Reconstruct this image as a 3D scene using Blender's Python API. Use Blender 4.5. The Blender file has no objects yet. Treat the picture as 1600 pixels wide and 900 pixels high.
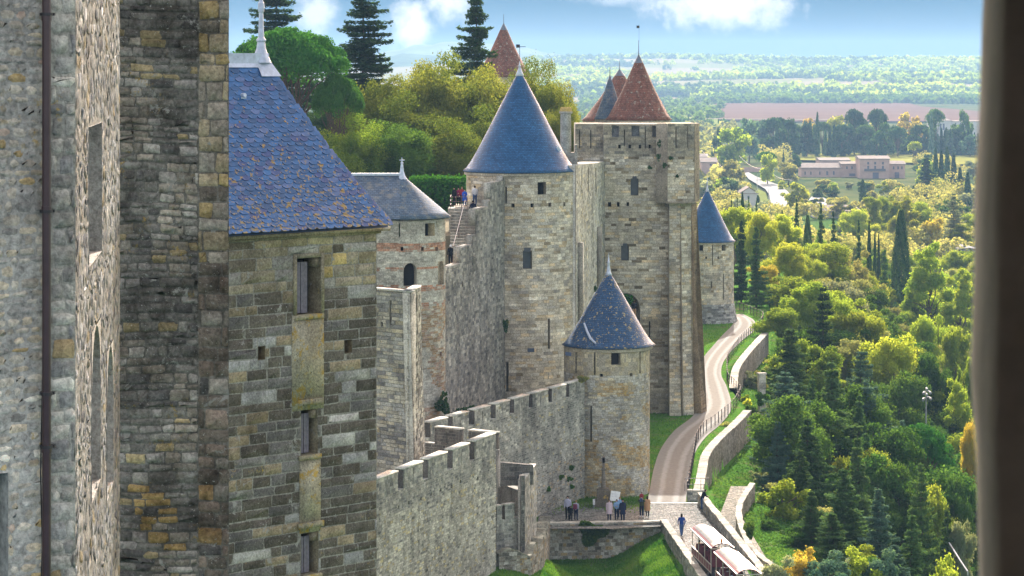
import bpy, math, random, bmesh
import numpy as np
from mathutils import Vector, Matrix, noise

# ------------------------------------------------------------------ camera, sky, sun, exposure
F = 4000.0          # focal length in photo pixels (1600 wide)
HV = 105.0          # photo row of the true horizon
scene = bpy.context.scene
cam_d = bpy.data.cameras.new('camera'); cam = bpy.data.objects.new('camera', cam_d)
scene.collection.objects.link(cam); scene.camera = cam
cam.location = (0, 0, 0); cam.rotation_euler = (math.radians(90), 0, 0)
cam_d.sensor_width = 36; cam_d.lens = 36 * F / 1600
cam_d.shift_y = -(450 - HV) / 1600
cam_d.clip_start = 0.1; cam_d.clip_end = 60000
cam_d.dof.use_dof = True; cam_d.dof.focus_distance = 150; cam_d.dof.aperture_fstop = 26
SUN_AZ, SUN_EL = 5.0, 31.0
HAZE = 0.0001
world = bpy.data.worlds.new('World'); scene.world = world; world.use_nodes = True
nt = world.node_tree; nt.nodes.clear()
def N(nt, t, **k):
    n = nt.nodes.new(t)
    for a, b in k.items(): setattr(n, a, b)
    return n
out = N(nt, 'ShaderNodeOutputWorld'); bg = N(nt, 'ShaderNodeBackground')
sky = N(nt, 'ShaderNodeTexSky', sky_type='NISHITA'); sky.sun_disc = False
sky.sun_elevation = math.radians(SUN_EL); sky.sun_rotation = math.radians(SUN_AZ)
sky.air_density = 1.0; sky.dust_density = 1.5; sky.ozone_density = 1.0
tc = N(nt, 'ShaderNodeTexCoord')
mv = N(nt, 'ShaderNodeVectorMath', operation='ADD'); mv.inputs[1].default_value = (0, 0, 0.20)
nv = N(nt, 'ShaderNodeVectorMath', operation='NORMALIZE')
nt.links.new(tc.outputs['Generated'], mv.inputs[0]); nt.links.new(mv.outputs[0], nv.inputs[0]); nt.links.new(nv.outputs[0], sky.inputs[0])
# clouds: soft lumps of noise round a few directions of the sky
def cloud(direc, size, seed, amt):
    s = N(nt, 'ShaderNodeVectorMath', operation='SUBTRACT'); s.inputs[1].default_value = direc
    d = N(nt, 'ShaderNodeVectorMath', operation='DIVIDE'); d.inputs[1].default_value = size
    l = N(nt, 'ShaderNodeVectorMath', operation='LENGTH')
    nt.links.new(tc.outputs['Generated'], s.inputs[0]); nt.links.new(s.outputs[0], d.inputs[0]); nt.links.new(d.outputs[0], l.inputs[0])
    no = N(nt, 'ShaderNodeTexNoise'); no.inputs['Scale'].default_value = 150; no.inputs['Detail'].default_value = 6; no.inputs['Roughness'].default_value = 0.6
    nt.links.new(tc.outputs['Generated'], no.inputs['Vector'])
    a = N(nt, 'ShaderNodeMath', operation='MULTIPLY_ADD'); a.inputs[1].default_value = 1.8; a.inputs[2].default_value = -0.55 + seed
    nt.links.new(no.outputs[0], a.inputs[0])
    b = N(nt, 'ShaderNodeMath', operation='SUBTRACT'); nt.links.new(a.outputs[0], b.inputs[0]); nt.links.new(l.outputs['Value'], b.inputs[1])
    mr = N(nt, 'ShaderNodeMapRange', interpolation_type='SMOOTHSTEP'); mr.inputs['From Min'].default_value = -0.75; mr.inputs['From Max'].default_value = 0.35; mr.inputs['To Max'].default_value = amt
    nt.links.new(b.outputs[0], mr.inputs['Value']); return mr.outputs[0]
def dr(u, v): return ((u - 800) / F, 1.0, (HV - v) / F)
cl = [cloud(dr(645, 48), (0.0085, 1, 0.0115), 0.25, 0.95), cloud(dr(700, 5), (0.010, 1, 0.008), 0.15, 0.8), cloud(dr(1125, 8), (0.026, 1, 0.0085), 0.35, 0.85),
      cloud(dr(1010, -5), (0.03, 1, 0.004), 0.2, 0.4), cloud(dr(495, 20), (0.008, 1, 0.010), 0.2, 0.7)]
acc = cl[0]
for c in cl[1:]:
    m = N(nt, 'ShaderNodeMath', operation='MAXIMUM'); nt.links.new(acc, m.inputs[0]); nt.links.new(c, m.inputs[1]); acc = m.outputs[0]
mixc = N(nt, 'ShaderNodeMix', data_type='RGBA'); nt.links.new(acc, mixc.inputs[0])
# the clear blue band above the horizon gives way to the bright sky higher up
sxyz = N(nt, 'ShaderNodeSeparateXYZ'); nt.links.new(tc.outputs['Generated'], sxyz.inputs[0])
band = N(nt, 'ShaderNodeMapRange', interpolation_type='SMOOTHSTEP'); band.inputs['From Min'].default_value = 0.035; band.inputs['From Max'].default_value = 0.10; nt.links.new(sxyz.outputs['Z'], band.inputs['Value'])
low = N(nt, 'ShaderNodeMapRange'); low.inputs['From Min'].default_value = -0.002; low.inputs['From Max'].default_value = 0.03; nt.links.new(sxyz.outputs['Z'], low.inputs['Value'])
lc = N(nt, 'ShaderNodeMix', data_type='RGBA'); nt.links.new(low.outputs[0], lc.inputs[0]); lc.inputs[6].default_value = (0.13, 0.32, 0.44, 1); lc.inputs[7].default_value = (0.02, 0.22, 0.42, 1)
warm = N(nt, 'ShaderNodeMix', data_type='RGBA', blend_type='MULTIPLY'); warm.inputs[0].default_value = 1; nt.links.new(sky.outputs[0], warm.inputs[6]); warm.inputs[7].default_value = (1.54, 1.03, 0.66, 1)
sk2 = N(nt, 'ShaderNodeMix', data_type='RGBA'); nt.links.new(band.outputs[0], sk2.inputs[0]); nt.links.new(lc.outputs[2], sk2.inputs[6]); nt.links.new(warm.outputs[2], sk2.inputs[7])
nt.links.new(sk2.outputs[2], mixc.inputs[6]); mixc.inputs[7].default_value = (1.75, 1.7, 1.7, 1)
nt.links.new(mixc.outputs[2], bg.inputs[0]); bg.inputs[1].default_value = 0.13
nt.links.new(bg.outputs[0], out.inputs[0])
sun_d = bpy.data.lights.new('sun', 'SUN'); sun_d.energy = 2.0; sun_d.angle = math.radians(0.5); sun_d.color = (1, 0.97, 0.92)
sun = bpy.data.objects.new('sun', sun_d); scene.collection.objects.link(sun)
sa, se = math.radians(SUN_AZ), math.radians(SUN_EL)
sun.rotation_euler = Vector((math.sin(sa) * math.cos(se), math.cos(sa) * math.cos(se), math.sin(se))).to_track_quat('Z', 'Y').to_euler()
scene.view_settings.view_transform = 'Standard'; scene.view_settings.look = 'None'
scene.view_settings.exposure = 2.6; scene.view_settings.gamma = 1; scene.view_settings.use_curve_mapping = False
scene.cycles.max_bounces = 6; scene.cycles.diffuse_bounces = 3; scene.cycles.transparent_max_bounces = 6
scene.cycles.volume_bounces = 0; scene.cycles.use_denoising = True
scene.cycles.denoiser = 'OPENIMAGEDENOISE'; scene.cycles.denoising_input_passes = 'RGB_ALBEDO_NORMAL'; scene.cycles.denoising_prefilter = 'ACCURATE'

# ------------------------------------------------------------------ helpers
rnd = random.Random(7); npr = np.random.default_rng(7)
def P(u, v, Y): return Vector(((u - 800) / F * Y, Y, -(v - HV) / F * Y))
def G(u, v, z=-36.0): return P(u, v, -z * F / (v - HV))
def link(o, parent=None):
    scene.collection.objects.link(o)
    if parent is not None:
        o.parent = parent
    return o
def tag(o, label=None, cat=None, group=None, kind=None):
    if label: o['label'] = label
    if cat: o['category'] = cat
    if group: o['group'] = group
    if kind: o['kind'] = kind
    return o
def empty(name, loc, label, cat, group=None, rz=0):
    o = bpy.data.objects.new(name, None); o.location = loc; o.rotation_euler = (0, 0, rz); o.empty_display_size = 0.3
    link(o); return tag(o, label, cat, group)
def mesh(name, V, Q, mats, parent=None, cols=None, mi=None, world=True, smooth=False, uv=None):
    """one mesh object; Q is an (n,4) or (n,3) array or a list of tuples"""
    me = bpy.data.meshes.new(name)
    V = np.asarray(V, dtype=np.float32).reshape(-1, 3)
    if isinstance(Q, np.ndarray):
        k = Q.shape[1]; n = len(Q)
        me.vertices.add(len(V)); me.vertices.foreach_set('co', V.ravel())
        me.loops.add(n * k); me.loops.foreach_set('vertex_index', Q.astype(np.int32).ravel())
        me.polygons.add(n); me.polygons.foreach_set('loop_start', np.arange(0, n * k, k, dtype=np.int32))
        me.polygons.foreach_set('loop_total', np.full(n, k, dtype=np.int32))
        cnt = np.full(n, k)
    else:
        me.from_pydata([tuple(v) for v in V], [], [tuple(q) for q in Q]); n = len(Q)
        cnt = np.array([len(q) for q in Q])
    me.update(calc_edges=True)
    if cols is not None:
        a = me.color_attributes.new('col', 'FLOAT_COLOR', 'CORNER')
        c = np.asarray(cols, dtype=np.float32).reshape(-1, 3)
        c4 = np.concatenate([c, np.ones((len(c), 1), np.float32)], 1)
        a.data.foreach_set('color', np.repeat(c4, cnt, axis=0).ravel())
    if uv is not None:
        l = me.uv_layers.new(name='UVMap'); l.data.foreach_set('uv', np.asarray(uv, dtype=np.float32).ravel())
    for m in (mats if isinstance(mats, (list, tuple)) else [mats]): me.materials.append(m)
    if mi is not None: me.polygons.foreach_set('material_index', np.asarray(mi, dtype=np.int32))
    if smooth: me.polygons.foreach_set('use_smooth', np.ones(n, dtype=bool))
    me.validate(); me.update()
    o = bpy.data.objects.new(name, me); link(o, parent)
    if parent is not None and world:      # the coordinates are the place's own: undo the parent's shift
        o.matrix_parent_inverse = Matrix.Translation(-parent.location)
    return o
class MB:
    """collects simple shapes for one mesh"""
    def __init__(s): s.V = []; s.Q = []; s.C = []; s.M = []; s.c = (0.5, 0.5, 0.5); s.m = 0
    def add(s, vs, fs):
        b = len(s.V); s.V += [tuple(v) for v in vs]
        for f in fs: s.Q.append(tuple(b + i for i in f)); s.C.append(s.c); s.M.append(s.m)
    def box(s, c, d, rz=0, tilt=None):
        cx, cy, cz = c; a, b, h = d[0] / 2, d[1] / 2, d[2] / 2
        R = Matrix.Rotation(rz, 3, 'Z')
        if tilt is not None: R = R @ tilt
        vs = [Vector(c) + R @ Vector(p) for p in ((-a, -b, -h), (a, -b, -h), (a, b, -h), (-a, b, -h), (-a, -b, h), (a, -b, h), (a, b, h), (-a, b, h))]
        s.add(vs, [(0, 3, 2, 1), (4, 5, 6, 7), (0, 1, 5, 4), (1, 2, 6, 5), (2, 3, 7, 6), (3, 0, 4, 7)])
    def prism(s, poly, z0, z1):
        n = len(poly); z0s = z0 if isinstance(z0, (list, tuple)) else [z0] * n; z1s = z1 if isinstance(z1, (list, tuple)) else [z1] * n
        s.add([(p[0], p[1], z) for p, z in zip(poly, z0s)] + [(p[0], p[1], z) for p, z in zip(poly, z1s)],
              [tuple(range(n))[::-1], tuple(range(n, 2 * n))] + [(i, (i + 1) % n, n + (i + 1) % n, n + i) for i in range(n)])
    def tube(s, pts, rad, k=8, cap=True):
        pts = [Vector(p) for p in pts]; rad = rad if isinstance(rad, (list, tuple)) else [rad] * len(pts)
        b = len(s.V)
        for i, p in enumerate(pts):
            t = (pts[min(i + 1, len(pts) - 1)] - pts[max(i - 1, 0)]).normalized()
            up = Vector((0, 0, 1)) if abs(t.z) < 0.9 else Vector((1, 0, 0))
            x = t.cross(up).normalized(); y = t.cross(x)
            for j in range(k):
                a = 2 * math.pi * j / k; s.V.append(tuple(p + rad[i] * (math.cos(a) * x + math.sin(a) * y)))
        for i in range(len(pts) - 1):
            for j in range(k):
                s.Q.append((b + i * k + j, b + i * k + (j + 1) % k, b + (i + 1) * k + (j + 1) % k, b + (i + 1) * k + j)); s.C.append(s.c); s.M.append(s.m)
        if cap:
            for f in (tuple(b + j for j in range(k)), tuple(b + (len(pts) - 1) * k + j for j in range(k))[::-1]): s.Q.append(f); s.C.append(s.c); s.M.append(s.m)
    def lathe(s, c, prof, k=32, fr=None):
        """prof: list of (r, z); fr(angle) scales the plan radius"""
        b = len(s.V)
        for r, z in prof:
            for j in range(k):
                a = 2 * math.pi * j / k; q = fr(a) if fr else 1
                s.V.append((c[0] + r * q * math.sin(a), c[1] - r * q * math.cos(a), z))
        for i in range(len(prof) - 1):
            for j in range(k): s.Q.append((b + i * k + j, b + i * k + (j + 1) % k, b + (i + 1) * k + (j + 1) % k, b + (i + 1) * k + j)); s.C.append(s.c); s.M.append(s.m)
    def build(s, name, mats, parent=None, world=True, smooth=False, cols=True):
        return mesh(name, s.V, s.Q, mats, parent, cols=s.C if cols else None, mi=s.M, world=world, smooth=smooth)

# ------------------------------------------------------------------ materials
def mat(name, rough=0.85, metal=0.0):
    m = bpy.data.materials.new(name); m.use_nodes = True
    b = m.node_tree.nodes['Principled BSDF']; b.inputs['Roughness'].default_value = rough; b.inputs['Metallic'].default_value = metal
    return m, m.node_tree, b
def ramp(nt, src, a, b, c0=0.0, c1=1.0):
    r = N(nt, 'ShaderNodeMapRange'); r.inputs['From Min'].default_value = a; r.inputs['From Max'].default_value = b
    r.inputs['To Min'].default_value = c0; r.inputs['To Max'].default_value = c1; nt.links.new(src, r.inputs['Value']); return r.outputs[0]
def noi(nt, vec, scale, detail=4, rough=0.55, dist=0.0):
    n = N(nt, 'ShaderNodeTexNoise'); n.inputs['Scale'].default_value = scale; n.inputs['Detail'].default_value = detail
    n.inputs['Roughness'].default_value = rough; n.inputs['Distortion'].default_value = dist
    nt.links.new(vec, n.inputs['Vector']); return n.outputs[0]
def mixn(nt, f, a, b, blend='MIX'):
    m = N(nt, 'ShaderNodeMix', data_type='RGBA', blend_type=blend)
    for s, i in ((f, 0), (a, 6), (b, 7)):
        if isinstance(s, (int, float)): m.inputs[i].default_value = s
        elif isinstance(s, tuple): m.inputs[i].default_value = (*s, 1)
        else: nt.links.new(s, m.inputs[i])
    return m.outputs[2]
def bump(nt, b, h, dist, strength=1.0):
    n = N(nt, 'ShaderNodeBump'); n.inputs['Distance'].default_value = dist; n.inputs['Strength'].default_value = strength
    nt.links.new(h, n.inputs['Height']); nt.links.new(n.outputs[0], b.inputs['Normal'])
def stone(name, fine=14.0, bd=0.012, lichen=None, stain=None, stain_amt=0.6, streak=False, speck=None, patch=None):
    """weathered stone: block colour from the mesh, mottled, stained, with lichen spots"""
    m, nt, b = mat(name, 0.92)
    b.inputs['Specular IOR Level'].default_value = 0.03
    at = N(nt, 'ShaderNodeAttribute', attribute_name='col'); g = N(nt, 'ShaderNodeNewGeometry'); pos = g.outputs['Position']
    n1 = noi(nt, pos, fine, 6, 0.7); n2 = noi(nt, pos, fine * 0.16, 4, 0.6); n3 = noi(nt, pos, fine * 0.03, 4, 0.6)
    k = N(nt, 'ShaderNodeMath', operation='MULTIPLY'); nt.links.new(ramp(nt, n1, 0.3, 0.7, 0.5, 1.5), k.inputs[0]); nt.links.new(ramp(nt, n2, 0.3, 0.7, 0.8, 1.2), k.inputs[1])
    vm = N(nt, 'ShaderNodeVectorMath', operation='SCALE'); nt.links.new(at.outputs['Color'], vm.inputs[0]); nt.links.new(k.outputs[0], vm.inputs['Scale'])
    col = mixn(nt, 1.0, vm.outputs[0], mixn(nt, ramp(nt, n3, 0.35, 0.65), (0.80, 0.78, 0.76), (1.16, 1.15, 1.12)), 'MULTIPLY')
    if stain:
        v = pos
        if streak:
            mp = N(nt, 'ShaderNodeMapping'); mp.inputs['Scale'].default_value = (1, 1, 0.18); nt.links.new(pos, mp.inputs[0]); v = mp.outputs[0]
        ns = noi(nt, v, 0.9 if streak else fine * 0.07, 5, 0.7, 0.4)
        f = N(nt, 'ShaderNodeMath', operation='MULTIPLY'); nt.links.new(ramp(nt, ns, 0.48, 0.66), f.inputs[0]); f.inputs[1].default_value = stain_amt
        col = mixn(nt, f.outputs[0], col, stain, 'MULTIPLY')
    if lichen:
        lc, amt, sc = lichen
        nl = noi(nt, pos, sc, 5, 0.75); nb = noi(nt, pos, sc * 0.12, 2)
        f = N(nt, 'ShaderNodeMath', operation='MULTIPLY'); nt.links.new(ramp(nt, nl, 0.56, 0.62), f.inputs[0]); nt.links.new(ramp(nt, nb, 0.62 - amt * 0.25, 0.75 - amt * 0.25), f.inputs[1])
        col = mixn(nt, f.outputs[0], col, lc)
    if speck:
        sp, ssc, thr = speck
        nl = noi(nt, pos, ssc, 3, 0.8); col = mixn(nt, ramp(nt, nl, thr, thr + 0.05), col, sp)
    nt.links.new(col, b.inputs['Base Color'])
    if patch: col = mixn(nt, ramp(nt, noi(nt, pos, patch[1], 5, 0.75, 0.5), patch[2], patch[2] + 0.05), col, patch[0]); nt.links.new(col, b.inputs['Base Color'])
    bump(nt, b, n1, bd); return m
def plain(name, c, rough=0.7, metal=0.0, var=0.25, scale=3.0, bd=0.0):
    m, nt, b = mat(name, rough, metal); b.inputs['Specular IOR Level'].default_value = 0.0 if rough > 0.84 else 0.5; g = N(nt, 'ShaderNodeNewGeometry')
    n = noi(nt, g.outputs['Position'], scale, 5, 0.65)
    vm = N(nt, 'ShaderNodeVectorMath', operation='SCALE'); vm.inputs[0].default_value = c
    nt.links.new(ramp(nt, n, 0.3, 0.7, 1 - var, 1 + var), vm.inputs['Scale']); nt.links.new(vm.outputs[0], b.inputs['Base Color'])
    if bd: bump(nt, b, n, bd)
    return m
def colmat(name, rough=0.7, metal=0.0, var=0.15, scale=6.0, bd=0.0):
    m, nt, b = mat(name, rough, metal); g = N(nt, 'ShaderNodeNewGeometry'); at = N(nt, 'ShaderNodeAttribute', attribute_name='col')
    n = noi(nt, g.outputs['Position'], scale, 5, 0.65)
    vm = N(nt, 'ShaderNodeVectorMath', operation='SCALE'); nt.links.new(at.outputs['Color'], vm.inputs[0])
    nt.links.new(ramp(nt, n, 0.3, 0.7, 1 - var, 1 + var), vm.inputs['Scale']); nt.links.new(vm.outputs[0], b.inputs['Base Color'])
    if bd: bump(nt, b, n, bd)
    return m
def slate(name, base, var, tile=(0.3, 0.2), spots=None, rough=0.45, tint=None):
    """slates laid in courses, by UV in metres"""
    m, nt, b = mat(name, rough); b.inputs['Specular IOR Level'].default_value = 0.2
    uv = N(nt, 'ShaderNodeUVMap'); g = N(nt, 'ShaderNodeNewGeometry'); pos = g.outputs['Position']
    br = N(nt, 'ShaderNodeTexBrick'); br.inputs['Scale'].default_value = 1; br.inputs['Brick Width'].default_value = tile[0]; br.inputs['Row Height'].default_value = tile[1]
    br.inputs['Mortar Size'].default_value = 0.02; br.inputs['Mortar Smooth'].default_value = 0.3
    br.inputs['Color1'].default_value = (*[c * (1 - var) for c in base], 1); br.inputs['Color2'].default_value = (*[c * (1 + var) for c in base], 1)
    br.inputs['Mortar'].default_value = (*[c * 0.45 for c in base], 1)
    nt.links.new(uv.outputs[0], br.inputs['Vector'])
    n1 = noi(nt, pos, 0.8, 5, 0.7); n2 = noi(nt, pos, 9, 4, 0.7)
    col = mixn(nt, 1.0, br.outputs['Color'], mixn(nt, ramp(nt, n1, 0.35, 0.65), (0.75, 0.78, 0.8), (1.2, 1.15, 1.1)), 'MULTIPLY')
    col = mixn(nt, 1.0, col, mixn(nt, ramp(nt, n2, 0.3, 0.7), (0.75, 0.75, 0.75), (1.25, 1.25, 1.25)), 'MULTIPLY')
    if tint: col = mixn(nt, ramp(nt, noi(nt, pos, 1.6, 5, 0.75), 0.5, 0.62, 0, tint[1]), col, tint[0])
    if spots:
        for c, sc, thr in spots: col = mixn(nt, ramp(nt, noi(nt, pos, sc, 2, 0.8), thr, thr + 0.04), col, c)
    nt.links.new(col, b.inputs['Base Color'])
    bump(nt, b, br.outputs['Fac'], -0.02); return m
def leafmat(name, c, c2, trans=0.45):
    m = bpy.data.materials.new(name); m.use_nodes = True; nt = m.node_tree; nt.nodes.clear()
    o = N(nt, 'ShaderNodeOutputMaterial'); at = N(nt, 'ShaderNodeAttribute', attribute_name='col'); oi = N(nt, 'ShaderNodeObjectInfo')
    col = mixn(nt, at.outputs['Fac'], c, c2)
    hs = N(nt, 'ShaderNodeHueSaturation'); nt.links.new(col, hs.inputs['Color'])
    nt.links.new(ramp(nt, oi.outputs['Random'], 0, 1, 0.485, 0.515), hs.inputs['Hue'])
    r2 = N(nt, 'ShaderNodeMath', operation='FRACT'); mm = N(nt, 'ShaderNodeMath', operation='MULTIPLY'); mm.inputs[1].default_value = 7.3
    nt.links.new(oi.outputs['Random'], mm.inputs[0]); nt.links.new(mm.outputs[0], r2.inputs[0])
    nt.links.new(ramp(nt, r2.outputs[0], 0, 1, 0.75, 1.25), hs.inputs['Value'])
    d = N(nt, 'ShaderNodeBsdfDiffuse'); t = N(nt, 'ShaderNodeBsdfTranslucent'); mx = N(nt, 'ShaderNodeMixShader'); mx.inputs[0].default_value = trans
    nt.links.new(hs.outputs[0], d.inputs[0])
    t2 = mixn(nt, 1.0, hs.outputs[0], (1.5, 1.45, 0.7), 'MULTIPLY'); nt.links.new(t2, t.inputs[0])
    nt.links.new(d.outputs[0], mx.inputs[1]); nt.links.new(t.outputs[0], mx.inputs[2]); nt.links.new(mx.outputs[0], o.inputs[0]); return m

ST_PALE = stone('weathered_limestone', 9, 0.03, lichen=((0.42, 0.30, 0.10), 0.15, 3.0), stain=(0.55, 0.55, 0.56), stain_amt=0.6)
ST_GREY = stone('grey_wall_stone', 9, 0.03, stain=(0.42, 0.42, 0.44), stain_amt=0.7, streak=True, speck=((0.5, 0.5, 0.48), 22, 0.66))
ST_NEAR = stone('rough_rubble_stone', 16, 0.03, lichen=((0.40, 0.26, 0.05), 0.1, 9.0), stain=(0.6, 0.6, 0.62), stain_amt=0.5)
ST_DARK = stone('dark_lichened_stone', 16, 0.035, lichen=((0.34, 0.22, 0.05), 0.05, 12), stain=(0.35, 0.33, 0.31), stain_amt=0.8, speck=((0.42, 0.40, 0.35), 22, 0.64), patch=((0.26, 0.245, 0.21), 2.2, 0.60))
ST_ASH = stone('blackened_ashlar', 20, 0.014, lichen=((0.36, 0.24, 0.04), 0.0, 10), stain=(0.5, 0.48, 0.46), stain_amt=0.6, speck=((0.36, 0.35, 0.32), 17, 0.64), patch=((0.27, 0.26, 0.23), 2.6, 0.60))
MORTAR = plain('lime_mortar', (0.30, 0.28, 0.24), 0.95, 0, 0.35, 18, 0.01)
SL_BLUE = slate('blue_slate', (0.020, 0.092, 0.225), 0.22, (0.30, 0.17), spots=[((0.45, 0.45, 0.45), 5.5, 0.80)])
SL_GREY = slate('grey_slate', (0.09, 0.13, 0.19), 0.2, (0.32, 0.2), spots=[((0.34, 0.33, 0.3), 3.2, 0.72)], tint=((0.2, 0.19, 0.16), 0.7), rough=0.7)
SL_OCHRE = slate('lichened_slate', (0.028, 0.075, 0.165), 0.22, (0.30, 0.17), spots=[((0.32, 0.25, 0.13), 3.0, 0.60), ((0.30, 0.22, 0.08), 7.5, 0.64)])
TILE = slate('red_clay_tile', (0.19, 0.08, 0.058), 0.3, (0.34, 0.24), spots=[((0.28, 0.25, 0.2), 2.5, 0.62)], rough=0.8, tint=((0.11, 0.085, 0.075), 0.6))
LEAD = plain('lead_sheet', (0.42, 0.46, 0.55), 0.5, 0.3, 0.25, 5)
IRON = plain('dark_iron', (0.03, 0.028, 0.03), 0.6, 0.3)
RUST = plain('red_brown_iron', (0.10, 0.035, 0.03), 0.6)
VOID = plain('dark_interior', (0.015, 0.014, 0.014), 0.95)
WOOD = plain('weathered_wood', (0.14, 0.125, 0.145), 0.8, 0, 0.3, 14, 0.01)
BARK = plain('bark', (0.10, 0.075, 0.055), 0.95, 0, 0.3, 6, 0.03)
COL = colmat('painted_parts')
CLOTH = colmat('cloth', 0.9, 0, 0.08, 20)

# ------------------------------------------------------------------ wall surfaces
class Plane:
    def __init__(s, A, B, lean=0.0, z0=0):
        s.A = Vector((A[0], A[1])); B = Vector((B[0], B[1])); s.L = (B - s.A).length; s.d = (B - s.A) / s.L
        s.n = Vector((s.d.y, -s.d.x))
        if s.n.dot(-(s.A + B) / 2) < 0: s.n = -s.n
        s.lean = lean; s.z0 = z0
    def map(s, a, z, d):
        d = d + s.lean * np.maximum(0, s.z0 - z)
        return np.stack([s.A.x + s.d.x * a + s.n.x * d, s.A.y + s.d.y * a + s.n.y * d, z + 0 * a], -1)
    def px(s, u, v):
        k = (u - 800) / F      # A.x + d.x t = k (A.y + d.y t)
        t = (k * s.A.y - s.A.x) / (s.d.x - k * s.d.y); Y = s.A.y + s.d.y * t
        return t, -(v - HV) / F * Y
class Cyl:
    def __init__(s, c, r, flare=None): s.c = c; s.r = r; s.L = 2 * math.pi * r; s.flare = flare
    def map(s, a, z, d):
        r = s.r + d + (s.flare(z) if s.flare else 0); t = a / s.r
        return np.stack([s.c[0] + r * np.sin(t), s.c[1] - r * np.cos(t), z + 0 * a], -1)
    def px(s, u, v):
        k = (u - 800) / F; cx, cy = s.c; A = 1 + k * k; B = -2 * (k * cx + cy); C = cx * cx + cy * cy - s.r ** 2
        D = max(B * B - 4 * A * C, 0); Y = (-B - math.sqrt(D)) / (2 * A); X = k * Y
        return math.atan2(X - cx, cy - Y) * s.r, -(v - HV) / F * Y
def rect(surf, u0, v0, u1, v1):
    a = surf.px(u0, (v0 + v1) / 2)[0]; b = surf.px(u1, (v0 + v1) / 2)[0]; um = (u0 + u1) / 2
    return (min(a, b), max(a, b), surf.px(um, v1)[1], surf.px(um, v0)[1])
def pick(pal, r):
    t = r.random() * sum(w for w, _ in pal)
    for w, c in pal:
        t -= w
        if t <= 0: return c
    return pal[-1][1]
def cut(R, ops):
    out = [R]
    for o in ops:
        nx = []
        for (a, b, c, d) in out:
            if o[1] <= a or o[0] >= b or o[3] <= c or o[2] >= d: nx.append((a, b, c, d)); continue
            if o[0] > a: nx.append((a, o[0], c, d))
            if o[1] < b: nx.append((o[1], b, c, d))
            a2, b2 = max(a, o[0]), min(b, o[1])
            if o[2] > c: nx.append((a2, b2, c, o[2]))
            if o[3] < d: nx.append((a2, b2, o[3], d))
        out = nx
    return out
def masonry(name, surf, s0, s1, z0, z1, ch, bw, pal, m, parent=None, openings=(), gap=0.02, relief=0.03, hi=False, seed=1, thick=0.0,
            back=(0.30, 0.28, 0.24), zb=None, step=1.0, jit=0.0, wav=0.0, topf=None, rnd_=1.0, endc=None, zj=0.0):
    """blocks in courses over a bedding surface; thick > 0 adds the body of the wall behind"""
    r = random.Random(seed); BL = []; CC = []
    z = z0; row = 0
    while z < z1 - 0.02:
        h = r.uniform(*ch); h = h if z + h < z1 - 0.05 else z1 - z
        a = s0 - r.random() * bw[0]
        while a < s1:
            w = r.uniform(*bw)
            A0, A1 = max(a, s0), min(a + w, s1); a += w
            if A1 - A0 < 0.04: continue
            zz1 = z + h
            if topf is not None:
                tz = topf((A0 + A1) / 2)
                if z > tz - 0.05: continue
                zz1 = min(zz1, tz)
            c = pal(A0, z, r) if callable(pal) else pick(pal, r); f = r.uniform(0.76, 1.22)
            CU = cut((A0, A1, z, zz1), openings); mn = 0.11 if (hi and len(CU) > 1) else 0.05
            for R in CU:
                if R[1] - R[0] > mn and R[3] - R[2] > mn: BL.append(R); CC.append([x * f for x in c])
        z += h; row += 1
    BL = np.array(BL); CC = np.array(CC); n = len(BL); g = gap / 2
    rr = np.random.default_rng(seed)
    a0, a1, c0, c1 = BL[:, 0] + g, BL[:, 1] - g, BL[:, 2] + g, BL[:, 3] - g
    w = a1 - a0; hh = c1 - c0; dep = relief * rr.uniform(0.5, 1.3, n)
    if hi:
        kx = np.minimum(w * 0.22, 0.05) * rr.uniform(0.5, 1.4, n) * rnd_; kz = np.minimum(hh * 0.28, 0.05) * rr.uniform(0.5, 1.4, n) * rnd_
        def ring(i):
            ax0, ax1, cz0, cz1 = a0 + i, a1 - i, c0 + i, c1 - i
            S = np.stack([ax0 + kx, ax1 - kx, ax1, ax1, ax1 - kx, ax0 + kx, ax0, ax0], 1); Z = np.stack([cz0, cz0, cz0 + kz, cz1 - kz, cz1, cz1, cz1 - kz, cz0 + kz], 1)
            if jit:
                S = S + rr.normal(0, jit, S.shape); Z = Z + rr.normal(0, jit, Z.shape)
            return S, Z
        S1, Z1 = ring(0.0); be = np.minimum(np.minimum(w, hh) * 0.18, 0.022); S2, Z2 = ring(be)
        D1 = np.full(S1.shape, -0.004); D2 = dep[:, None] * (1 + rr.normal(0, 0.22, S2.shape))
        if wav: Z1 = Z1 + wav * np.sin(S1 * 2.1 + 0.6 * Z1); Z2 = Z2 + wav * np.sin(S2 * 2.1 + 0.6 * Z2)
        S = np.concatenate([S1, S2], 1); Z = np.concatenate([Z1, Z2], 1); D = np.concatenate([D1, D2], 1)
        if zj: Z = Z + rr.normal(0, zj, (n, 1)) + 0.05 * np.sin(S * 7.3 + Z * 1.7)
        V = surf.map(S.ravel(), Z.ravel(), D.ravel()); base = (np.arange(n) * 16)[:, None, None]
        q = [[i, (i + 1) % 8, 8 + (i + 1) % 8, 8 + i] for i in range(8)] + [[8, 9, 10, 11], [8, 11, 12, 15], [12, 13, 14, 15]]
        Q = (base + np.array(q)[None]).reshape(-1, 4); C = np.repeat(CC, 11, 0)
    else:
        S = np.stack([a0, a1, a1, a0], 1); Z = np.stack([c0, c0, c1, c1], 1); D = np.repeat(dep[:, None], 4, 1)
        if jit: S = S + rr.normal(0, jit, S.shape); Z = Z + rr.normal(0, jit, Z.shape)
        V = surf.map(S.ravel(), Z.ravel(), D.ravel()); Q = np.arange(n * 4).reshape(-1, 4); C = CC
    # bedding surface with the openings left out
    zb = z0 if zb is None else zb
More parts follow.
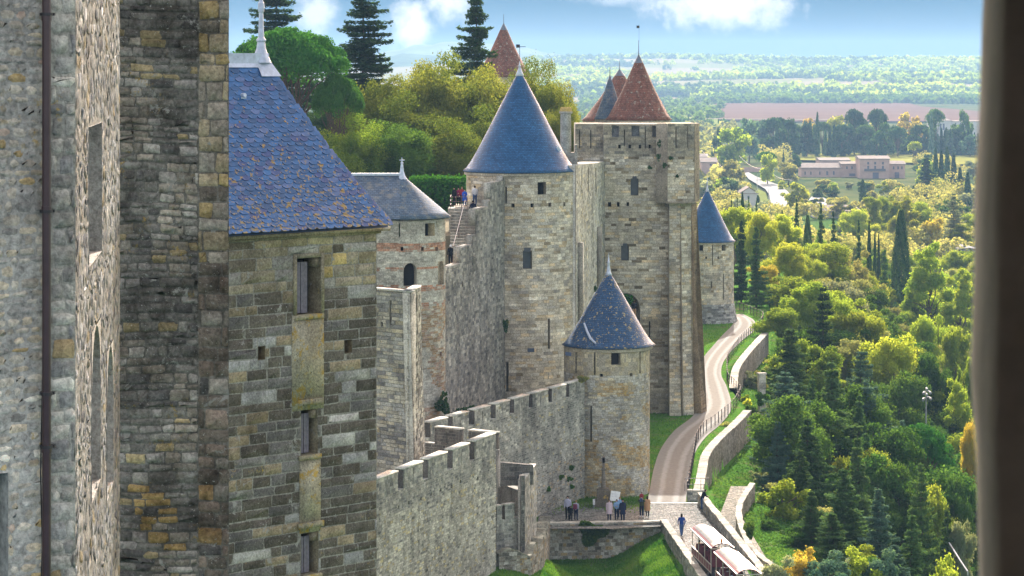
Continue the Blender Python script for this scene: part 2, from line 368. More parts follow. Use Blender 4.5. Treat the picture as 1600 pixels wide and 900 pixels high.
    ss = set(np.linspace(s0, s1, max(2, int((s1 - s0) / step) + 1)).tolist()); zs = set([zb, z0, z1]) | set(np.linspace(zb, z1, 8).tolist())
    for o in openings:
        for t in o[:2]:
            if s0 < t < s1: ss.add(t)
        for t in o[2:4]:
            if zb < t < z1: zs.add(t)
    ss = sorted(ss); zs = sorted(zs); SS, ZZ = np.meshgrid(ss, zs, indexing='ij')
    if topf is not None: ZZ = np.minimum(ZZ, np.vectorize(topf)(SS))
    Vb = surf.map(SS.ravel(), ZZ.ravel(), np.zeros(SS.size)); nb = len(V); nz = len(zs); Qb = []
    for i in range(len(ss) - 1):
        for j in range(nz - 1):
            sm, zm = (ss[i] + ss[i + 1]) / 2, (zs[j] + zs[j + 1]) / 2
            if any(o[0] < sm < o[1] and o[2] < zm < o[3] for o in openings): continue
            Qb.append([nb + i * nz + j, nb + (i + 1) * nz + j, nb + (i + 1) * nz + j + 1, nb + i * nz + j + 1])
    V = np.concatenate([V, Vb]); Cb = np.tile(np.array(back)[None], (len(Qb), 1)); Q = np.concatenate([Q, np.array(Qb)]); C = np.concatenate([C, Cb])
    if thick:     # top, back and two ends
        bs = np.array([s0, s1]); t1 = topf(s0) if topf else z1; t2 = topf(s1) if topf else z1
        S = np.array([s0, s1, s1, s0, s0, s1, s1, s0]); Z = np.array([zb, zb, t2, t1, zb, zb, t2, t1]); D = np.array([0, 0, 0, 0, -thick, -thick, -thick, -thick])
        Vt = surf.map(S, Z, D); k = len(V)
        Qt = np.array([[3, 2, 6, 7], [4, 7, 6, 5], [0, 3, 7, 4], [1, 5, 6, 2]]) + k
        V = np.concatenate([V, Vt]); Q = np.concatenate([Q, Qt]); bc = pal(s0, z1, r) if callable(pal) else pal[0][1]
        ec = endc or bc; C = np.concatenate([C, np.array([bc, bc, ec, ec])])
    return mesh(name, V, Q, m, parent, cols=C)
def recess(name, surf, R, depth, backmat, parent, arch=False, c=(0.26, 0.24, 0.2), sill=None, frame=0, m=None):
    """a real hole in the wall: jambs and a back; arch rounds the head"""
    a0, a1, z0, z1 = R; pts = [(a0, z0), (a1, z0)]
    if arch:
        rr_ = (a1 - a0) / 2; zc = z1 - min(rr_ * 1.2, (z1 - z0) * 0.4); 
        for i in range(9):
            t = math.pi * i / 8; pts.append((a0 + rr_ + rr_ * math.cos(t), zc + (z1 - zc) * math.sin(t)))
    else: pts += [(a1, z1), (a0, z1)]
    n = len(pts); V = []
    for d in (0.012, -depth):
        for a, z in pts: V.append(surf.map(np.float64(a), np.float64(z), np.float64(d)))
    Q = [(i, (i + 1) % n, n + (i + 1) % n, n + i) for i in range(n)] + [tuple(range(n, 2 * n))]; MI = [0] * n + [1]; C = [c] * (n + 1)
    if arch:   # spandrels fill the square hole round the arch
        k = len(V); V.append(surf.map(np.float64(a1), np.float64(z1), np.float64(0.012))); V.append(surf.map(np.float64(a0), np.float64(z1), np.float64(0.012)))
        for i in range(2, 6): Q.append((k, i, i + 1)); 
        for i in range(6, 10): Q.append((k + 1, i, i + 1))
        MI += [0] * 8; C += [c] * 8
    return mesh(name, V, Q, [m or ST_PALE, backmat], parent, cols=C, mi=MI)
def cap(parent, surf, s0, s1, z, d0, d1, h, m, c, name='coping'):
    S = np.array([s0, s1, s1, s0] * 2); D = np.array([d1, d1, d0, d0] * 2); Z = np.array([z] * 4 + [z + h] * 4)
    V = surf.map(S, Z, D); Q = np.array([[0, 3, 2, 1], [4, 5, 6, 7], [0, 1, 5, 4], [1, 2, 6, 5], [2, 3, 7, 6], [3, 0, 4, 7]])
    return mesh(name, V, Q, m, parent, cols=[c] * 6)
# ------------------------------------------------------------------ ground
def smooth(x): x = max(0.0, min(1.0, x)); return x * x * (3 - 2 * x)
EDGE = [(100, 22), (170, 18.5), (183, 17.75), (193, 17.05), (205, 16.15), (211, 15.8), (216, 16.4), (234, 17.6), (269, 24.7), (291, 24.6), (306, 26.2), (351, 34.8), (375, 37), (420, 44), (600, 60)]
def edge(Y):
    for (a, x), (b, y) in zip(EDGE, EDGE[1:]):
        if Y <= b: return x + (y - x) * max(0, (Y - a) / (b - a))
    return 60
def terrain(X, Y):
    top = -36.1 - 19 * smooth((Y - 400) / 380)
    if Y < 203: 
        line = 12.0 + (203 - Y) * 0.07
        if X < line: top = -36.6 - 2.0 * smooth((line - X) / 5.0) - (203 - Y) * 0.03 + 3.4 * smooth((6.5 - X) / 7.5) * smooth((200 - Y) / 8)
    e = edge(Y)
    z = top
    near = smooth((236 - Y) / 12); w_ = 4.2 * near
    if X > e: z = min(top, -38.6 + 1.0 * near - 16.4 * smooth((X - e - w_) / 30))
    z += 0.35 * noise.noise(Vector((X * 0.15, Y * 0.15, 0))) * smooth((X - e - 1) / 4) 
    if Y > 4300: z = -55 + (Y - 4300) * 0.0195 + 26 * (noise.noise(Vector((X * 0.0011, Y * 0.0009, 3))) + 0.25) * smooth((Y - 4300) / 1200)
    elif Y > 900: z = -55 + 1.0 * noise.noise(Vector((X * 0.004, Y * 0.004, 0)))
    if Y > 7600: z = min(z, 22 - (Y - 7600) * 0.01)
    return z
ys = list(np.arange(20, 185, 8)) + list(np.arange(185, 420, 1.0)) + list(np.arange(420, 900, 12)) + list(np.geomspace(900, 9500, 70))
xs = sorted(set([-1500, -900, -500, -300, -200, -140, -100, -70, -50, -40, -30, -20, -14, -9, -5] + list(np.arange(-2, 13, 0.75)) + list(np.arange(13, 40, 0.35)) + list(np.arange(40, 48, 0.75)) + list(np.arange(48, 100, 4)) + list(np.geomspace(100, 2600, 36))))
V = [(x, y, terrain(x, y)) for y in ys for x in xs]; nx = len(xs)
Q = np.array([[j * nx + i, j * nx + i + 1, (j + 1) * nx + i + 1, (j + 1) * nx + i] for j in range(len(ys) - 1) for i in range(nx - 1)])
def groundmat():
    m, nt, b = mat('grassy_ground', 0.95); b.inputs['Specular IOR Level'].default_value = 0; g = N(nt, 'ShaderNodeNewGeometry'); pos = g.outputs['Position']
    n1 = noi(nt, pos, 0.35, 6, 0.7); n2 = noi(nt, pos, 3, 6, 0.7); n3 = noi(nt, pos, 0.02, 3)
    c = mixn(nt, ramp(nt, n2, 0.35, 0.65), (0.035, 0.10, 0.015), (0.09, 0.20, 0.03))
    c = mixn(nt, ramp(nt, n1, 0.52, 0.7), c, (0.14, 0.13, 0.06))
    sp = N(nt, 'ShaderNodeSeparateXYZ'); nt.links.new(pos, sp.inputs[0])
    vfar = ramp(nt, sp.outputs['Y'], 3900, 4400); far = ramp(nt, sp.outputs['Y'], 700, 1100)
    c = mixn(nt, far, c, mixn(nt, ramp(nt, n3, 0.4, 0.6), (0.045, 0.07, 0.03), (0.095, 0.105, 0.045)))
    c = mixn(nt, vfar, c, mixn(nt, ramp(nt, noi(nt, pos, 0.0018, 3), 0.42, 0.55), (0.16, 0.17, 0.07), (0.24, 0.20, 0.13)))
    nt.links.new(c, b.inputs['Base Color']); bump(nt, b, n2, 0.12); return m
GRASS = groundmat()
tag(mesh('ground', V, Q, GRASS, smooth=True), kind='structure')
# the old town stands on a terrace, the lists between the walls on another
GM = plain('trodden_earth', (0.20, 0.18, 0.13), 0.95, 0, 0.3, 1.5, 0.05)
b = MB(); b.prism([(-60, 218), (-3, 222), (0.5, 236), (6.2, 240), (9.2, 268), (16, 275), (18, 300), (-10, 460), (-160, 460)], -20, -14.6)
tag(b.build('terrace_ground', GM, cols=False), kind='structure')
b = MB(); b.prism([(-30, 160), (-9.2, 163), (-2.5, 181.5), (-6.5, 188), (5.2, 215.5), (8, 240), (9.3, 264), (-3, 270), (-30, 240)], -34, -29.4)
tag(b.build('lists_ground', GM, cols=False), kind='structure')

def sheet(name, L, R, z, m, dz=0.02, kind='structure'):
    V = []; 
    for (a, b_) in zip(L, R):
        for p in (a, b_): q = G(p[0], p[1], z); V.append((q.x, q.y, z + dz))
    Q = np.array([[2 * i, 2 * i + 1, 2 * i + 3, 2 * i + 2] for i in range(len(L) - 1)]); return tag(mesh(name, V, Q, m), kind=kind)
def resample(pts, n):
    pts = [Vector(p) for p in pts]
    out = []
    for i in range(len(pts) - 1):
        p0 = pts[max(i - 1, 0)]; p1 = pts[i]; p2 = pts[i + 1]; p3 = pts[min(i + 2, len(pts) - 1)]
        for k in range(n):
            t = k / n; out.append(0.5 * ((2 * p1) + (-p0 + p2) * t + (2 * p0 - 5 * p1 + 4 * p2 - p3) * t * t + (-p0 + 3 * p1 - 3 * p2 + p3) * t ** 3))
    out.append(pts[-1]); return out
RL = [(1010, 787), (1015, 765), (1022, 730), (1033, 700), (1054, 672), (1082, 650), (1094, 628), (1090, 600), (1091, 578), (1100, 557), (1114, 540), (1130, 522), (1143, 509), (1146, 500), (1138, 492)]
RR = [(1071, 787), (1074, 765), (1079, 735), (1087, 705), (1104, 681), (1128, 660), (1143, 636), (1136, 605), (1127, 585), (1130, 566), (1143, 548), (1160, 531), (1180, 514), (1178, 500), (1160, 490)]
L2 = resample([G(*p) for p in RL], 6); R2 = resample([G(*p) for p in RR], 6)
V = []; Q = []; nW = 10; UV = []
for i, (a, c) in enumerate(zip(L2, R2)):
    for k in range(nW + 1):
        p = a.lerp(c, k / nW); V.append((p.x, p.y, -36.06 + 0.03 + 0.03 * math.sin(k / nW * math.pi)))
for i in range(len(L2) - 1):
    for k in range(nW):
        j = i * (nW + 1) + k; Q.append([j, j + 1, j + nW + 2, j + nW + 1])
        for (ii, kk) in ((i, k), (i, k + 1), (i + 1, k + 1), (i + 1, k)): UV.append((kk / nW, ii * 1.2))
m, nt, b_ = mat('sandy_path', 0.95); b_.inputs['Specular IOR Level'].default_value = 0; uvn = N(nt, 'ShaderNodeUVMap'); sx = N(nt, 'ShaderNodeSeparateXYZ'); nt.links.new(uvn.outputs[0], sx.inputs[0])
g = N(nt, 'ShaderNodeNewGeometry')
cr = N(nt, 'ShaderNodeValToRGB'); e = cr.color_ramp.elements; RE = e; e[0].position = 0; e[0].color = (0.15, 0.14, 0.12, 1); e[1].position = 1; e[1].color = (0.2, 0.19, 0.165, 1)
for p_, c_ in ((0.10, (0.133, 0.125, 0.112)), (0.22, (0.139, 0.131, 0.113)), (0.28, (0.203, 0.197, 0.183)), (0.35, (0.197, 0.191, 0.174)), (0.42, (0.145, 0.132, 0.113)), (0.62, (0.145, 0.132, 0.113)), (0.70, (0.197, 0.191, 0.174)), (0.77, (0.203, 0.197, 0.183)), (0.84, (0.139, 0.131, 0.113)), (0.95, (0.168, 0.162, 0.151))):
    k = e.new(p_); k.color = (*c_, 1)
wob = N(nt, 'ShaderNodeMath', operation='MULTIPLY_ADD'); wob.inputs[1].default_value = 0.10
nt.links.new(noi(nt, g.outputs['Position'], 0.5, 5), wob.inputs[0]); sb = N(nt, 'ShaderNodeMath', operation='SUBTRACT'); sb.inputs[1].default_value = 0.05; nt.links.new(sx.outputs['X'], sb.inputs[0]); nt.links.new(sb.outputs[0], wob.inputs[2])
nt.links.new(wob.outputs[0], cr.inputs[0])
c1 = mixn(nt, 1.0, cr.outputs[0], mixn(nt, ramp(nt, noi(nt, g.outputs['Position'], 2.5, 6, 0.8), 0.3, 0.7), (0.8, 0.8, 0.8), (1.15, 1.15, 1.15)), 'MULTIPLY')
nt.links.new(c1, b_.inputs['Base Color'])
tag(mesh('path', V, np.array(Q), m, uv=UV), kind='structure')
# stone drain blocks on the right margin
# cobbled esplanade and ramp
def cobble(name, sc, base, gapc):
    m, nt, b = mat(name, 0.85); b.inputs['Specular IOR Level'].default_value = 0.1; g = N(nt, 'ShaderNodeNewGeometry'); pos = g.outputs['Position']
    vo = N(nt, 'ShaderNodeTexVoronoi'); vo.inputs['Scale'].default_value = sc; nt.links.new(pos, vo.inputs['Vector'])
    ve = N(nt, 'ShaderNodeTexVoronoi', feature='DISTANCE_TO_EDGE'); ve.inputs['Scale'].default_value = sc; nt.links.new(pos, ve.inputs['Vector'])
    rg = N(nt, 'ShaderNodeSeparateColor'); nt.links.new(vo.outputs['Color'], rg.inputs[0])
    vm = N(nt, 'ShaderNodeVectorMath', operation='SCALE'); vm.inputs[0].default_value = base; nt.links.new(ramp(nt, rg.outputs[0], 0, 1, 0.6, 1.5), vm.inputs['Scale'])
    c = mixn(nt, ramp(nt, ve.outputs['Distance'], 0.02, 0.10), gapc, vm.outputs[0])
    c = mixn(nt, 1.0, c, mixn(nt, ramp(nt, noi(nt, pos, 0.7, 5, 0.7), 0.35, 0.65), (0.7, 0.72, 0.7), (1.25, 1.2, 1.15)), 'MULTIPLY')
    nt.links.new(c, b.inputs['Base Color']); bump(nt, b, ramp(nt, ve.outputs['Distance'], 0, 0.15), 0.05); return m
for _e in RE: _e.color = tuple((x * 0.85 + 0.02) * 1.7 for x in _e.color[:3]) + (1,)
COB = cobble('cobbles', 4.0, (0.19, 0.185, 0.175), (0.07, 0.07, 0.05))
poly = [G(840, 812), G(850, 790), G(915, 784), G(1000, 783), G(1010, 787), G(1100, 787), G(1108, 800), G(1150, 860), G(1175, 905), G(1200, 1000), G(1125, 1000), G(1094, 905), G(1060, 855), G(1036, 822), G(960, 826), G(840, 826)]
me = bpy.data.meshes.new('cobbled_ramp'); me.from_pydata([(p.x, p.y, -36.0) for p in poly], [], [tuple(range(len(poly)))[::-1]]); me.materials.append(COB)
tag(link(bpy.data.objects.new('cobbled_pavement', me)), kind='structure')
b = MB(); b.c = (0.62, 0.58, 0.5); a0, a1 = G(1012, 787), G(1094, 788); b.box(((a0.x + a1.x) / 2, a0.y, -35.97), (a1.x - a0.x, 0.25, 0.08)); tag(b.build('path_kerb', COL), kind='structure')

# ------------------------------------------------------------------ near walls at the left
def mixpal(*w): return list(w)
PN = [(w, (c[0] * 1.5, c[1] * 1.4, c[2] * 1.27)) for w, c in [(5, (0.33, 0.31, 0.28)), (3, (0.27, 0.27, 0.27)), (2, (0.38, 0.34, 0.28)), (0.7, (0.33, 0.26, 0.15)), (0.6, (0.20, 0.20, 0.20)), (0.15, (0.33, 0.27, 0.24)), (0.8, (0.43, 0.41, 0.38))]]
pA, pB, pC = P(-120, 0, 27.0), P(118, 0, 28.0), P(187, 0, 38.0)
fA, fB = Plane((pA.x, pA.y), (pB.x, pB.y)), Plane((pB.x, pB.y), (pC.x, pC.y))
T = empty('stone_keep_wall', (pB.x, pB.y, -37), 'pale rubble wall of the nearest building at far left, carrying the brown drainpipe', 'castle wall')
q0 = fA.px(78, 450)[0]
door = rect(fA, -60, 742, 12, 960)
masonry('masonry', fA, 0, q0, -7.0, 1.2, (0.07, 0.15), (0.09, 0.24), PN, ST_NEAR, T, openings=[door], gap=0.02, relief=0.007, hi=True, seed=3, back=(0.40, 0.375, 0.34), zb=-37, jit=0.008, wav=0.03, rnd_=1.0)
def PQ(s, z, r):
    return pick([(4, (0.44, 0.41, 0.36)), (3, (0.35, 0.33, 0.30)), (1, (0.26, 0.25, 0.24)), (1, (0.52, 0.49, 0.43)), (0.8, (0.42, 0.32, 0.18))], r)
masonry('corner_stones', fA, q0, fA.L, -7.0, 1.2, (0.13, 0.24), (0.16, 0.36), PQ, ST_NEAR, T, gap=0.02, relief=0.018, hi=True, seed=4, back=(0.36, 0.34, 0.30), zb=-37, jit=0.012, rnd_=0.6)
recess('doorway', fA, door, 0.5, VOID, T, c=(0.42, 0.42, 0.4))
w1 = rect(fB, 138, 195, 158, 405); w2 = rect(fB, 142, 508, 156, 768); w3 = rect(fB, 166, 540, 176, 768)
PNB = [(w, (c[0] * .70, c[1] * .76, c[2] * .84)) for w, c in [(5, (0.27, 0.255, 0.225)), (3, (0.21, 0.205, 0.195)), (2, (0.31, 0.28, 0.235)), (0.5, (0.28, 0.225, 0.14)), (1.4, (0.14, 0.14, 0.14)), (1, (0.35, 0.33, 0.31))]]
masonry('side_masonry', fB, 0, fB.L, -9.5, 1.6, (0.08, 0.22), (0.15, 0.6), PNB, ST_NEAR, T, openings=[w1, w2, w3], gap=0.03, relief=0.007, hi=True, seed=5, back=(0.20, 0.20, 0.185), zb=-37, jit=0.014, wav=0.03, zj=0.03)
SHUT = plain('greyed_shutter_wood', (0.20, 0.21, 0.24), 0.8, 0, 0.3, 9, 0.01)
for i, (w, ar) in enumerate(((w1, False), (w2, True), (w3, True))):
    wo = recess('window', fB, w, 0.55, SHUT, T, arch=ar, c=(0.36, 0.34, 0.31), m=ST_NEAR)
    if False: cap(T, fB, w[0] - 0.15, w[1] + 0.15, w[3] + 0.01, 0.0, 0.03, 0.25, ST_NEAR, (0.34, 0.31, 0.31), 'lintel')
# drainpipe
T = empty('drainpipe', (P(66, 0, 27.5).x, 27.3, -37), 'dark brown metal drainpipe running down the pale rubble wall', 'drainpipe')
px_, _ = fA.px(66, 450); pp = fA.map(np.float64(px_), np.float64(0), np.float64(0.11))
b = MB(); b.c = (0.028, 0.014, 0.015); b.tube([(pp[0], pp[1], -12), (pp[0], pp[1], 1.4)], 0.047, 14)
for v in (25, 322, 612, 700): 
    z = -(v - HV) / F * pp[1]; b.tube([(pp[0], pp[1], z - 0.05), (pp[0], pp[1], z)], 0.055, 14)
b.build('pipe', plain('brown_pipe_paint', (0.045, 0.022, 0.024), 0.35, 0, 0.25, 4), T, cols=False, smooth=False)
for v in (22, 330, 615, 698):
    z = -(v - HV) / F * pp[1]; b = MB(); b.tube([(pp[0], pp[1], z - 0.015), (pp[0], pp[1], z + 0.015)], 0.066, 14); b.box((pp[0] - 0.0, pp[1] + 0.06, z), (0.16, 0.06, 0.03)); b.build('bracket', IRON, T, cols=False)
b = MB(); b.tube([(pp[0] - 0.045, pp[1] + 0.02, -3.3), (pp[0] - 0.07, pp[1] + 0.03, -4.4), (pp[0] - 0.05, pp[1] + 0.03, -5.2), (pp[0] - 0.09, pp[1] + 0.03, -6.2)], 0.008, 6)
tag(b.build('cable', IRON, cols=False), 'thin black cable hanging down beside the brown drainpipe', 'cable')

# dark tower wall
dA, dB = P(100, 0, 44.6), P(357.5, 0, 44.0); fD = Plane((dA.x, dA.y), (dB.x, dB.y))
T = empty('dark_tower_wall', (dB.x, dB.y, -37), 'tall dark lichened stone tower between the pale wall and the slate roofed turret', 'tower')
qs = fD.L - 0.55
WN = lambda c, k: (c[0] * k * 1.03, c[1] * k, c[2] * k * 0.97)
WP = lambda p, k: [(w, WN(c, k)) for w, c in p]
def PD(s, z, r): return WN(PD_(s, z, r), 1.2)
def PDQ(s, z, r): return WN(PDQ_(s, z, r), 1.1)
def PD_(s, z, r):
    y = noise.noise(Vector((s * 0.9, z * 0.9, 1.3)))
    v = HV - z * F / 44; u = 800 + F * (fD.A.x + fD.d.x * s) / 44.2
    if 195 < u < 262 and 765 < v < 870 and abs((u - 195) - (v - 765) * 0.5) < 32 and r.random() < 0.8: return (0.33, 0.23, 0.10)
    if y > 0.2: return pick([(3, (0.25, 0.22, 0.18)), (2, (0.20, 0.18, 0.15)), (0.6, (0.30, 0.24, 0.14)), (1.5, (0.29, 0.27, 0.24))], r)
    return pick([(6, (0.13, 0.122, 0.11)), (3, (0.17, 0.16, 0.14)), (2, (0.09, 0.085, 0.08)), (0.8, (0.26, 0.21, 0.12)), (1, (0.24, 0.22, 0.2))], r)
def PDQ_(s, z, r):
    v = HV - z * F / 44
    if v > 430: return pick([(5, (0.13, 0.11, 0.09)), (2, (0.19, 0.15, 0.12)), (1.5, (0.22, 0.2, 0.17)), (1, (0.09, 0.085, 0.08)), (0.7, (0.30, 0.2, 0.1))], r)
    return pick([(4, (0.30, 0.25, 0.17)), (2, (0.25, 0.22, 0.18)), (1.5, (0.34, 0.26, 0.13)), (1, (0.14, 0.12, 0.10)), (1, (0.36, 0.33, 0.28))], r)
masonry('masonry', fD, 0, qs, -9.9, 1.9, (0.10, 0.21), (0.16, 0.48), PD, ST_DARK, T, gap=0.018, relief=0.026, hi=True, seed=8, back=(0.15, 0.14, 0.12), zb=-37, jit=0.014, wav=0.03, rnd_=0.5)
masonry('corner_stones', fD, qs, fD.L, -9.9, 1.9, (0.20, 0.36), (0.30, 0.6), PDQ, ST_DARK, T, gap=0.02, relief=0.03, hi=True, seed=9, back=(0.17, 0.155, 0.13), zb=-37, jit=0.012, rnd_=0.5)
fD2 = Plane((dB.x, dB.y), (dB.x - 1.2, dB.y + 4))
masonry('side_masonry', fD2, 0, 4, -9.9, 1.9, (0.2, 0.36), (0.3, 0.8), PDQ, ST_DARK, T, gap=0.02, relief=0.03, seed=10, zb=-37)

# ------------------------------------------------------------------ turret with the big slate roof
a_, b2 = P(352, 0, 59.9), P(588.5, 0, 63.2); fL = Plane((a_.x, a_.y), (b2.x, b2.y))
T = empty('slate_roofed_turret', (b2.x, b2.y, -37), 'square blackened ashlar turret under a steep blue slate roof dotted with orange lichen', 'tower')
ws = [rect(fL, 463, 403, 500, 491), rect(fL, 470, 640, 496, 710), rect(fL, 470, 832, 497, 897)]
hs = [rect(fL, 403, 541, 414, 562), rect(fL, 538, 531, 550, 552)]
pil = [rect(fL, 456, 491, 505, 640), rect(fL, 468, 712, 500, 831)]
CORN = rect(fL, 360, 365, 400, 378)
ztop = fL.px(470, 372)[1]
def PL(s, z, r): return WN(PL_(s, z, r), 1.05)
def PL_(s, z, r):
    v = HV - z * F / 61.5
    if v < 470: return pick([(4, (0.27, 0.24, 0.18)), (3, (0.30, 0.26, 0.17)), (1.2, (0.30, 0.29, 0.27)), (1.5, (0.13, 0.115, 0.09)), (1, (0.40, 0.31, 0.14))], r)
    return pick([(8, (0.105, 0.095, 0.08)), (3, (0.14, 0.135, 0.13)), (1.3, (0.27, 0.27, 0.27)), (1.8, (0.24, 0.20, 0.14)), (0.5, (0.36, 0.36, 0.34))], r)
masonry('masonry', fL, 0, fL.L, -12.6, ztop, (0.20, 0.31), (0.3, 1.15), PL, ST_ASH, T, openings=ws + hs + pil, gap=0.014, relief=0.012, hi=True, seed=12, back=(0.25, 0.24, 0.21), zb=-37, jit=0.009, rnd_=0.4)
PILM = stone('lichen_yellowed_render', 20, 0.02, lichen=((0.42, 0.28, 0.05), 0.75, 3.5), stain=(0.55, 0.52, 0.48), stain_amt=0.8, streak=True, speck=((0.12, 0.11, 0.09), 12, 0.60), patch=((0.34, 0.23, 0.06), 2.4, 0.55))
for r_ in pil: cap(T, fL, r_[0], r_[1], r_[2], -0.1, 0.03, r_[3] - r_[2], PILM, (0.33, 0.30, 0.22), 'rendered_panel')
for i, w in enumerate(ws):
    fr_ = recess('window', fL, w, 0.45, VOID, T, c=(0.24, 0.21, 0.15), m=ST_ASH)
    mdl = w[0] + (w[1] - w[0]) * (0.62 if i == 0 else 0.7)
    sb_ = MB()
    for k in range(4):
        t0 = w[0] + 0.02 + (mdl - w[0] - 0.02) * k / 4; t1 = w[0] + 0.02 + (mdl - w[0] - 0.02) * (k + 1) / 4 - 0.012
        q = fL.map(np.array([t0, t1, t1, t0]), np.array([w[2] + 0.03] * 2 + [w[3] - 0.1] * 2), np.array([-0.12 - 0.01 * (k % 2)] * 4)); q2 = fL.map(np.array([t0, t1, t1, t0]), np.array([w[2] + 0.03] * 2 + [w[3] - 0.1] * 2), np.array([-0.17] * 4))
        sb_.add(list(q) + list(q2), [(0, 1, 2, 3), (0, 4, 5, 1), (1, 5, 6, 2), (2, 6, 7, 3), (3, 7, 4, 0)])
    sb_.build('shutter', WOOD, T, cols=False)
    cap(T, fL, w[0] - 0.08, w[1] + 0.08, w[2] - 0.12, 0.0, 0.07, 0.115, PILM, (0.33, 0.29, 0.2), 'sill')
    if i: cap(T, fL, w[0] - 0.12, w[1] + 0.12, w[3] + 0.12, 0.0, 0.09, 0.14, PILM, (0.31, 0.28, 0.2), 'hood')
    cap(T, fL, w[1] - 0.16, w[1] - 0.001, w[3] - 0.22, -0.4, -0.02, 0.215, ST_ASH, (0.2, 0.17, 0.12), 'corbel')
if True:
    w = ws[0]; k = 0.11
    for (s0, s1, z0, z1) in ((w[0] - k, w[0] - 0.005, w[2], w[3] + k), (w[1] + 0.005, w[1] + k, w[2], w[3] + k), (w[0] - 0.004, w[1] + 0.004, w[3] + 0.005, w[3] + k)):
        cap(T, fL, s0, s1, z0, 0.0, 0.035, z1 - z0, ST_ASH, (0.27, 0.24, 0.17), 'frame')
for h in hs: recess('window', fL, h, 0.4, VOID, T, c=(0.2, 0.16, 0.1))
cap(T, fL, -1, fL.L + 0.10, ztop, -0.3, 0.05, 0.07, ST_ASH, (0.30, 0.26, 0.18), 'cornice')
cap(T, fL, -1, fL.L + 0.28, ztop + 0.072, -0.3, 0.20, 0.10, ST_ASH, (0.32, 0.27, 0.18), 'cornice')
# roof plane with real scalloped slates
P0 = P(340, 0, 59.6); ev = 0.30
E0 = fL.map(np.float64(-1.0), np.float64(0), np.float64(ev)); zE = ztop + 0.18
E0 = Vector(E0); E0.z = zE; dd = Vector((fL.d.x, fL.d.y, 0)); nn = Vector((fL.n.x, fL.n.y, 0))
LE = fL.L + 1.0 + 0.16; H = 4.03; inset = 2.55
# ridge end in eave coordinates
k = (416 - 800) / F; base_ = E0 - nn * inset; sR = (k * base_.y - base_.x) / (dd.x - k * dd.y)
up = (-nn * inset + Vector((0, 0, H))); TL = up.length; upn = up.normalized(); rn = dd.cross(upn); rn = rn if rn.z > 0 else -rn
def roofpt(s, t, d=0.0):
    # slight bell-cast at the eave
    f = t / TL; lift = 0.10 * (1 - f) ** 6
    return E0 + dd * s + upn * t + rn * (d + lift)
def smax(t): f = t / TL; return LE + (sR - LE) * (f + 0.05 * math.sin(math.pi * f))
V = []; Q = []; C = []; r = random.Random(5); rows = 36; rh = TL / rows; tw = 0.285
for j in range(rows + 1):
    t = j * rh; off = (j % 2) * tw / 2; s = -0.3 + off; 
    while s < smax(min(t, TL)) - 0.02:
        w = tw * r.uniform(0.88, 1.1); hh = rh * 2.0; s1 = min(s + w, smax(t) + 0.03); lo = r.uniform(-0.015, 0.02)
        if s1 - s > 0.06:
            b0 = len(V); cx = (s + s1) / 2; hw = (s1 - s) / 2 * 0.985; n_ = 7
            for d0 in (0.030, 0.012):
                for i in range(n_ + 1):
                    a = math.pi * i / n_; V.append(roofpt(cx - hw * math.cos(a), max(t + lo - 0.0 + (rh * 0.62) * (1 - math.sin(a)) - rh * 0.35, -0.03), d0 + 0.006 * (s * 7 % 1)))
                V.append(roofpt(cx + hw, min(t + hh, TL), 0.004 if d0 > 0.02 else 0)); V.append(roofpt(cx - hw, min(t + hh, TL), 0.004 if d0 > 0.02 else 0))
            m_ = n_ + 3
            f = r.uniform(0.75, 1.3); c = (0.016 * f, 0.080 * f, 0.205 * f)
            if r.random() < 0.10: c = (0.06, 0.11, 0.24)
            if r.random() < 0.12: c = (0.03, 0.06, 0.17)
            Q.append(tuple(range(b0, b0 + m_))); C.append(c)
            for i in range(n_): Q.append((b0 + i, b0 + m_ + i, b0 + m_ + i + 1, b0 + i + 1)); C.append([x * 0.7 for x in c])
        s += w
def slatemat():
    m, nt, b = mat('scalloped_slate', 0.5); b.inputs['Specular IOR Level'].default_value = 0.35
    at = N(nt, 'ShaderNodeAttribute', attribute_name='col'); g = N(nt, 'ShaderNodeNewGeometry'); pos = g.outputs['Position']; sp = N(nt, 'ShaderNodeSeparateXYZ'); nt.links.new(pos, sp.inputs[0])
    col = mixn(nt, 1.0, at.outputs['Color'], mixn(nt, ramp(nt, noi(nt, pos, 9, 5, 0.7), 0.3, 0.7), (0.75, 0.75, 0.75), (1.25, 1.25, 1.25)), 'MULTIPLY')
    amt = ramp(nt, sp.outputs['Z'], -0.6, -3.9, 0.0, 1.0)        # the lichen grows thicker towards the eave
    for sc, lo, cc in ((6.5, 0.68, (0.25, 0.16, 0.045)), (13.0, 0.68, (0.22, 0.17, 0.08))):
        n = noi(nt, pos, sc, 3, 0.6); a = N(nt, 'ShaderNodeMath', operation='MULTIPLY_ADD'); a.inputs[1].default_value = 0.115; nt.links.new(amt, a.inputs[0]); nt.links.new(n, a.inputs[2])
        col = mixn(nt, ramp(nt, a.outputs[0], lo, lo + 0.03), col, cc)
    nt.links.new(col, b.inputs['Base Color']); bump(nt, b, noi(nt, pos, 30, 3), 0.004); return m
TS = empty('x', T.location, 'x', 'x'); bpy.data.objects.remove(TS)
slm = slatemat()
mesh('roof', V, Q, slm, T, cols=C)
b = MB(); b.c = (0.05, 0.07, 0.12); bk = E0 - nn * inset * 2
cor = lambda s, t, d: tuple(roofpt(s, t, d))
b.add([cor(-6, 0, -0.14), cor(LE, 0, -0.14), cor(sR, TL, -0.03), cor(-6, TL, -0.03), tuple(bk + dd * -6), tuple(bk + dd * LE)], [(0, 1, 2, 3), (1, 5, 2), (5, 4, 3, 2), (0, 4, 5, 1)]); b.build('roof_boarding', COL, T)
b = MB()
tr = TL - 0.14
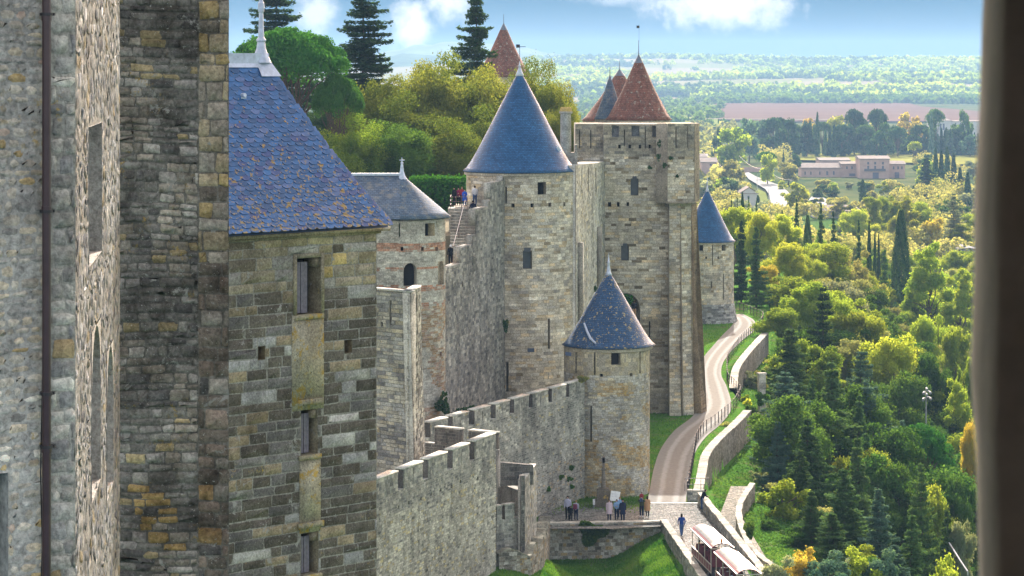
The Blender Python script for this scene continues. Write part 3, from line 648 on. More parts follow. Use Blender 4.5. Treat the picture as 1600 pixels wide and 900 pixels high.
for (s0, s1, t0) in ((-6, sR - 0.35, TL - 0.16), (sR - 0.352, sR + 0.12, TL - 0.42)): 
    b.add([cor(s0, t0, 0.05), cor(s1 + (0.15 if s1 > sR else 0), t0, 0.05), cor(s1, TL, 0.05), cor(s0, TL, 0.05), cor(s0, t0, 0), cor(s1, t0, 0)], [(0, 1, 2, 3), (0, 4, 5, 1)])
rA, rB = roofpt(-6, TL), roofpt(sR + 0.02, TL); 
b.box(((rA.x + rB.x) / 2, (rA.y + rB.y) / 2 + 0.02, rA.z + 0.10), ((rB - rA).length, 0.16, 0.28), math.atan2(dd.y, dd.x))
b.build('ridge_flashing', LEAD, T, cols=False)
fp = P(408, 70, rB.y - 0.02); b = MB(); zz = lambda v: -(v - HV) / F * fp.y
b.lathe((fp.x, fp.y), [(0.0, zz(98)), (0.26, zz(98)), (0.17, zz(84)), (0.12, zz(76)), (0.10, zz(66)), (0.125, zz(64)), (0.125, zz(62)), (0.075, zz(58)), (0.055, zz(20)), (0.075, zz(18)), (0.085, zz(13)), (0.08, zz(5)), (0.05, zz(2)), (0.035, zz(-30)), (0, zz(-40))], 10)
b.build('finial', LEAD, T, cols=False)
vp = roofpt((lambda k: (k * (E0 + upn * TL * .7).y - (E0 + upn * TL * .7).x) / (dd.x - k * dd.y))((388 - 800) / F), TL * 0.80, 0.02)
b = MB(); b.tube([vp - rn * 0.02, vp + rn * 0.10 - upn * 0.05], [0.07, 0.05], 8); b.box(tuple(vp - upn * 0.07), (0.16, 0.05, 0.03), math.atan2(dd.y, dd.x)); b.build('roof_vent', LEAD, T, cols=False)

# ------------------------------------------------------------------ towers and curtain walls
PT = [(5, (0.502, 0.449, 0.357)), (3, (0.436, 0.396, 0.330)), (1.2, (0.383, 0.357, 0.317)), (1.2, (0.542, 0.436, 0.291)), (1.2, (0.568, 0.529, 0.449)), (0.6, (0.317, 0.264, 0.185))]
PG = [(5, (0.389, 0.378, 0.342)), (3, (0.319, 0.319, 0.295)), (2, (0.248, 0.248, 0.236)), (1, (0.448, 0.425, 0.378)), (0.7, (0.401, 0.342, 0.224))]
PP = [(5, (0.507, 0.496, 0.437)), (3, (0.425, 0.425, 0.389)), (1.5, (0.354, 0.354, 0.319)), (1.2, (0.543, 0.496, 0.354)), (0.5, (0.260, 0.260, 0.236))]
DK = [(4, (0.16, 0.15, 0.14)), (3, (0.12, 0.115, 0.11)), (1, (0.22, 0.21, 0.19))]
def cone(T, c, prof, m, k=48, name='roof', fr=None, tilew=0.3):
    V = []; L = 0; Ls = [0]
    for (r0, z0), (r1, z1) in zip(prof, prof[1:]): L += math.hypot(r1 - r0, z1 - z0); Ls.append(L)
    for r_, z in prof:
        for j in range(k):
            a = 2 * math.pi * j / k; q = fr(a) if fr else 1; V.append((c[0] + r_ * q * math.sin(a), c[1] - r_ * q * math.cos(a), z))
    Q = []; UV = []; R = prof[0][0]
    for i in range(len(prof) - 1):
        for j in range(k):
            Q.append([i * k + j, i * k + (j + 1) % k, (i + 1) * k + (j + 1) % k, (i + 1) * k + j])
            for (ii, jj) in ((i, j), (i, j + 1), (i + 1, j + 1), (i + 1, j)): UV.append((jj / k * 2 * math.pi * max(prof[min(i, len(prof) - 2)][0], 0.7 * R * (1 - i / len(prof)) + 0.3), Ls[ii]))
    return mesh(name, V, np.array(Q), m, T, uv=UV, smooth=True)
def roundtower(name, label, u, Y, r, vtop, zbot, pal, m, ops, R, vE, vA, vS, roofm, ch=(0.22, 0.3), bw=(0.35, 0.8), seed=20, sprof=None, upper=None, flare=None, cu=None, cat='tower', bed=(0.27, 0.25, 0.21), slits=(), holes=(), wins=(), fr=None, k=48):
    cx = (u - 800) / F * Y; zof = lambda v: -(v - HV) / F * Y
    T = empty(name, (cx, Y, zbot), label, cat); S = Cyl((cx, Y), r, flare)
    R_ = [('arrow_slit', rect(S, *o), 0.5, VOID, False) for o in slits] + [('putlog_hole', rect(S, *o), 0.35, VOID, False) for o in holes] + [('window', rect(S, *o[:4]), 0.5, o[4], o[5]) for o in wins]
    op = [x[1] for x in R_]; zt = -(vtop - HV) / F * (Y - r)
    zu = zt
    if upper:
        zu = -(upper[0] - HV) / F * (Y - r)
        masonry('upper_masonry', S, -r * math.pi * 0.98, r * math.pi * 0.98, zu, zt, upper[2], upper[3], upper[1], m, T, openings=op, gap=0.014, relief=0.012, seed=seed + 1, step=0.6, zb=zu, back=(0.33, 0.30, 0.24))
    masonry('masonry', S, -r * math.pi * 0.98, r * math.pi * 0.98, zbot, zu, ch, bw, pal, m, T, openings=op, gap=0.022, relief=0.035, seed=seed, step=0.6, back=bed)
    for nm, rc, dp, bm, ar in R_: recess(nm, S, rc, dp, bm, T, arch=ar, c=(0.30, 0.27, 0.21))
    zA = zof(vA); zE = -(vE - HV) / F * (Y - R); H = zA - zE
    c2 = ((cu - 800) / F * Y if cu else cx, Y)
    prof = [(R * 0.97, zE - 0.05), (R, zE), (R * 0.93, zE + H * 0.035), (R * 0.845, zE + H * 0.105), (R * 0.75, zE + H * 0.2), (R * 0.55, zE + H * 0.42), (R * 0.33, zE + H * 0.67), (R * 0.12, zE + H * 0.9), (R * 0.055, zE + H * 0.965)]
    cone(T, c2, prof, roofm, fr=fr, k=k)
    b = MB(); b.lathe(c2, [(r * 1.0, zE - 0.35), (r * 1.03, zE - 0.3), (r * 1.03, zE - 0.08), (R * 0.96, zE - 0.052)], 40, fr=fr); b.m = 0; b.c = (0.38, 0.34, 0.27)
    b.C = [(0.36, 0.33, 0.27)] * len(b.Q); b.build('cornice', ST_PALE, T)
    b = MB(); sh = zof(vS) - zA
    b.lathe(c2, [(R * 0.062, zE + H * 0.955), (R * 0.075, zE + H * 0.962), (R * 0.045, zE + H * 1.0), (0.09, zA + sh * 0.45), (0.12, zA + sh * 0.5), (0.13, zA + sh * 0.55), (0.07, zA + sh * 0.62), (0.02, zA + sh)], 12); b.build('finial', LEAD, T, cols=False, smooth=True)
    return T, S
RED = plain('red_shutter', (0.22, 0.03, 0.02), 0.7)
GREYG = plain('leaded_glass', (0.05, 0.055, 0.065), 0.3)
# main tower with the tall blue cone
T1, S1 = roundtower('round_tower', 'large round tower with the tallest blue slate cone, beside the visitors stair', 815, 233, 5.0, 270, -30.5, PT, ST_PALE, [], 5.28, 270.5, 112, 95, SL_BLUE, ch=(0.24, 0.30), bw=(0.4, 0.95), seed=21, cu=812,
    slits=[(856, 498, 859, 545), (791, 566, 794.5, 612), (789.5, 292, 792, 318)], holes=[(799, 318, 804, 324), (829, 318, 833.5, 324), (857, 317, 861, 323), (880, 316, 883, 322)],
    wins=[(840, 285, 853, 304, VOID, False), (761, 285, 769, 294, RED, False), (817, 392, 831, 420, GREYG, False)], fr=lambda a: 1.0 if not (math.pi * 1.28 < a < math.pi * 1.86) else 0.985)
b = MB(); b.c = (0.07, 0.075, 0.085); rc = rect(S1, 820, 390, 828, 393); q = S1.map(np.float64((rc[0] + rc[1]) / 2), np.float64(rc[3]), np.float64(0.05)); b.box(tuple(q), (0.6, 0.12, 0.35)); b.build('window_head', COL, T1)
rc = rect(S1, 824, 541, 835, 547); q = S1.map(np.float64((rc[0] + rc[1]) / 2), np.float64(rc[2]), np.float64(0.06)); b = MB(); b.c = (0.06, 0.08, 0.12); b.box(tuple(q), (0.6, 0.06, 0.33)); tag(b.build('wall_plaque', COL), 'small dark plaque low on the large round tower', 'plaque')
# small dormer flashing and vane
b = MB(); cx = T1.location.x; zz = lambda v: -(v - HV) / F * 233
b.tube([(0.70, 233, zz(98)), (0.70, 233, zz(70))], 0.025, 6); b.box((0.55, 233, zz(72)), (0.35, 0.03, 0.3)); b.box((0.95, 233, zz(73)), (0.6, 0.03, 0.05)); b.build('weather_vane', IRON, T1, cols=False)
b = MB(); b.box((4.1, 231.6, zz(232)), (0.45, 0.8, 0.25), 0.3, Matrix.Rotation(0.9, 3, 'Y')); b.build('roof_flashing', LEAD, T1, cols=False)
# outer barbican tower
def P2(s, z, r):
    v = HV - z * F / 214; y = noise.noise(Vector((s * 0.5, z * 0.5, 5)))
    if (s < -1.0 and v > 690) or (v > 690 and y > 0.05) or y > 0.34: return pick([(3, (0.40, 0.29, 0.15)), (2, (0.36, 0.31, 0.22)), (2, (0.42, 0.36, 0.25))], r)
    return pick([(4, (0.42, 0.40, 0.35)), (3, (0.38, 0.37, 0.34)), (1.5, (0.33, 0.31, 0.27)), (1.5, (0.44, 0.39, 0.28))], r)
T2, S2 = roundtower('corner_tower', 'small round tower with blue slate cone standing beside the sandy path and the stone cross', 948, 218, 3.63, 548, -36.3, P2, ST_PALE, [], 3.98, 546, 425, 397, SL_OCHRE, ch=(0.15, 0.24), bw=(0.2, 0.5), seed=31, cu=951,
    upper=(587, [(5, (0.42, 0.36, 0.24)), (3, (0.38, 0.33, 0.23)), (2, (0.44, 0.38, 0.27))], (0.34, 0.42), (0.7, 1.5)),
    slits=[(899, 550, 901.6, 583), (928, 551, 930.5, 586), (999, 550, 1001, 583), (922, 634, 925, 690)], holes=[(937, 584, 942, 589), (984, 583, 988, 588)], wins=[(955, 549, 969.5, 570, VOID, False)])
b = MB(); b.tube([Vector((948 - 800 - 36, 0, 0)) * 0, Vector((0, 0, 0.01))], 0.001, 4); b = MB()
def on_cone(u, v, Y, cu, R, vE, vA, out=0.06):
    zE = -(vE - HV) / F * (Y - R); zA = -(vA - HV) / F * Y; cx = (cu - 800) / F * Y; z = -(v - HV) / F * (Y - 1.5)
    f = (z - zE) / (zA - zE); r_ = R * (1 - f) * 0.97 + out; dx = (u - 800) / F * (Y - 2) - cx; dx = max(-r_, min(r_, dx)); return Vector((cx + dx, Y - math.sqrt(max(r_ * r_ - dx * dx, 0)), z))
b.tube([on_cone(u, v, 218, 951, 3.98, 546, 425, 0.05) for u, v in ((913, 505), (917, 516), (922, 526), (930, 533))], [0.09, 0.11, 0.12, 0.08], 6); b.build('roof_flashing', LEAD, T2, cols=False)
q = S2.map(*[np.float64(x) for x in (S2.px(889, 553)[0], S2.px(889, 553)[1], 0.05)]); b = MB(); b.c = (0.10, 0.14, 0.24); b.box(tuple(q), (0.75, 0.06, 0.3), -0.9); tag(b.build('street_plaque', COL), 'blue name plaque under the eave of the small corner tower', 'plaque')
# far small tower
def P5(s, z, r):
    if z < -33.5: return pick([(3, (0.36, 0.36, 0.35)), (2, (0.18, 0.18, 0.18)), (2, (0.26, 0.26, 0.26)), (1, (0.46, 0.46, 0.45))], r)
    return pick(PT, r)
T5, S5 = roundtower('far_tower', 'distant round tower with blue cone at the bend of the path', 1105, 364, 3.75, 380, -36.8, P5, ST_PALE, [], 4.02, 379.5, 296, 276, SL_BLUE, seed=41, ch=(0.25, 0.32), bw=(0.3, 0.8), flare=lambda z: 0.7 * np.clip((-32.5 - z) / 4.3, 0, 1) ** 1.5,
    slits=[(1112.6, 382, 1113.8, 414), (1092.5, 428, 1093.7, 470), (1129.5, 428, 1130.8, 468), (1111, 440, 1112.6, 450)], holes=[(1102, 401, 1104.5, 404.5), (1121, 401, 1123.5, 404.5)], wins=[(1091.5, 380, 1098.5, 392, VOID, False), (1127.5, 380, 1133.5, 392, VOID, False)])
# square bishop-like tower
zof = lambda v, Y: -(v - HV) / F * Y
T4 = empty('square_tower', (13, 270, -36.3), 'tall square crenellated tower rising over the path, in front of the red tiled cones', 'tower')
def xat(u, Y): return (u - 800) / F * Y
f4 = Plane((xat(943, 267), 267), (xat(1046, 267), 267)); fS = Plane((xat(899, 268), 268), (xat(945, 268), 268))
def P4(s, z, r):
    v = HV - z * F / 267
    if v < 245: return pick([(3, (0.25, 0.23, 0.19)), (3, (0.31, 0.28, 0.22)), (2, (0.20, 0.19, 0.17)), (1, (0.36, 0.32, 0.25))], r)
    if v > 500: return pick([(4, (0.36, 0.31, 0.23)), (3, (0.31, 0.27, 0.21)), (1.5, (0.21, 0.17, 0.12)), (1, (0.4, 0.36, 0.3))], r)
    return pick(PT + [(0.6, (0.17, 0.14, 0.10))], r)
o4 = [rect(f4, 985.5, 279, 997.5, 305), rect(f4, 970.5, 384, 982.5, 407)]
hl = [rect(f4, *x) for x in ((966, 226, 970, 232), (982, 226, 986, 232), (998, 226, 1002, 232), (1013.5, 226, 1017, 232), (950, 316, 955, 323), (964, 316, 968, 323), (979, 316, 983, 322))]
sl = [rect(f4, *x) for x in ((975, 203, 976.3, 228), (1007.5, 198, 1008.8, 232), (1014, 502, 1016, 528))]
cr = [rect(f4, 956, 197, 967, 214), rect(f4, 987, 197, 999, 213), rect(f4, 1019, 197, 1030, 214)]
arch4 = rect(f4, 958, 458, 1000, 545)
masonry('masonry', f4, 0, f4.L, -36.3, zof(194, 267), (0.26, 0.33), (0.4, 1.1), P4, ST_PALE, T4, openings=o4 + hl + sl + cr + [arch4], gap=0.03, relief=0.045, seed=50, step=1, thick=7, back=(0.30, 0.27, 0.22))
for o in o4:
    recess('window', f4, o, 0.5, GREYG, T4, c=(0.30, 0.27, 0.21))
    q = f4.map(np.float64((o[0] + o[1]) / 2), np.float64(o[3]), np.float64(0.03)); b = MB(); b.c = (0.055, 0.06, 0.07); b.box(tuple(q + np.array([0, 0, 0.1])), (0.42, 0.12, 0.3)); b.build('window_head', COL, T4)
for o in hl: recess('putlog_hole', f4, o, 0.4, VOID, T4)
for o in sl: recess('arrow_slit', f4, o, 0.5, VOID, T4)
for o in cr: recess('crenel', f4, o, 0.6, ST_GREY, T4, c=(0.20, 0.21, 0.23))
recess('archway', f4, arch4, 3.5, GRASS, T4, arch=True, c=(0.36, 0.32, 0.26))
fS_ops = [rect(fS, 905, 203, 906.3, 232), rect(fS, 922.5, 203, 923.8, 232), rect(fS, 916, 249, 925, 252)]
masonry('side_turret', fS, 0, fS.L - 0.12, zof(268, 268), zof(193.5, 268), (0.26, 0.33), (0.4, 1.1), P4, ST_PALE, T4, openings=fS_ops[:2], gap=0.03, relief=0.045, seed=51, thick=6, back=(0.26, 0.24, 0.2))
for o in fS_ops[:2]: recess('arrow_slit', fS, o, 0.5, VOID, T4)
fT = Plane((xat(1043, 265.2), 265.2), (xat(1085, 265.2), 265.2)); fT2 = Plane((xat(1085, 265.2), 265.2), (xat(1092.5, 269.5), 269.5))
ot = [rect(fT, 1055.5, 200, 1057, 231), rect(fT, 1074, 197, 1075, 231)]
masonry('corner_turret', fT, 0, fT.L, zof(316, 265), zof(193, 265), (0.26, 0.33), (0.4, 1.1), P4, ST_PALE, T4, openings=ot, gap=0.03, relief=0.045, seed=52, thick=5, back=(0.29, 0.26, 0.21))
for o in ot: recess('arrow_slit', fT, o, 0.5, VOID, T4)
masonry('turret_side', fT2, 0, fT2.L, zof(316, 267), zof(193, 267), (0.26, 0.33), (0.4, 1.1), [(1, (0.27, 0.24, 0.19)), (1, (0.22, 0.2, 0.16))], ST_PALE, T4, gap=0.03, relief=0.045, seed=53, thick=4)
cap(T4, fT, -0.1, fT.L + 0.1, zof(319, 265), -2, 0.12, 0.28, ST_PALE, (0.30, 0.27, 0.21), 'corbel_course')
for (u0, u1, y0, y1, ln, sd, pl) in ((1045.5, 1063.5, 265.6, 265.6, 0.07, 54, PT), (1063.6, 1080, 265.8, 266.4, 0.06, 55, PT), (1080.2, 1088.5, 266.6, 268.5, 0.12, 56, [(1, (0.25, 0.19, 0.12)), (1, (0.20, 0.15, 0.10))])):
    fb = Plane((xat(u0, y0), y0), (xat(u1, y1), y1), ln, -27)
    masonry('buttress', fb, 0, fb.L, -36.4, zof(319, 265.5), (0.26, 0.33), (0.35, 0.9), pl, ST_PALE, T4, gap=0.028, relief=0.035, seed=sd, thick=2.5, back=(0.29, 0.26, 0.21))
# body of the tower behind its faces
b = MB(); b.c = (0.25, 0.23, 0.19); b.box((13.9, 274, -21.6), (9.8, 9, 29)); b.build('tower_body', ST_PALE, T4)
# wall between tower 1 and square tower
f5 = Plane((xat(899, 231), 231), (xat(945, 267.5), 267.5))
T = empty('inner_curtain_wall', (7, 248, -36), 'streaked grey curtain wall linking the large round tower to the square tower', 'castle wall')
t5 = lambda a: -8.85 - 1.0 * a / f5.L
sl5 = [rect(f5, u, 262, u + 1.0, 300) for u in (908, 918, 930)]
masonry('masonry', f5, 0, f5.L, -36.2, -8.8, (0.24, 0.32), (0.5, 1.3), PP, ST_GREY, T, openings=sl5, gap=0.03, relief=0.05, seed=60, thick=2.2, topf=t5, step=1.2, back=(0.36, 0.35, 0.31))
for o in sl5: recess('arrow_slit', f5, o, 0.5, VOID, T)
for u in (902, 932): 
    a = f5.px(u, 350)[0]; cap(T, f5, a, a + 0.8, -25, 0.0, 0.5, 9, ST_GREY, (0.27, 0.25, 0.21), 'rib')
# chimney
T = empty('chimney', (xat(885, 238), 238, -16), 'round stone chimney with an ochre top beside the large blue cone', 'chimney')
b = MB(); b.c = (0.34, 0.31, 0.27); c = (xat(884, 239), 239); b.lathe(c, [(0.52, zof(262, 239)), (0.50, zof(178, 239)), (0.62, zof(177, 239)), (0.62, zof(174, 239))], 20); b.build('shaft', ST_PALE, T, smooth=False)
b = MB(); b.c = (0.38, 0.27, 0.10); b.lathe(c, [(0.60, zof(174, 239)), (0.46, zof(167.5, 239)), (0.3, zof(167.5, 239)), (0.3, zof(172, 239)), (0, zof(172, 239))], 20); b.build('cap', ST_PALE, T)
b = MB(); b.c = (0.31, 0.28, 0.24); b.box((c[0] + 0.3, 239.3, -11.2), (1.6, 1.6, 6.5)); b.box((c[0] + 0.95, 239.0, -10.9), (0.25, 1.2, 7.4)); b.build('base', ST_PALE, T)

# gatehouse with arched window
def P0f(s, z, r):
    v = HV - z * F / 204
    for bv, ww in ((387.5, 7), (451, 5), (478, 4), (421, 2.5)):
        if abs(v - bv) < ww and r.random() < (0.95 if bv < 400 else 0.7): return pick([(2, (0.40, 0.22, 0.15)), (1, (0.36, 0.26, 0.2))], r)
    if v > 480 and s > -1 and noise.noise(Vector((s * 0.4, z * 0.4, 9))) > -0.1: return pick([(2, (0.34, 0.24, 0.15)), (2, (0.42, 0.38, 0.31)), (1, (0.36, 0.26, 0.2))], r)
    return pick([(4, (0.42, 0.40, 0.35)), (3, (0.39, 0.37, 0.32)), (1, (0.44, 0.41, 0.35)), (1, (0.35, 0.33, 0.29))], r)
T0 = empty('gatehouse_tower', (xat(628, 207), 207, -28.5), 'round ended gatehouse with red brick bands, arched window and weathered slate roof', 'tower')
S0 = Cyl((xat(628, 207), 207), 3.5); w0 = [rect(S0, 609, 349, 625, 370), rect(S0, 664, 349, 679, 369)]; aw = [rect(S0, 630.5, 411, 651, 447), rect(S0, 684, 408, 693, 445)]
h0 = [rect(S0, u - 2, 386, u + 2.2, 392) for u in (603, 628, 660, 682)] + [rect(S0, 687, 550, 690, 556)]
GREENBK = plain('shrub_seen_through', (0.03, 0.09, 0.02), 0.9, 0, 0.5, 3)
masonry('masonry', S0, -11.0, 11.0, -28.5, -12.2, (0.14, 0.2), (0.3, 0.6), P0f, ST_PALE, T0, openings=w0 + aw + h0, gap=0.018, relief=0.02, seed=70, step=0.5, back=(0.40, 0.38, 0.34))
recess('window', S0, w0[0], 0.6, GREENBK, T0, c=(0.34, 0.3, 0.24)); recess('window', S0, w0[1], 0.7, VOID, T0, c=(0.42, 0.36, 0.24))
recess('window', S0, aw[0], 0.6, VOID, T0, arch=True, c=(0.36, 0.33, 0.28)); recess('niche', S0, aw[1], 0.3, ST_PALE, T0, arch=True, c=(0.30, 0.25, 0.19))
for o in h0: recess('putlog_hole', S0, o, 0.4, VOID, T0, c=(0.3, 0.2, 0.15))
for u in (595, 632, 684):
    for k_ in (0,):
        q = S0.map(np.float64(S0.px(u, 350)[0]), np.float64(-12.5), np.float64(0.12)); b = MB(); b.c = (0.36, 0.34, 0.28); b.box(tuple(q), (0.4, 0.3, 0.4)); b.build('corbel', ST_PALE, T0)
q = S0.map(np.float64(S0.px(600, 407)[0]), np.float64(S0.px(600, 407)[1]), np.float64(0.05)); b = MB(); b.c = (0.09, 0.15, 0.30); b.box(tuple(q), (0.55, 0.05, 0.33), -0.5)
b.c = (0.3, 0.34, 0.42); b.box(tuple(q + np.array([-0.015, -0.032, 0.05])), (0.4, 0.02, 0.035), -0.5); b.box(tuple(q + np.array([-0.015, -0.032, -0.05])), (0.4, 0.02, 0.035), -0.5); tag(b.build('street_plaque', COL), 'blue name plaque on the banded gatehouse wall', 'plaque')
cxy = (xat(628, 207), 207); zE = -12.05; zA = zof(273, 207)
cone(T0, cxy, [(3.9, zE - 0.06), (3.98, zE), (3.5, zE + 0.4), (0.25, zA - 0.2), (0.1, zA)], SL_GREY)
b = MB(); x0, x1 = cxy[0] - 12, cxy[0]
V = [(x0, 203.02, zE), (x1, 203.02, zE), (x1, 203.5, zE + .4), (x0, 203.5, zE + .4), (x1, 207, zA), (x0, 207, zA), (x1, 211, zE), (x0, 211, zE)]
mesh('roof_slope', V, np.array([[0, 1, 2, 3], [3, 2, 4, 5], [5, 4, 6, 7]]), SL_GREY, T0, uv=[(x0, 0), (x1, 0), (x1, .6), (x0, .6), (x0, .6), (x1, .6), (x1, 5), (x0, 5), (x0, 5), (x1, 5), (x1, 9), (x0, 9)])
b = MB(); b.box(((x0 + x1) / 2, 207, zA + 0.03), (12, 0.25, 0.2)); b.build('ridge_flashing', LEAD, T0, cols=False)
b = MB(); b.lathe(cxy, [(0.5, zA - 0.45), (0.28, zA - 0.1), (0.16, zA + 0.3), (0.09, zA + 0.9), (0.13, zA + 0.92), (0.12, zA + 0.98), (0.05, zA + 1.05), (0.04, zA + 1.4)], 10); b.box((cxy[0], cxy[1], zA + 1.18), (0.4, 0.06, 0.07)); b.build('finial', LEAD, T0, cols=False)
b = MB(); b.c = (0.3, 0.28, 0.24)
fG = Plane((cxy[0] - 12, 203.5), (cxy[0], 203.5)); masonry('side_masonry', fG, 0, 11.9, -28.5, -12.2, (0.14, 0.2), (0.3, 0.6), P0f, ST_PALE, T0, gap=0.018, relief=0.02, seed=71, thick=3)

# stair wall from gatehouse to round tower
f3 = Plane((xat(694, 208), 208), (xat(791, 229), 229)); u3 = lambda u: f3.px(u, 400)[0]
T = empty('stair_wall', (xat(740, 218), 218, -29.5), 'stepped grey curtain wall climbing from the gatehouse to the large round tower', 'castle wall')
steps = [(u3(694), -16.3), (u3(719), -15.0), (u3(738.5), -14.25), (u3(742.5), -12.1), (u3(763), -11.6), (u3(766), -10.1), (u3(786), -9.7)]
def t3(a):
    z = steps[0][1]
    for s, q in steps:
        if a >= s: z = q
    return z
sl3 = [rect(f3, 709, 441, 711, 449), rect(f3, 721, 440, 723, 448), rect(f3, 763.5, 322, 765, 365)]
def P3(s, z, r): return pick([(4, (0.24, 0.235, 0.22)), (4, (0.31, 0.30, 0.27)), (2, (0.17, 0.17, 0.165)), (1, (0.36, 0.34, 0.3))], r)
masonry('masonry', f3, 0, f3.L, -29.6, -9.6, (0.22, 0.30), (0.35, 0.8), P3, ST_GREY, T, openings=sl3[:2], gap=0.03, relief=0.06, seed=80, topf=t3, step=0.35, back=(0.29, 0.28, 0.25))
for o in sl3[:2]: recess('arrow_slit', f3, o, 0.5, VOID, T)
for (s, q), (s2, q2) in zip(steps, steps[1:] + [(f3.L, 0)]): cap(T, f3, s, s2, q - 1.4, -0.6, -0.01, 1.42, ST_GREY, (0.31, 0.30, 0.27), 'parapet_block')
# visitors stair
T = empty('stone_stair', (xat(722, 222), 222, -20), 'worn stone stair rising behind the stepped wall to a railed landing', 'stairs')
b = MB(); b.c = (0.30, 0.28, 0.24); n = 16
for i in range(n):
    Y = 217 + i * 0.52; z = -16.3 + (i + 1) * 0.225; b.box((xat(723, Y), Y + 0.3, z - 0.6), (2.15, 0.56, 1.2))
b.build('steps', ST_GREY, T)
lz = -12.5; Yl = 227.5
b = MB(); b.c = (0.40, 0.38, 0.34); b.box((xat(716, Yl) - 0.0, Yl, lz - 0.16), (1.75, 3.2, 0.32)); b.build('landing', ST_GREY, T)
b = MB(); b.c = (0.36, 0.35, 0.31); b.box((xat(714, Yl) - 0.2, Yl + 0.3, lz - 3.3), (1.0, 1.6, 6)); b.build('pier', ST_GREY, T)
b = MB(); b.c = (0.33, 0.31, 0.27); b.box((xat(737, 230), 231.5, -13.6), (3.2, 6, 2.2)); b.build('upper_landing', ST_GREY, T)
T = empty('landing_railing', (xat(712, Yl), Yl - 1.5, lz), 'rusty red iron railing round the stair landing and down the steps', 'railing')
b = MB(); Yr = Yl - 1.5; xl, xr = xat(703.5, Yr), xat(730, Yr)
for k_ in range(4): 
    x = xl + (xr - xl) * k_ / 3; p = MB(); p.tube([(x, Yr, lz), (x, Yr, lz + 1.05)], 0.03, 6); p.build('post', RUST, T, cols=False)
for z in (0.3, 0.65, 1.05): p = MB(); p.tube([(xl, Yr, lz + z), (xr, Yr, lz + z)], 0.025, 6); p.tube([(xl, Yr, lz + z), (xl, Yr + 3, lz + z)], 0.025, 6); p.build('rail', RUST, T, cols=False)
p = MB(); p.tube([(xat(708, 217), 217, -15.2), (xat(727, 225.5), 225.5, -11.7)], 0.03, 6); p.tube([(xat(708, 217), 217, -16.6), (xat(708, 217), 217, -15.2)], 0.03, 6); p.tube([(xat(717, 220.5), 220.5, -14.8), (xat(717, 220.5), 220.5, -13.6)], 0.03, 6); p.build('handrail', RUST, T, cols=False)

# square pier in front of the gatehouse
T = empty('stone_pier', (xat(640, 176), 176, -28.5), 'square stone watch pier with arrow slits, in front of the banded gatehouse', 'tower')
fa = Plane((xat(580, 178.5), 178.5), (xat(640, 176), 176)); fb = Plane((xat(640, 176), 176), (xat(656.5, 180.5), 180.5), 0.035, -19)
oa = [rect(fa, 610, 470, 612.5, 508), rect(fa, 596.5, 503, 599, 510)]; ob = [rect(fb, 645.5, 465, 650, 488)]
PB = [(4, (0.36, 0.33, 0.27)), (3, (0.29, 0.28, 0.26)), (2, (0.21, 0.20, 0.19)), (1, (0.40, 0.35, 0.26))]
masonry('masonry', fa, 0, fa.L, -28.5, -15.55, (0.22, 0.30), (0.4, 1.2), PB, ST_PALE, T, openings=oa, gap=0.035, relief=0.08, seed=85, thick=0.6, step=0.6)
masonry('side_masonry', fb, 0, fb.L, -28.5, -15.45, (0.22, 0.30), (0.35, 0.9), [(3, (0.44, 0.42, 0.36)), (2, (0.35, 0.34, 0.3)), (1.5, (0.22, 0.21, 0.19))], ST_GREY, T, openings=ob, gap=0.03, relief=0.10, seed=86, thick=0.5, step=0.6)
for o in oa: recess('arrow_slit', fa, o, 0.5, VOID, T)
recess('crenel', fb, ob[0], 0.4, ST_GREY, T, c=(0.2, 0.2, 0.2))
b = MB(); b.c = (0.30, 0.29, 0.26); b.prism([(xat(580, 178.5), 178.8), (xat(640, 176), 176.3), (xat(656, 180.5), 180.6), (xat(590, 184), 184)], -28.5, -15.9); b.build('core', ST_GREY, T)
for f_, l_ in ((fa, fa.L), (fb, fb.L)): cap(T, f_, 0, l_, -15.5, -0.5, 0.08, 0.14, ST_PALE, (0.44, 0.43, 0.40), 'coping')

# outer curtain walls with merlons
def curtain(name, label, A, B, zb, zs, zm, merl, pal, m, ch, bw, seed, thick=1.6, mt=0.55, lean=0.0, group=None, slit=True, holes=()):
    f = Plane(A, B, lean, -30) if len(A) == 2 else A
    T = empty(name, (f.A.x, f.A.y, zb), label, 'castle wall')
    masonry('masonry', f, 0, f.L, zb, zs, ch, bw, pal, m, T, openings=holes, gap=0.035, relief=0.05, seed=seed, thick=thick, step=1.0, back=(0.36, 0.35, 0.31))
    for o in holes: recess('putlog_hole', f, o, 0.4, VOID, T)
    for i, (a, b_) in enumerate(merl):
        sl_ = [(a + (b_ - a) * 0.5 - 0.035, a + (b_ - a) * 0.5 + 0.035, zs - 0.0 + 0.1, zm - 0.25)] if slit and b_ - a > 1 else []
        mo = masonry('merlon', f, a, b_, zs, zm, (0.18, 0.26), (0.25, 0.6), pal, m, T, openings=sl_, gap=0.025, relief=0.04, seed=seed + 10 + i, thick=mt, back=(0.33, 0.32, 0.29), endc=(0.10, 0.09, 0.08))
        cap(T, f, a - 0.03, b_ + 0.03, zm, -mt - 0.04, 0.07, 0.10, ST_GREY, (0.50, 0.48, 0.43), 'coping')
    return T, f
A1, B1 = (xat(583, 161), 161), (xat(774, 182), 182); f1 = Plane(A1, B1)
s1 = lambda u: f1.px(u, 715)[0]
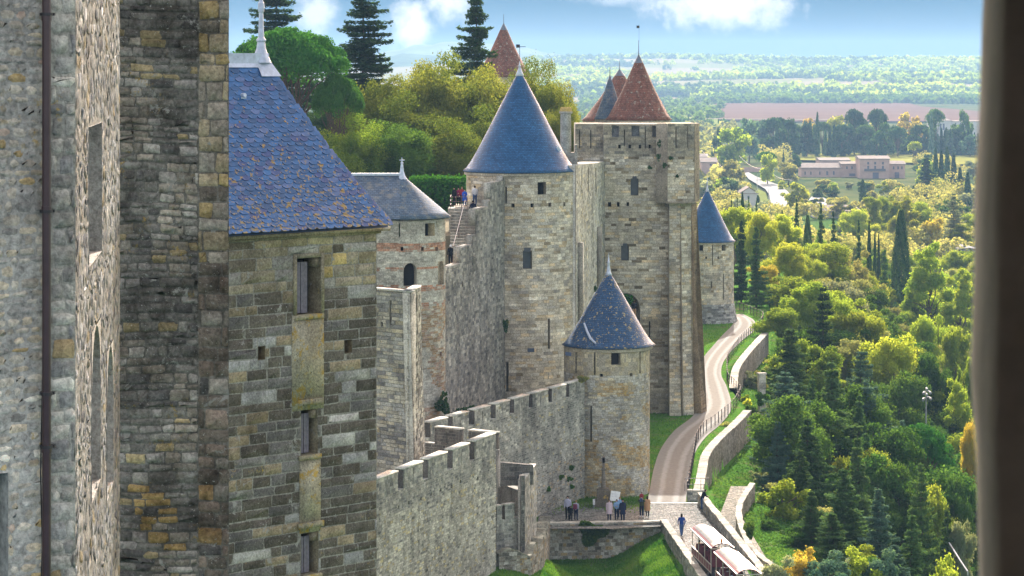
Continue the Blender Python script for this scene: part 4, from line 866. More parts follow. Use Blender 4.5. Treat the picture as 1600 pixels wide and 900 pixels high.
def PW1(s, z, r):
    y = noise.noise(Vector((s * 0.3, z * 0.6, 21)))
    if z > -29 + y * 3: return pick([(4, (0.32, 0.31, 0.28)), (3, (0.25, 0.25, 0.23)), (2, (0.18, 0.18, 0.17)), (2, (0.40, 0.38, 0.33))], r)
    return pick([(5, (0.46, 0.44, 0.38)), (3, (0.39, 0.38, 0.33)), (1.2, (0.29, 0.28, 0.25)), (1, (0.46, 0.40, 0.25)), (0.5, (0.2, 0.2, 0.18))], r)
W1, f1 = curtain('outer_wall', 'pale outer curtain wall with crenellations nearest the black ashlar turret', A1, B1, -39, -27.25, -26.05, [(s1(a), s1(c)) for a, c in ((583, 621), (630, 660), (669, 698), (707, 733), (741, 774))], PW1, ST_GREY, (0.12, 0.22), (0.2, 0.55), 100,
   holes=[rect(f1, u, v, u + 2.3, v + 5) for u, v in ((621, 790), (637, 783), (656, 777), (672, 770), (687, 763), (704, 758), (718, 750), (745, 745))])
A2, B2_ = (xat(660, 187), 187), (xat(913, 214.2), 214.2); f2 = Plane(A2, B2_); s2 = lambda u: f2.px(u, 640)[0]
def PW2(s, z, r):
    q = (s * 0.50 + (z + 27.2)) / 1.75       # pale streaks slanting down the face, set by block colour
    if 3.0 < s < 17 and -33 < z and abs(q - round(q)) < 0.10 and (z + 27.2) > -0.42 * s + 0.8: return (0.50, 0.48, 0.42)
    y = noise.noise(Vector((s * 0.35, z * 0.5, 11)))
    if z < -32.5 + y: return pick([(3, (0.27, 0.26, 0.23)), (2, (0.34, 0.32, 0.28)), (2, (0.20, 0.19, 0.17)), (1, (0.38, 0.3, 0.2))], r)
    if y > 0.15: return pick([(3, (0.22, 0.22, 0.20)), (2, (0.30, 0.29, 0.26)), (1, (0.17, 0.17, 0.16))], r)
    return pick([(5, (0.37, 0.36, 0.32)), (3, (0.31, 0.30, 0.27)), (1.6, (0.23, 0.23, 0.21)), (1, (0.43, 0.41, 0.35)), (0.7, (0.40, 0.35, 0.22))], r)
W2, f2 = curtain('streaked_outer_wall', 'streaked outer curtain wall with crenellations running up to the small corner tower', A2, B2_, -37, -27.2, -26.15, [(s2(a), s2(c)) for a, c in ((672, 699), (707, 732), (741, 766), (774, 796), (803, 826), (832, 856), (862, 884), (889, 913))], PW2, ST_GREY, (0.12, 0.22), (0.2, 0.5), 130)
W3, f3b = curtain('corner_parapet', 'short dark parapet closing the angle between the two outer walls', (xat(774, 182), 182.3), (xat(656, 186.2), 186.2), -30, -27.3, -26.1, [(0.05, 2.35), (3.2, 5.4)], DK, ST_GREY, (0.18, 0.26), (0.25, 0.6), 160, thick=0.6)
cap(W3, f3b, 0.0, f3b.L, -27.3, -0.5, -0.02, 0.05, ST_GREY, (0.4, 0.38, 0.34), 'sill')
# projecting pier and low parapet at the foot of the angle
T = empty('gate_pier', (xat(820, 190), 190, -37), 'tall narrow stone pier with dark lintel projecting at the foot of the streaked wall', 'castle wall')
fp1 = Plane((xat(776, 187), 187), (xat(815, 187.5), 187.5)); masonry('lintel_wall', fp1, 0, fp1.L + 0.9, zof(760, 187), zof(722, 187), (0.3, 0.4), (0.5, 1.0), DK, ST_GREY, T, gap=0.02, relief=0.03, seed=170, thick=0.5, topf=lambda a: zof(722, 187) - 0.12 * a)
fp2 = Plane((xat(814, 184.5), 184.5), (xat(820, 184.6), 184.6)); masonry('pier_face', fp2, 0, fp2.L, -38, zof(743, 184.5), (0.3, 0.4), (0.2, 0.4), DK, ST_GREY, T, gap=0.02, relief=0.03, seed=171, thick=0.4)
fp3 = Plane((xat(820, 184.6), 184.6), (xat(838, 192), 192)); masonry('pier_side', fp3, 0, fp3.L, -38, zof(741, 187), (0.2, 0.3), (0.3, 0.6), PG, ST_GREY, T, gap=0.02, relief=0.03, seed=172, thick=0.5)
b = MB(); b.c = (0.26, 0.25, 0.23); b.prism([(xat(777, 189), 189), (xat(815, 186), 186), (xat(818, 192), 192), (xat(778, 194), 194)], -38, [zof(752, 189), zof(770, 186), zof(762, 192), zof(750, 194)]); b.build('rubble_core', ST_GREY, T)
fp4 = Plane((xat(777, 184), 184), (xat(814, 185.4), 185.4)); W4, _ = curtain('low_parapet', 'low weathered parapet with three merlons at the foot of the pale outer wall', (xat(775, 184), 184), (xat(815, 185.6), 185.6), -39, zof(812, 184.5), zof(790, 184.5), [(0.05, 0.55), (0.85, 1.75)], PG, ST_GREY, (0.16, 0.24), (0.2, 0.5), 180, thick=0.7, mt=0.35)

# retaining walls
def ribbon_wall(name, label, pts, ztop, zbot, th, pal, m, cat='retaining wall', seed=1, ch=(0.16, 0.24), bw=(0.25, 0.6), copc=(0.42, 0.40, 0.35), flip=False, cop=True):
    """wall that follows a line on the ground; blocks on both faces"""
    T = empty(name, (pts[0][0], pts[0][1], zbot if not callable(zbot) else zbot(0)), label, cat)
    P_ = [Vector((p[0], p[1])) for p in pts]; cum = [0]
    for a, c in zip(P_, P_[1:]): cum.append(cum[-1] + (c - a).length)
    class Rb:
        L = cum[-1]
        def __init__(s, sgn, off): s.sg = sgn; s.off = off
        def map(s, a, z, d):
            a = np.asarray(a, float); x = np.interp(a, cum, [p.x for p in P_]); y = np.interp(a, cum, [p.y for p in P_])
            e = 0.3; x2 = np.interp(np.clip(a + e, 0, cum[-1]), cum, [p.x for p in P_]); y2 = np.interp(np.clip(a + e, 0, cum[-1]), cum, [p.y for p in P_]); x1 = np.interp(np.clip(a - e, 0, cum[-1]), cum, [p.x for p in P_]); y1 = np.interp(np.clip(a - e, 0, cum[-1]), cum, [p.y for p in P_])
            tx, ty = x2 - x1, y2 - y1; l = np.hypot(tx, ty) + 1e-9; nx, ny = ty / l * s.sg, -tx / l * s.sg
            return np.stack([x + nx * (d + s.off), y + ny * (d + s.off), z + 0 * a], -1)
    tf = ztop if callable(ztop) else (lambda a: ztop); zb_ = zbot if not callable(zbot) else zbot(0); zm = max(tf(a) for a in np.linspace(0, cum[-1], 40))
    for sg in (1, -1):
        masonry('masonry', Rb(sg, th / 2), 0, cum[-1], zb_, zm, ch, bw, pal, m, T, gap=0.025, relief=0.03, seed=seed + sg, step=0.6, topf=tf if callable(ztop) else None, back=(0.31, 0.30, 0.27))
    n = max(2, int(cum[-1] / 0.45)); V = []; Q = []; C = []; R1, R2 = Rb(1, th / 2 + 0.05), Rb(-1, th / 2 + 0.05); rr = random.Random(seed)
    for i in range(n + 1):
        a = cum[-1] * i / n
        for R_ in (R1, R2):
            for dz in (-0.02, 0.1): V.append(R_.map(np.float64(a), np.float64(tf(a) + dz * (1 if dz < 0 else rr.uniform(0.6, 1.2))), np.float64(rr.uniform(-0.03, 0.03))))
    for i in range(n):
        k = 4 * i; f_ = rr.uniform(0.75, 1.1)
        for q in ((k + 1, k + 5, k + 7, k + 3), (k, k + 4, k + 5, k + 1), (k + 2, k + 3, k + 7, k + 6)): Q.append(q); C.append([x * f_ for x in copc])
    Q += [(0, 1, 3, 2), (4 * n, 4 * n + 2, 4 * n + 3, 4 * n + 1)]; C += [copc] * 2
    mesh('coping', V, Q, m, T, cols=C); return T
def gl(pts, z=-36.0): return [(lambda q: (q.x, q.y))(G(u, v, z)) for u, v in pts]
def rs(pts, n=4): return [(p.x, p.y) for p in resample([Vector((a, b_, 0)) for a, b_ in pts], n)]
PR = [(4, (0.34, 0.31, 0.27)), (3, (0.29, 0.27, 0.24)), (1, (0.23, 0.2, 0.17)), (1, (0.38, 0.35, 0.3))]
ribbon_wall('lower_retaining_wall', 'nearer curved retaining wall with pale coping holding up the path', rs(gl([(1090, 772), (1097, 735), (1104, 708), (1125, 683), (1150, 660), (1168, 641)], -35.7)), -35.75, -39.5, 0.7, PR, ST_PALE, seed=200)
ribbon_wall('upper_retaining_wall', 'farther curved retaining wall with pale coping at the second bend of the path', rs(gl([(1146, 606), (1147, 590), (1152, 572), (1170, 548), (1196, 520)], -35.7)), -35.75, -40, 0.8, PR, ST_PALE, seed=210)
RUB = [(3, (0.36, 0.34, 0.29)), (3, (0.26, 0.23, 0.19)), (2, (0.42, 0.40, 0.36)), (1.5, (0.36, 0.27, 0.15)), (1, (0.16, 0.15, 0.13))]
ribbon_wall('rubble_retaining_wall', 'overgrown rubble retaining wall below the visitors, above the grass bank', [(xat(772, 197), 197.6), (xat(835, 201), 201), (xat(950, 201.5), 201.5), (xat(1036, 202), 202)], -35.85, -40, 0.6, RUB, ST_PALE, seed=220, ch=(0.14, 0.3), bw=(0.18, 0.6))
ribbon_wall('rubble_bank_wall', 'broken rubble wall curving round the foot of the tall narrow pier', [(xat(777, 182.6), 182.8), (xat(800, 183.2), 183.2), (xat(822, 184), 184), (xat(841, 189), 189), (xat(852, 199), 199)], lambda a: -34.75 + 0.35 * math.sin(a * 1.9) - 0.03 * a, -40, 0.7, RUB, ST_PALE, seed=225, ch=(0.14, 0.3), bw=(0.18, 0.6), copc=(0.26, 0.25, 0.2))
ribbon_wall('ramp_kerb_wall', 'low stone kerb wall along the grass side of the cobbled ramp', [(11.95, 202), (12.6, 192), (13.3, 181), (14.5, 165)], -35.75, -39, 0.45, PG, ST_GREY, seed=230)
ribbon_wall('ramp_parapet', 'stone parapet wall beside the tourist train on the cobbled ramp', [(15.55, 211), (15.9, 205), (16.8, 193), (17.5, 183), (18.3, 168)], lambda a: -35.1 - 0.012 * a, -39, 0.45, PG, ST_GREY, seed=240)
ribbon_wall('end_parapet', 'short grey parapet block closing the end of the sandy path', [(xat(1074, 213), 213), (xat(1101, 213), 213)], -35.25, -37, 0.4, PG, ST_GREY, seed=245)
ribbon_wall('curved_stair_wall', 'tall curving wall along the outer side of the lower stepped path', rs(gl([(1176, 756), (1160, 780), (1154, 800), (1161, 822), (1180, 845), (1212, 868)], -36.2)), lambda a: -36.2 - 0.9 * smooth((a - 14) / 14), -44, 0.4, PR, ST_PALE, seed=250)
# lower stepped path
V = []; zl = -37.4
for i in range(20):
    t = i / 19; Y = 227 - 50 * t; z = -37.15 - 0.3 * t; xl_ = np.interp(Y, [177, 181, 192, 202, 213, 227], [18.4, 18.3, 17.5, 16.9, 17.3, 19.4]); xr_ = np.interp(Y, [177, 181, 192, 202, 213, 227], [20.2, 20, 19.4, 19.2, 19.0, 20.9])
    V += [(xl_, Y, z), (xr_, Y, z)]
tag(mesh('lower_path', V, np.array([[2 * i, 2 * i + 1, 2 * i + 3, 2 * i + 2] for i in range(19)]), cobble('worn_path_stones', 3.2, (0.19, 0.175, 0.15), (0.1, 0.1, 0.06))), kind='structure')

# red tiled cones behind
def cone_roof(name, label, u, Y, R, vE, vA, vS, m, k=40, drum=None, sides=None):
    c = (xat(u, Y), Y); zE = zof(vE, Y - R); zA = zof(vA, Y); H = zA - zE; zb = -20
    T = empty(name, (c[0], c[1], zb), label, 'tower')
    cone(T, c, [(R * 0.98, zE - 0.06), (R, zE), (R * 0.9, zE + H * 0.06), (R * 0.5, zE + H * 0.45), (R * 0.12, zE + H * 0.885)], m, k=sides or k)
    b = MB(); b.lathe(c, [(R * 0.14, zE + H * 0.87), (R * 0.06, zE + H * 0.95), (0.05, zA), (0.03, zof(vS, Y))], 12); b.build('finial', plain('slate_finial', (0.10, 0.12, 0.16), 0.5), T, cols=False)
    b = MB(); b.c = (0.38, 0.34, 0.28); b.lathe(c, [(R * 0.95, zb), (R * 0.95, zE - 0.05)], 40); b.build('drum', ST_PALE, T); return T
Tt = cone_roof('tiled_tower', 'tower with the large red tiled cone directly behind the square tower', 998, 300, 3.92, 188, 85, 63, TILE, sides=12)
cone_roof('hidden_tiled_tower', 'tower with half hidden brown tiled cone behind the slate spire', 968, 330, 5.0, 189, 108, 96, TILE, sides=14)
cone_roof('slate_spire_turret', 'slim grey slate spire squeezed between two red tiled cones', 953, 303, 1.9, 186, 117, 105, SL_GREY)
cone_roof('distant_tiled_tower', 'distant pointed red tiled cone rising beyond the yellow trees', 787, 420, 4.6, 120, 36, 22, TILE, sides=12)
b = MB(); q = (xat(998.5, 300), 300); b.box((q[0] - 0.12, 300, zof(42, 300)), (0.34, 0.03, 0.3)); b.tube([(q[0], 300, zof(66, 300)), (q[0], 300, zof(38, 300))], 0.012, 5); b.build('weather_vane', IRON, Tt, cols=False)
# ------------------------------------------------------------------ haze: one closed box of thin air
hz = MB(); hz.box((600, 4700, 30), (9000, 11000, 200)); HZ = hz.build('haze', [], cols=False) if False else None
me = bpy.data.meshes.new('haze'); bmh = bmesh.new(); bmesh.ops.create_cube(bmh, size=1); bmh.to_mesh(me); bmh.free()
HZ = link(bpy.data.objects.new('haze', me)); HZ.scale = (9000, 11000, 190); HZ.location = (800, 5200, 15)
tag(HZ, 'pale blue haze thickening over the far valley', None, kind='stuff')
m = bpy.data.materials.new('haze_air'); m.use_nodes = True; nt = m.node_tree; nt.nodes.clear(); o = N(nt, 'ShaderNodeOutputMaterial'); pv = N(nt, 'ShaderNodeVolumePrincipled')
pv.inputs['Color'].default_value = (0.34, 0.58, 0.88, 1); pv.inputs['Density'].default_value = HAZE; pv.inputs['Anisotropy'].default_value = 0.0
nt.links.new(pv.outputs[0], o.inputs['Volume']); me.materials.append(m)

# ------------------------------------------------------------------ leaf material family
LM = {k: leafmat('foliage_' + k, *v) for k, v in dict(
    yellow=((0.17, 0.23, 0.03), (0.34, 0.38, 0.06), 0.5), lime=((0.12, 0.20, 0.028), (0.28, 0.33, 0.055), 0.5), green=((0.035, 0.085, 0.018), (0.09, 0.16, 0.035), 0.4),
    dark=((0.02, 0.06, 0.03), (0.06, 0.11, 0.045), 0.3), blue=((0.045, 0.11, 0.085), (0.13, 0.21, 0.16), 0.3), spruce=((0.04, 0.09, 0.035), (0.10, 0.17, 0.06), 0.3),
    orange=((0.24, 0.19, 0.04), (0.42, 0.33, 0.07), 0.45), olive=((0.17, 0.19, 0.07), (0.32, 0.32, 0.14), 0.45), grey=((0.15, 0.19, 0.12), (0.28, 0.31, 0.22), 0.4),
    plane=((0.065, 0.105, 0.022), (0.20, 0.21, 0.045), 0.45), pine=((0.028, 0.10, 0.02), (0.07, 0.18, 0.035), 0.35), hedge=((0.03, 0.12, 0.02), (0.07, 0.20, 0.03), 0.3)).items()}
def quads(C, Nn, size, asp=1.0, rr=None, up=None):
    """leaf quads at centres C facing Nn"""
    n = len(C); Nn = Nn / (np.linalg.norm(Nn, axis=1, keepdims=True) + 1e-9)
    R = rr.normal(size=(n, 3)) if up is None else up
    X = np.cross(Nn, R); X /= np.linalg.norm(X, axis=1, keepdims=True) + 1e-9; Y = np.cross(Nn, X)
    s = size[:, None]; V = np.stack([C + X * s * asp, C + Y * s, C - X * s * asp, C - Y * s * 0.9], 1).reshape(-1, 3)
    return V, np.arange(4 * n).reshape(-1, 4)
def crownmesh(name, Cs, Ns, size, fac, asp=0.6, seed=0, up=None):
    rr = np.random.default_rng(seed); V, Q = quads(Cs, Ns, size, asp, rr, up); f = np.clip(fac, 0, 1)
    o = mesh(name, V, Q, LM['green'], cols=np.stack([f, f, f], 1)); me = o.data; bpy.data.objects.remove(o); return me
def trunkmesh(name, b):
    o = b.build(name, BARK, cols=False); me = o.data; bpy.data.objects.remove(o); return me
def limb(b, a, c, r0, r1, rr, seg=4, wob=0.06):
    a, c = Vector(a), Vector(c); pts = []
    for i in range(seg + 1):
        t = i / seg; p = a.lerp(c, t); w = (c - a).length * wob * math.sin(math.pi * t); pts.append(p + Vector((rr.normal() * w, rr.normal() * w, w)))
    b.tube(pts, [r0 + (r1 - r0) * i / seg for i in range(seg + 1)], 6, cap=False)
def broad(seed, n=15000, leaf=0.20, h=12.0, r=4.6, nb=34, lo=0.28, tall=1.0):
    rr = np.random.default_rng(seed); b = MB(); B = []
    limb(b, (0, 0, -1.5), (0, 0, h * 0.45), 0.32, 0.2, rr)
    for i in range(nb):
        th = rr.uniform(0, 2 * math.pi); zz = rr.uniform(-1, 1); q = rr.uniform(0.40, 0.98) ; rad = math.sqrt(max(0, 1 - zz * zz))
        wid = 1.0 if zz > -0.3 else 0.85
        B.append((r * q * rad * math.cos(th) * wid, r * q * rad * math.sin(th) * wid, h * (lo + 1) / 2 + zz * q * h * (1 - lo) / 2 * 1.02, rr.uniform(0.14, 0.36) * r, rr.uniform(0, 1)))
        if i % 3 == 0: limb(b, (0, 0, h * rr.uniform(0.2, 0.42)), (B[-1][0] * 0.8, B[-1][1] * 0.8, B[-1][2]), 0.10, 0.03, rr)
    B = np.array(B); w = B[:, 3] ** 2; k = rr.choice(nb, n, p=w / w.sum()); d = rr.normal(size=(n, 3)); d /= np.linalg.norm(d, axis=1, keepdims=True)
    rad = B[k, 3:4] * (rr.uniform(0.5, 1.05, (n, 1)) + 0.22 * np.abs(rr.normal(size=(n, 1))) * (rr.random((n, 1)) < 0.35)) * (1 + 0.16 * np.sin(d[:, :1] * 9 + k[:, None]) * np.sin(d[:, 1:2] * 8 + 2 * k[:, None])); C = B[k, :3] + d * rad * np.array([1, 1, 0.8])
    fac = 0.5 * B[k, 4] + 0.5 * rr.random(n)
    return crownmesh('crown', C, d + 0.7 * rr.normal(size=(n, 3)), leaf * rr.uniform(0.6, 1.3, n), fac, 0.7, seed), trunkmesh('trunk', b)
def conifer(seed, n=15000, h=15.0, r=3.6, droop=0.25, open_=0.0, leaf=0.2, top=0.8, lo=0.08, nl=25):
    rr = np.random.default_rng(seed); b = MB(); limb(b, (0, 0, -1), (0, 0, h), 0.26, 0.02, rr, 6, 0.006); C = []; D = []; F_ = []
    br = []
    for i in range(nl):
        t = lo + (1 - lo) * (i / nl) + rr.normal() * 0.006; L = r * (1 - t) ** top * rr.uniform(0.7, 1.12) + 0.12
        for j in range(6): th_ = rr.uniform(0, 2 * math.pi); br.append((t * h, th_, L * rr.uniform(0.55, 1.15) * (0.88 + 0.26 * math.sin(th_ + seed) * math.sin(5 * t + seed)), rr.random()))
    tot = sum(x[2] for x in br)
    for (z, th, L, f) in br:
        m_ = max(4, int(n * L / tot)); s = rr.random(m_) ** 0.75; wid = 0.16 * L + 0.14
        off = rr.normal(size=m_) * wid * (1.1 - s * 0.8); x = s * L; zz = z - droop * s * L + 0.22 * L * s ** 3 + rr.normal(size=m_) * 0.09 - np.abs(rr.normal(size=m_)) * 0.16
        C.append(np.stack([x * math.cos(th) - off * math.sin(th), x * math.sin(th) + off * math.cos(th), zz], 1))
        D.append(np.tile([[0, 0, 1.0]], (m_, 1)) + 0.65 * rr.normal(size=(m_, 3))); F_.append(0.25 * f + 0.35 * s + 0.4 * rr.random(m_))
        if L > 0.8: b.tube([(0, 0, z), (L * 0.8 * math.cos(th), L * 0.8 * math.sin(th), z - droop * L * 0.7)], [0.05, 0.015], 4, cap=False)
    C = np.concatenate(C); D = np.concatenate(D); F_ = np.concatenate(F_)
    return crownmesh('crown', C, D, leaf * rr.uniform(0.6, 1.3, len(C)), F_, 0.5, seed), trunkmesh('trunk', b)
def cypress(seed, n=9000, h=16.0, r=1.5, leaf=0.17):
    rr = np.random.default_rng(seed); b = MB(); limb(b, (0, 0, -1), (0, 0, h * 0.8), 0.25, 0.03, rr, 4, 0.005)
    t = rr.random(n) ** 0.9; th = rr.uniform(0, 2 * math.pi, n)
    pr = r * np.sin(np.clip(t * 0.93 + 0.07, 0, 1) ** 0.55 * math.pi * 0.98) ** 0.6 * (1 - 0.25 * t); pr *= 1 + 0.10 * np.sin(th * 5 + t * 22 + seed) + 0.06 * np.sin(th * 9 - t * 50)
    q = rr.uniform(0.75, 1.03, n) * pr; C = np.stack([q * np.cos(th), q * np.sin(th), t * h], 1); D = np.stack([np.cos(th), np.sin(th), 0.2 + 0 * t], 1) + 0.5 * rr.normal(size=(n, 3))
    up = np.tile([[0, 0.0, 1.0]], (n, 1)) + 0.3 * rr.normal(size=(n, 3)); fac = 0.5 + 0.35 * np.sin(th * 5 + t * 22 + seed) + 0.3 * rr.normal(size=n)
    return crownmesh('crown', C, D, leaf * rr.uniform(0.6, 1.4, n), fac, 0.5, seed, up), trunkmesh('trunk', b)
def umbrella(seed, n=42000, h=12.0, r=5.5, leaf=0.14, flat=0.30, zc=0.72):
    rr = np.random.default_rng(seed); b = MB(); B = []
    limb(b, (0, 0, -2), (0.3, 0, h * 0.35), 0.4, 0.3, rr)
    for i in range(78):
        th = rr.uniform(0, 2 * math.pi); q = math.sqrt(rr.random()) * 0.86; x, y = r * q * math.cos(th), r * q * math.sin(th)
        z = h * zc + h * flat * 0.75 * math.sqrt(max(0, 1 - q * q)) - 0.15 * h * rr.random() * q; B.append((x, y, z, rr.uniform(0.16, 0.27) * r, rr.random()))
        if i % 3 == 0: limb(b, (0.3, 0, h * rr.uniform(0.28, 0.36)), (x * 0.85, y * 0.85, z - 0.4), 0.14, 0.04, rr)
    B = np.array(B); k = rr.integers(0, len(B), n); d = rr.normal(size=(n, 3)); d /= np.linalg.norm(d, axis=1, keepdims=True); d[:, 2] = np.where(rr.random(n) < 0.75, np.abs(d[:, 2]), d[:, 2])
    C = B[k, :3] + d * B[k, 3:4] * rr.uniform(0.7, 1.05, (n, 1)) * np.array([1, 1, 0.72])
    return crownmesh('crown', C, d + 0.5 * rr.normal(size=(n, 3)), leaf * rr.uniform(0.6, 1.4, n), 0.4 * B[k, 4] + 0.6 * rr.random(n), 0.45, seed), trunkmesh('trunk', b)
# proto: kind -> list of (crown, trunk, height, radius)
PROTO = {'broad': [(*broad(s, 30000, 0.14), 12.0, 4.6) for s in (1, 2, 3, 4)], 'tall': [(*broad(s, 26000, 0.13, 14.0, 3.2, 40, 0.12), 14.0, 3.2) for s in (5, 6)],
         'lush': [(*broad(s, 70000, 0.11, 12.0, 5.2, 110, 0.08), 12.0, 5.2) for s in (8, 9)],
         'shrub': [(*broad(s, 6000, 0.12, 4.0, 2.4, 20, 0.0), 4.0, 2.4) for s in (11, 12)],
         'conifer': [(*conifer(s, 30000, leaf=0.15), 15.0, 3.6) for s in (21, 22, 23, 24)], 'cedar': [(*conifer(s, 32000, 18.0, 5.0, 0.10, leaf=0.17, top=0.6, lo=0.1), 18.0, 5.0) for s in (31, 32)],
         'cypress': [(*cypress(s), 16.0, 1.5) for s in (41, 42)], 'fat_cypress': [(*cypress(43, 16000, 18.0, 2.6, 0.17), 18.0, 2.6)], 'umbrella': [(*umbrella(51), 12.0, 5.5)], 'roundpine': [(*umbrella(52, 24000, 13.0, 4.6, 0.13, 0.5, 0.5), 13.0, 4.6)],
         'farbroad': [(*broad(s, 1600, 0.5, 10.0, 4.6, 22, 0.1), 10.0, 4.6) for s in (61, 62, 63)], 'farconifer': [(*conifer(s, 1500, 12.0, 2.6, leaf=0.45), 12.0, 2.6) for s in (71, 72)],
         'farcypress': [(*cypress(s, 900, 14.0, 1.5, 0.5), 14.0, 1.5) for s in (81, 82)], 'farumbrella': [(*umbrella(91, 2000, 10.0, 5.5, 0.42), 10.0, 5.5)]}
KN = {'broad': 'broadleaf_tree', 'tall': 'poplar_tree', 'lush': 'plane_tree', 'shrub': 'shrub', 'conifer': 'spruce_tree', 'cedar': 'cedar_tree', 'cypress': 'cypress_tree', 'fat_cypress': 'cypress_tree', 'umbrella': 'umbrella_pine',
      'roundpine': 'pine_tree', 'farbroad': 'broadleaf_tree', 'farconifer': 'conifer_tree', 'farcypress': 'cypress_tree', 'farumbrella': 'umbrella_pine'}
PROTO['bigcedar'] = [(*conifer(s, 80000, 30.0, 6.0, 0.2, leaf=0.17, top=0.7, lo=0.15, nl=60), 30.0, 6.0) for s in (33, 34)]; KN['bigcedar'] = 'cedar_tree'
tr = random.Random(99)
def tree(kind, X, Y, z, h, w, col, label, group, cat='tree', rz=None):
    cm, tm, ph, pr = tr.choice(PROTO[kind]); e = bpy.data.objects.new(KN[kind], None); e.empty_display_size = 1; link(e)
    e.location = (X, Y, z); e.rotation_euler = (0, 0, tr.uniform(0, 6.28) if rz is None else rz); e.scale = (w / pr, w / pr, h / ph); tag(e, label, cat, group)
    for nm, me in (('crown', cm), ('trunk', tm)):
        o = bpy.data.objects.new(nm, me); link(o, e)
        if nm == 'crown': s = o.material_slots[0]; s.link = 'OBJECT'; s.material = LM[col]
    return e
def treeat(u, vtop, wpx, Y, kind, col, label, group=None, z=None, cat='tree'):
    X = (u - 800) / F * Y; z = terrain(X, Y) - 0.2 if z is None else z; top = -(vtop - HV) / F * Y; h = max(top - z, 2.0)
    return tree(kind, X, Y, z, h, wpx / F * Y / 2, col, label, group, cat)
TG = 'trees on the slope right of the path'
A_ = lambda *a, g=TG, **k: treeat(*a, g, **k)
# behind the far tower
A_(1146, 316, 62, 470, 'broad', 'yellow', 'yellow-leaved tree immediately right of the distant blue cone')
A_(1158, 340, 46, 392, 'conifer', 'dark', 'tall very dark conifer standing against the right side of the distant round tower')
A_(1182, 350, 56, 385, 'conifer', 'spruce', 'dark spruce second to the right of the distant round tower')
A_(1186, 328, 66, 450, 'broad', 'yellow', 'golden yellow tree just above the two dark conifers by the distant tower')
A_(1216, 336, 72, 470, 'broad', 'yellow', 'yellow tree with a broad crown below the curve of the white road')
A_(1232, 372, 70, 420, 'broad', 'yellow', 'yellow-green tree in the middle of the yellow group')
A_(1196, 410, 60, 400, 'broad', 'orange', 'tree with orange tinged leaves next to the dark spruces')
A_(1262, 395, 60, 440, 'broad', 'yellow', 'bright yellow crown left of the row of small dark conifers')
A_(1225, 428, 84, 390, 'broad', 'lime', 'lime green crown under the yellow group')
A_(1290, 372, 90, 450, 'broad', 'lime', 'light green domed tree below the small dark conifers')
A_(1328, 385, 76, 455, 'broad', 'olive', 'olive coloured tree left of the giant cypress')
for i, (u, v, w, Y, k, c) in enumerate([(1143, 303, 12, 520, 'conifer', 'dark'), (1152, 306, 12, 525, 'conifer', 'dark'), (1160, 301, 12, 520, 'cypress', 'dark'), (1170, 305, 18, 515, 'conifer', 'spruce'), (1182, 310, 16, 510, 'conifer', 'spruce'), (1222, 328, 8, 520, 'cypress', 'dark'),
                                     (1245, 308, 24, 520, 'conifer', 'dark'), (1262, 336, 20, 500, 'fat_cypress', 'spruce'), (1283, 312, 30, 510, 'conifer', 'spruce'), (1302, 327, 30, 500, 'conifer', 'dark'),
                                     (1342, 338, 26, 500, 'conifer', 'spruce'), (1358, 346, 11, 510, 'cypress', 'dark'), (1367, 362, 9, 505, 'cypress', 'dark'), (1373, 366, 8, 505, 'cypress', 'dark')]):
    A_(u, v, w, Y, k, c, ['first', 'second', 'third', 'fourth', 'fifth', 'sixth', 'seventh', 'eighth', 'ninth', 'tenth', 'eleventh', 'twelfth', 'thirteenth', 'fourteenth'][i] + ' from the left of the dark conifers along the top of the slope', g='dark conifers along the top of the slope')
A_(1408, 328, 40, 520, 'fat_cypress', 'dark', 'giant dark cypress towering over the wooded slope')
A_(1382, 385, 40, 480, 'conifer', 'spruce', 'dark bushy conifer leaning on the left of the giant cypress')
A_(1452, 376, 78, 480, 'tall', 'lime', 'tall lime green tree right of the giant cypress')
A_(1500, 418, 60, 470, 'tall', 'lime', 'lime green tree near the window edge below the pale house')
A_(1438, 420, 40, 500, 'broad', 'green', 'green tree between the giant cypress and the tall lime green tree')
A_(1270, 440, 96, 350, 'broad', 'lime', 'light green rounded tree above the lone dark spruce')
A_(1220, 475, 80, 345, 'broad', 'lime', 'light green tree at the outer edge of the upper retaining wall')
A_(1318, 432, 90, 385, 'broad', 'grey', 'silvery green tree in the middle of the slope')
A_(1355, 430, 66, 430, 'broad', 'olive', 'olive green tree with thin foliage left below the giant cypress')
A_(1345, 478, 84, 345, 'broad', 'lime', 'yellowish light green tree right of the lone dark spruce')
A_(1400, 510, 110, 330, 'broad', 'yellow', 'wide yellow-green tree below the giant cypress')
A_(1460, 480, 70, 400, 'broad', 'lime', 'light green tree below the tall lime green tree')
A_(1495, 500, 60, 380, 'broad', 'lime', 'pale green crown near the window edge at mid height')
A_(1285, 445, 100, 318, 'cedar', 'dark', 'lone dark spruce with spread arms standing in the light green trees')
A_(1236, 508, 150, 290, 'conifer', 'spruce', 'broad olive green spruce beside the upper retaining wall')
A_(1345, 545, 130, 300, 'cedar', 'blue', 'bluish conifer behind the tallest spruce')
A_(1400, 570, 110, 310, 'broad', 'green', 'dark green rounded tree left of the floodlight mast')
A_(1455, 545, 80, 330, 'broad', 'green', 'green tree behind the floodlight mast')
A_(1492, 590, 60, 320, 'tall', 'lime', 'slim light green tree right of the floodlight mast')
A_(1512, 560, 40, 340, 'broad', 'lime', 'light green crown cut by the window edge')
A_(1518, 650, 40, 290, 'broad', 'orange', 'orange-yellow tree cut by the window edge')
A_(1228, 578, 150, 255, 'cedar', 'blue', 'blue-green cedar beside the lower retaining wall')
A_(1300, 560, 150, 256, 'conifer', 'spruce', 'tallest dark green spruce on the near slope')
A_(1355, 590, 130, 268, 'conifer', 'blue', 'bluish spruce right of the tallest spruce')
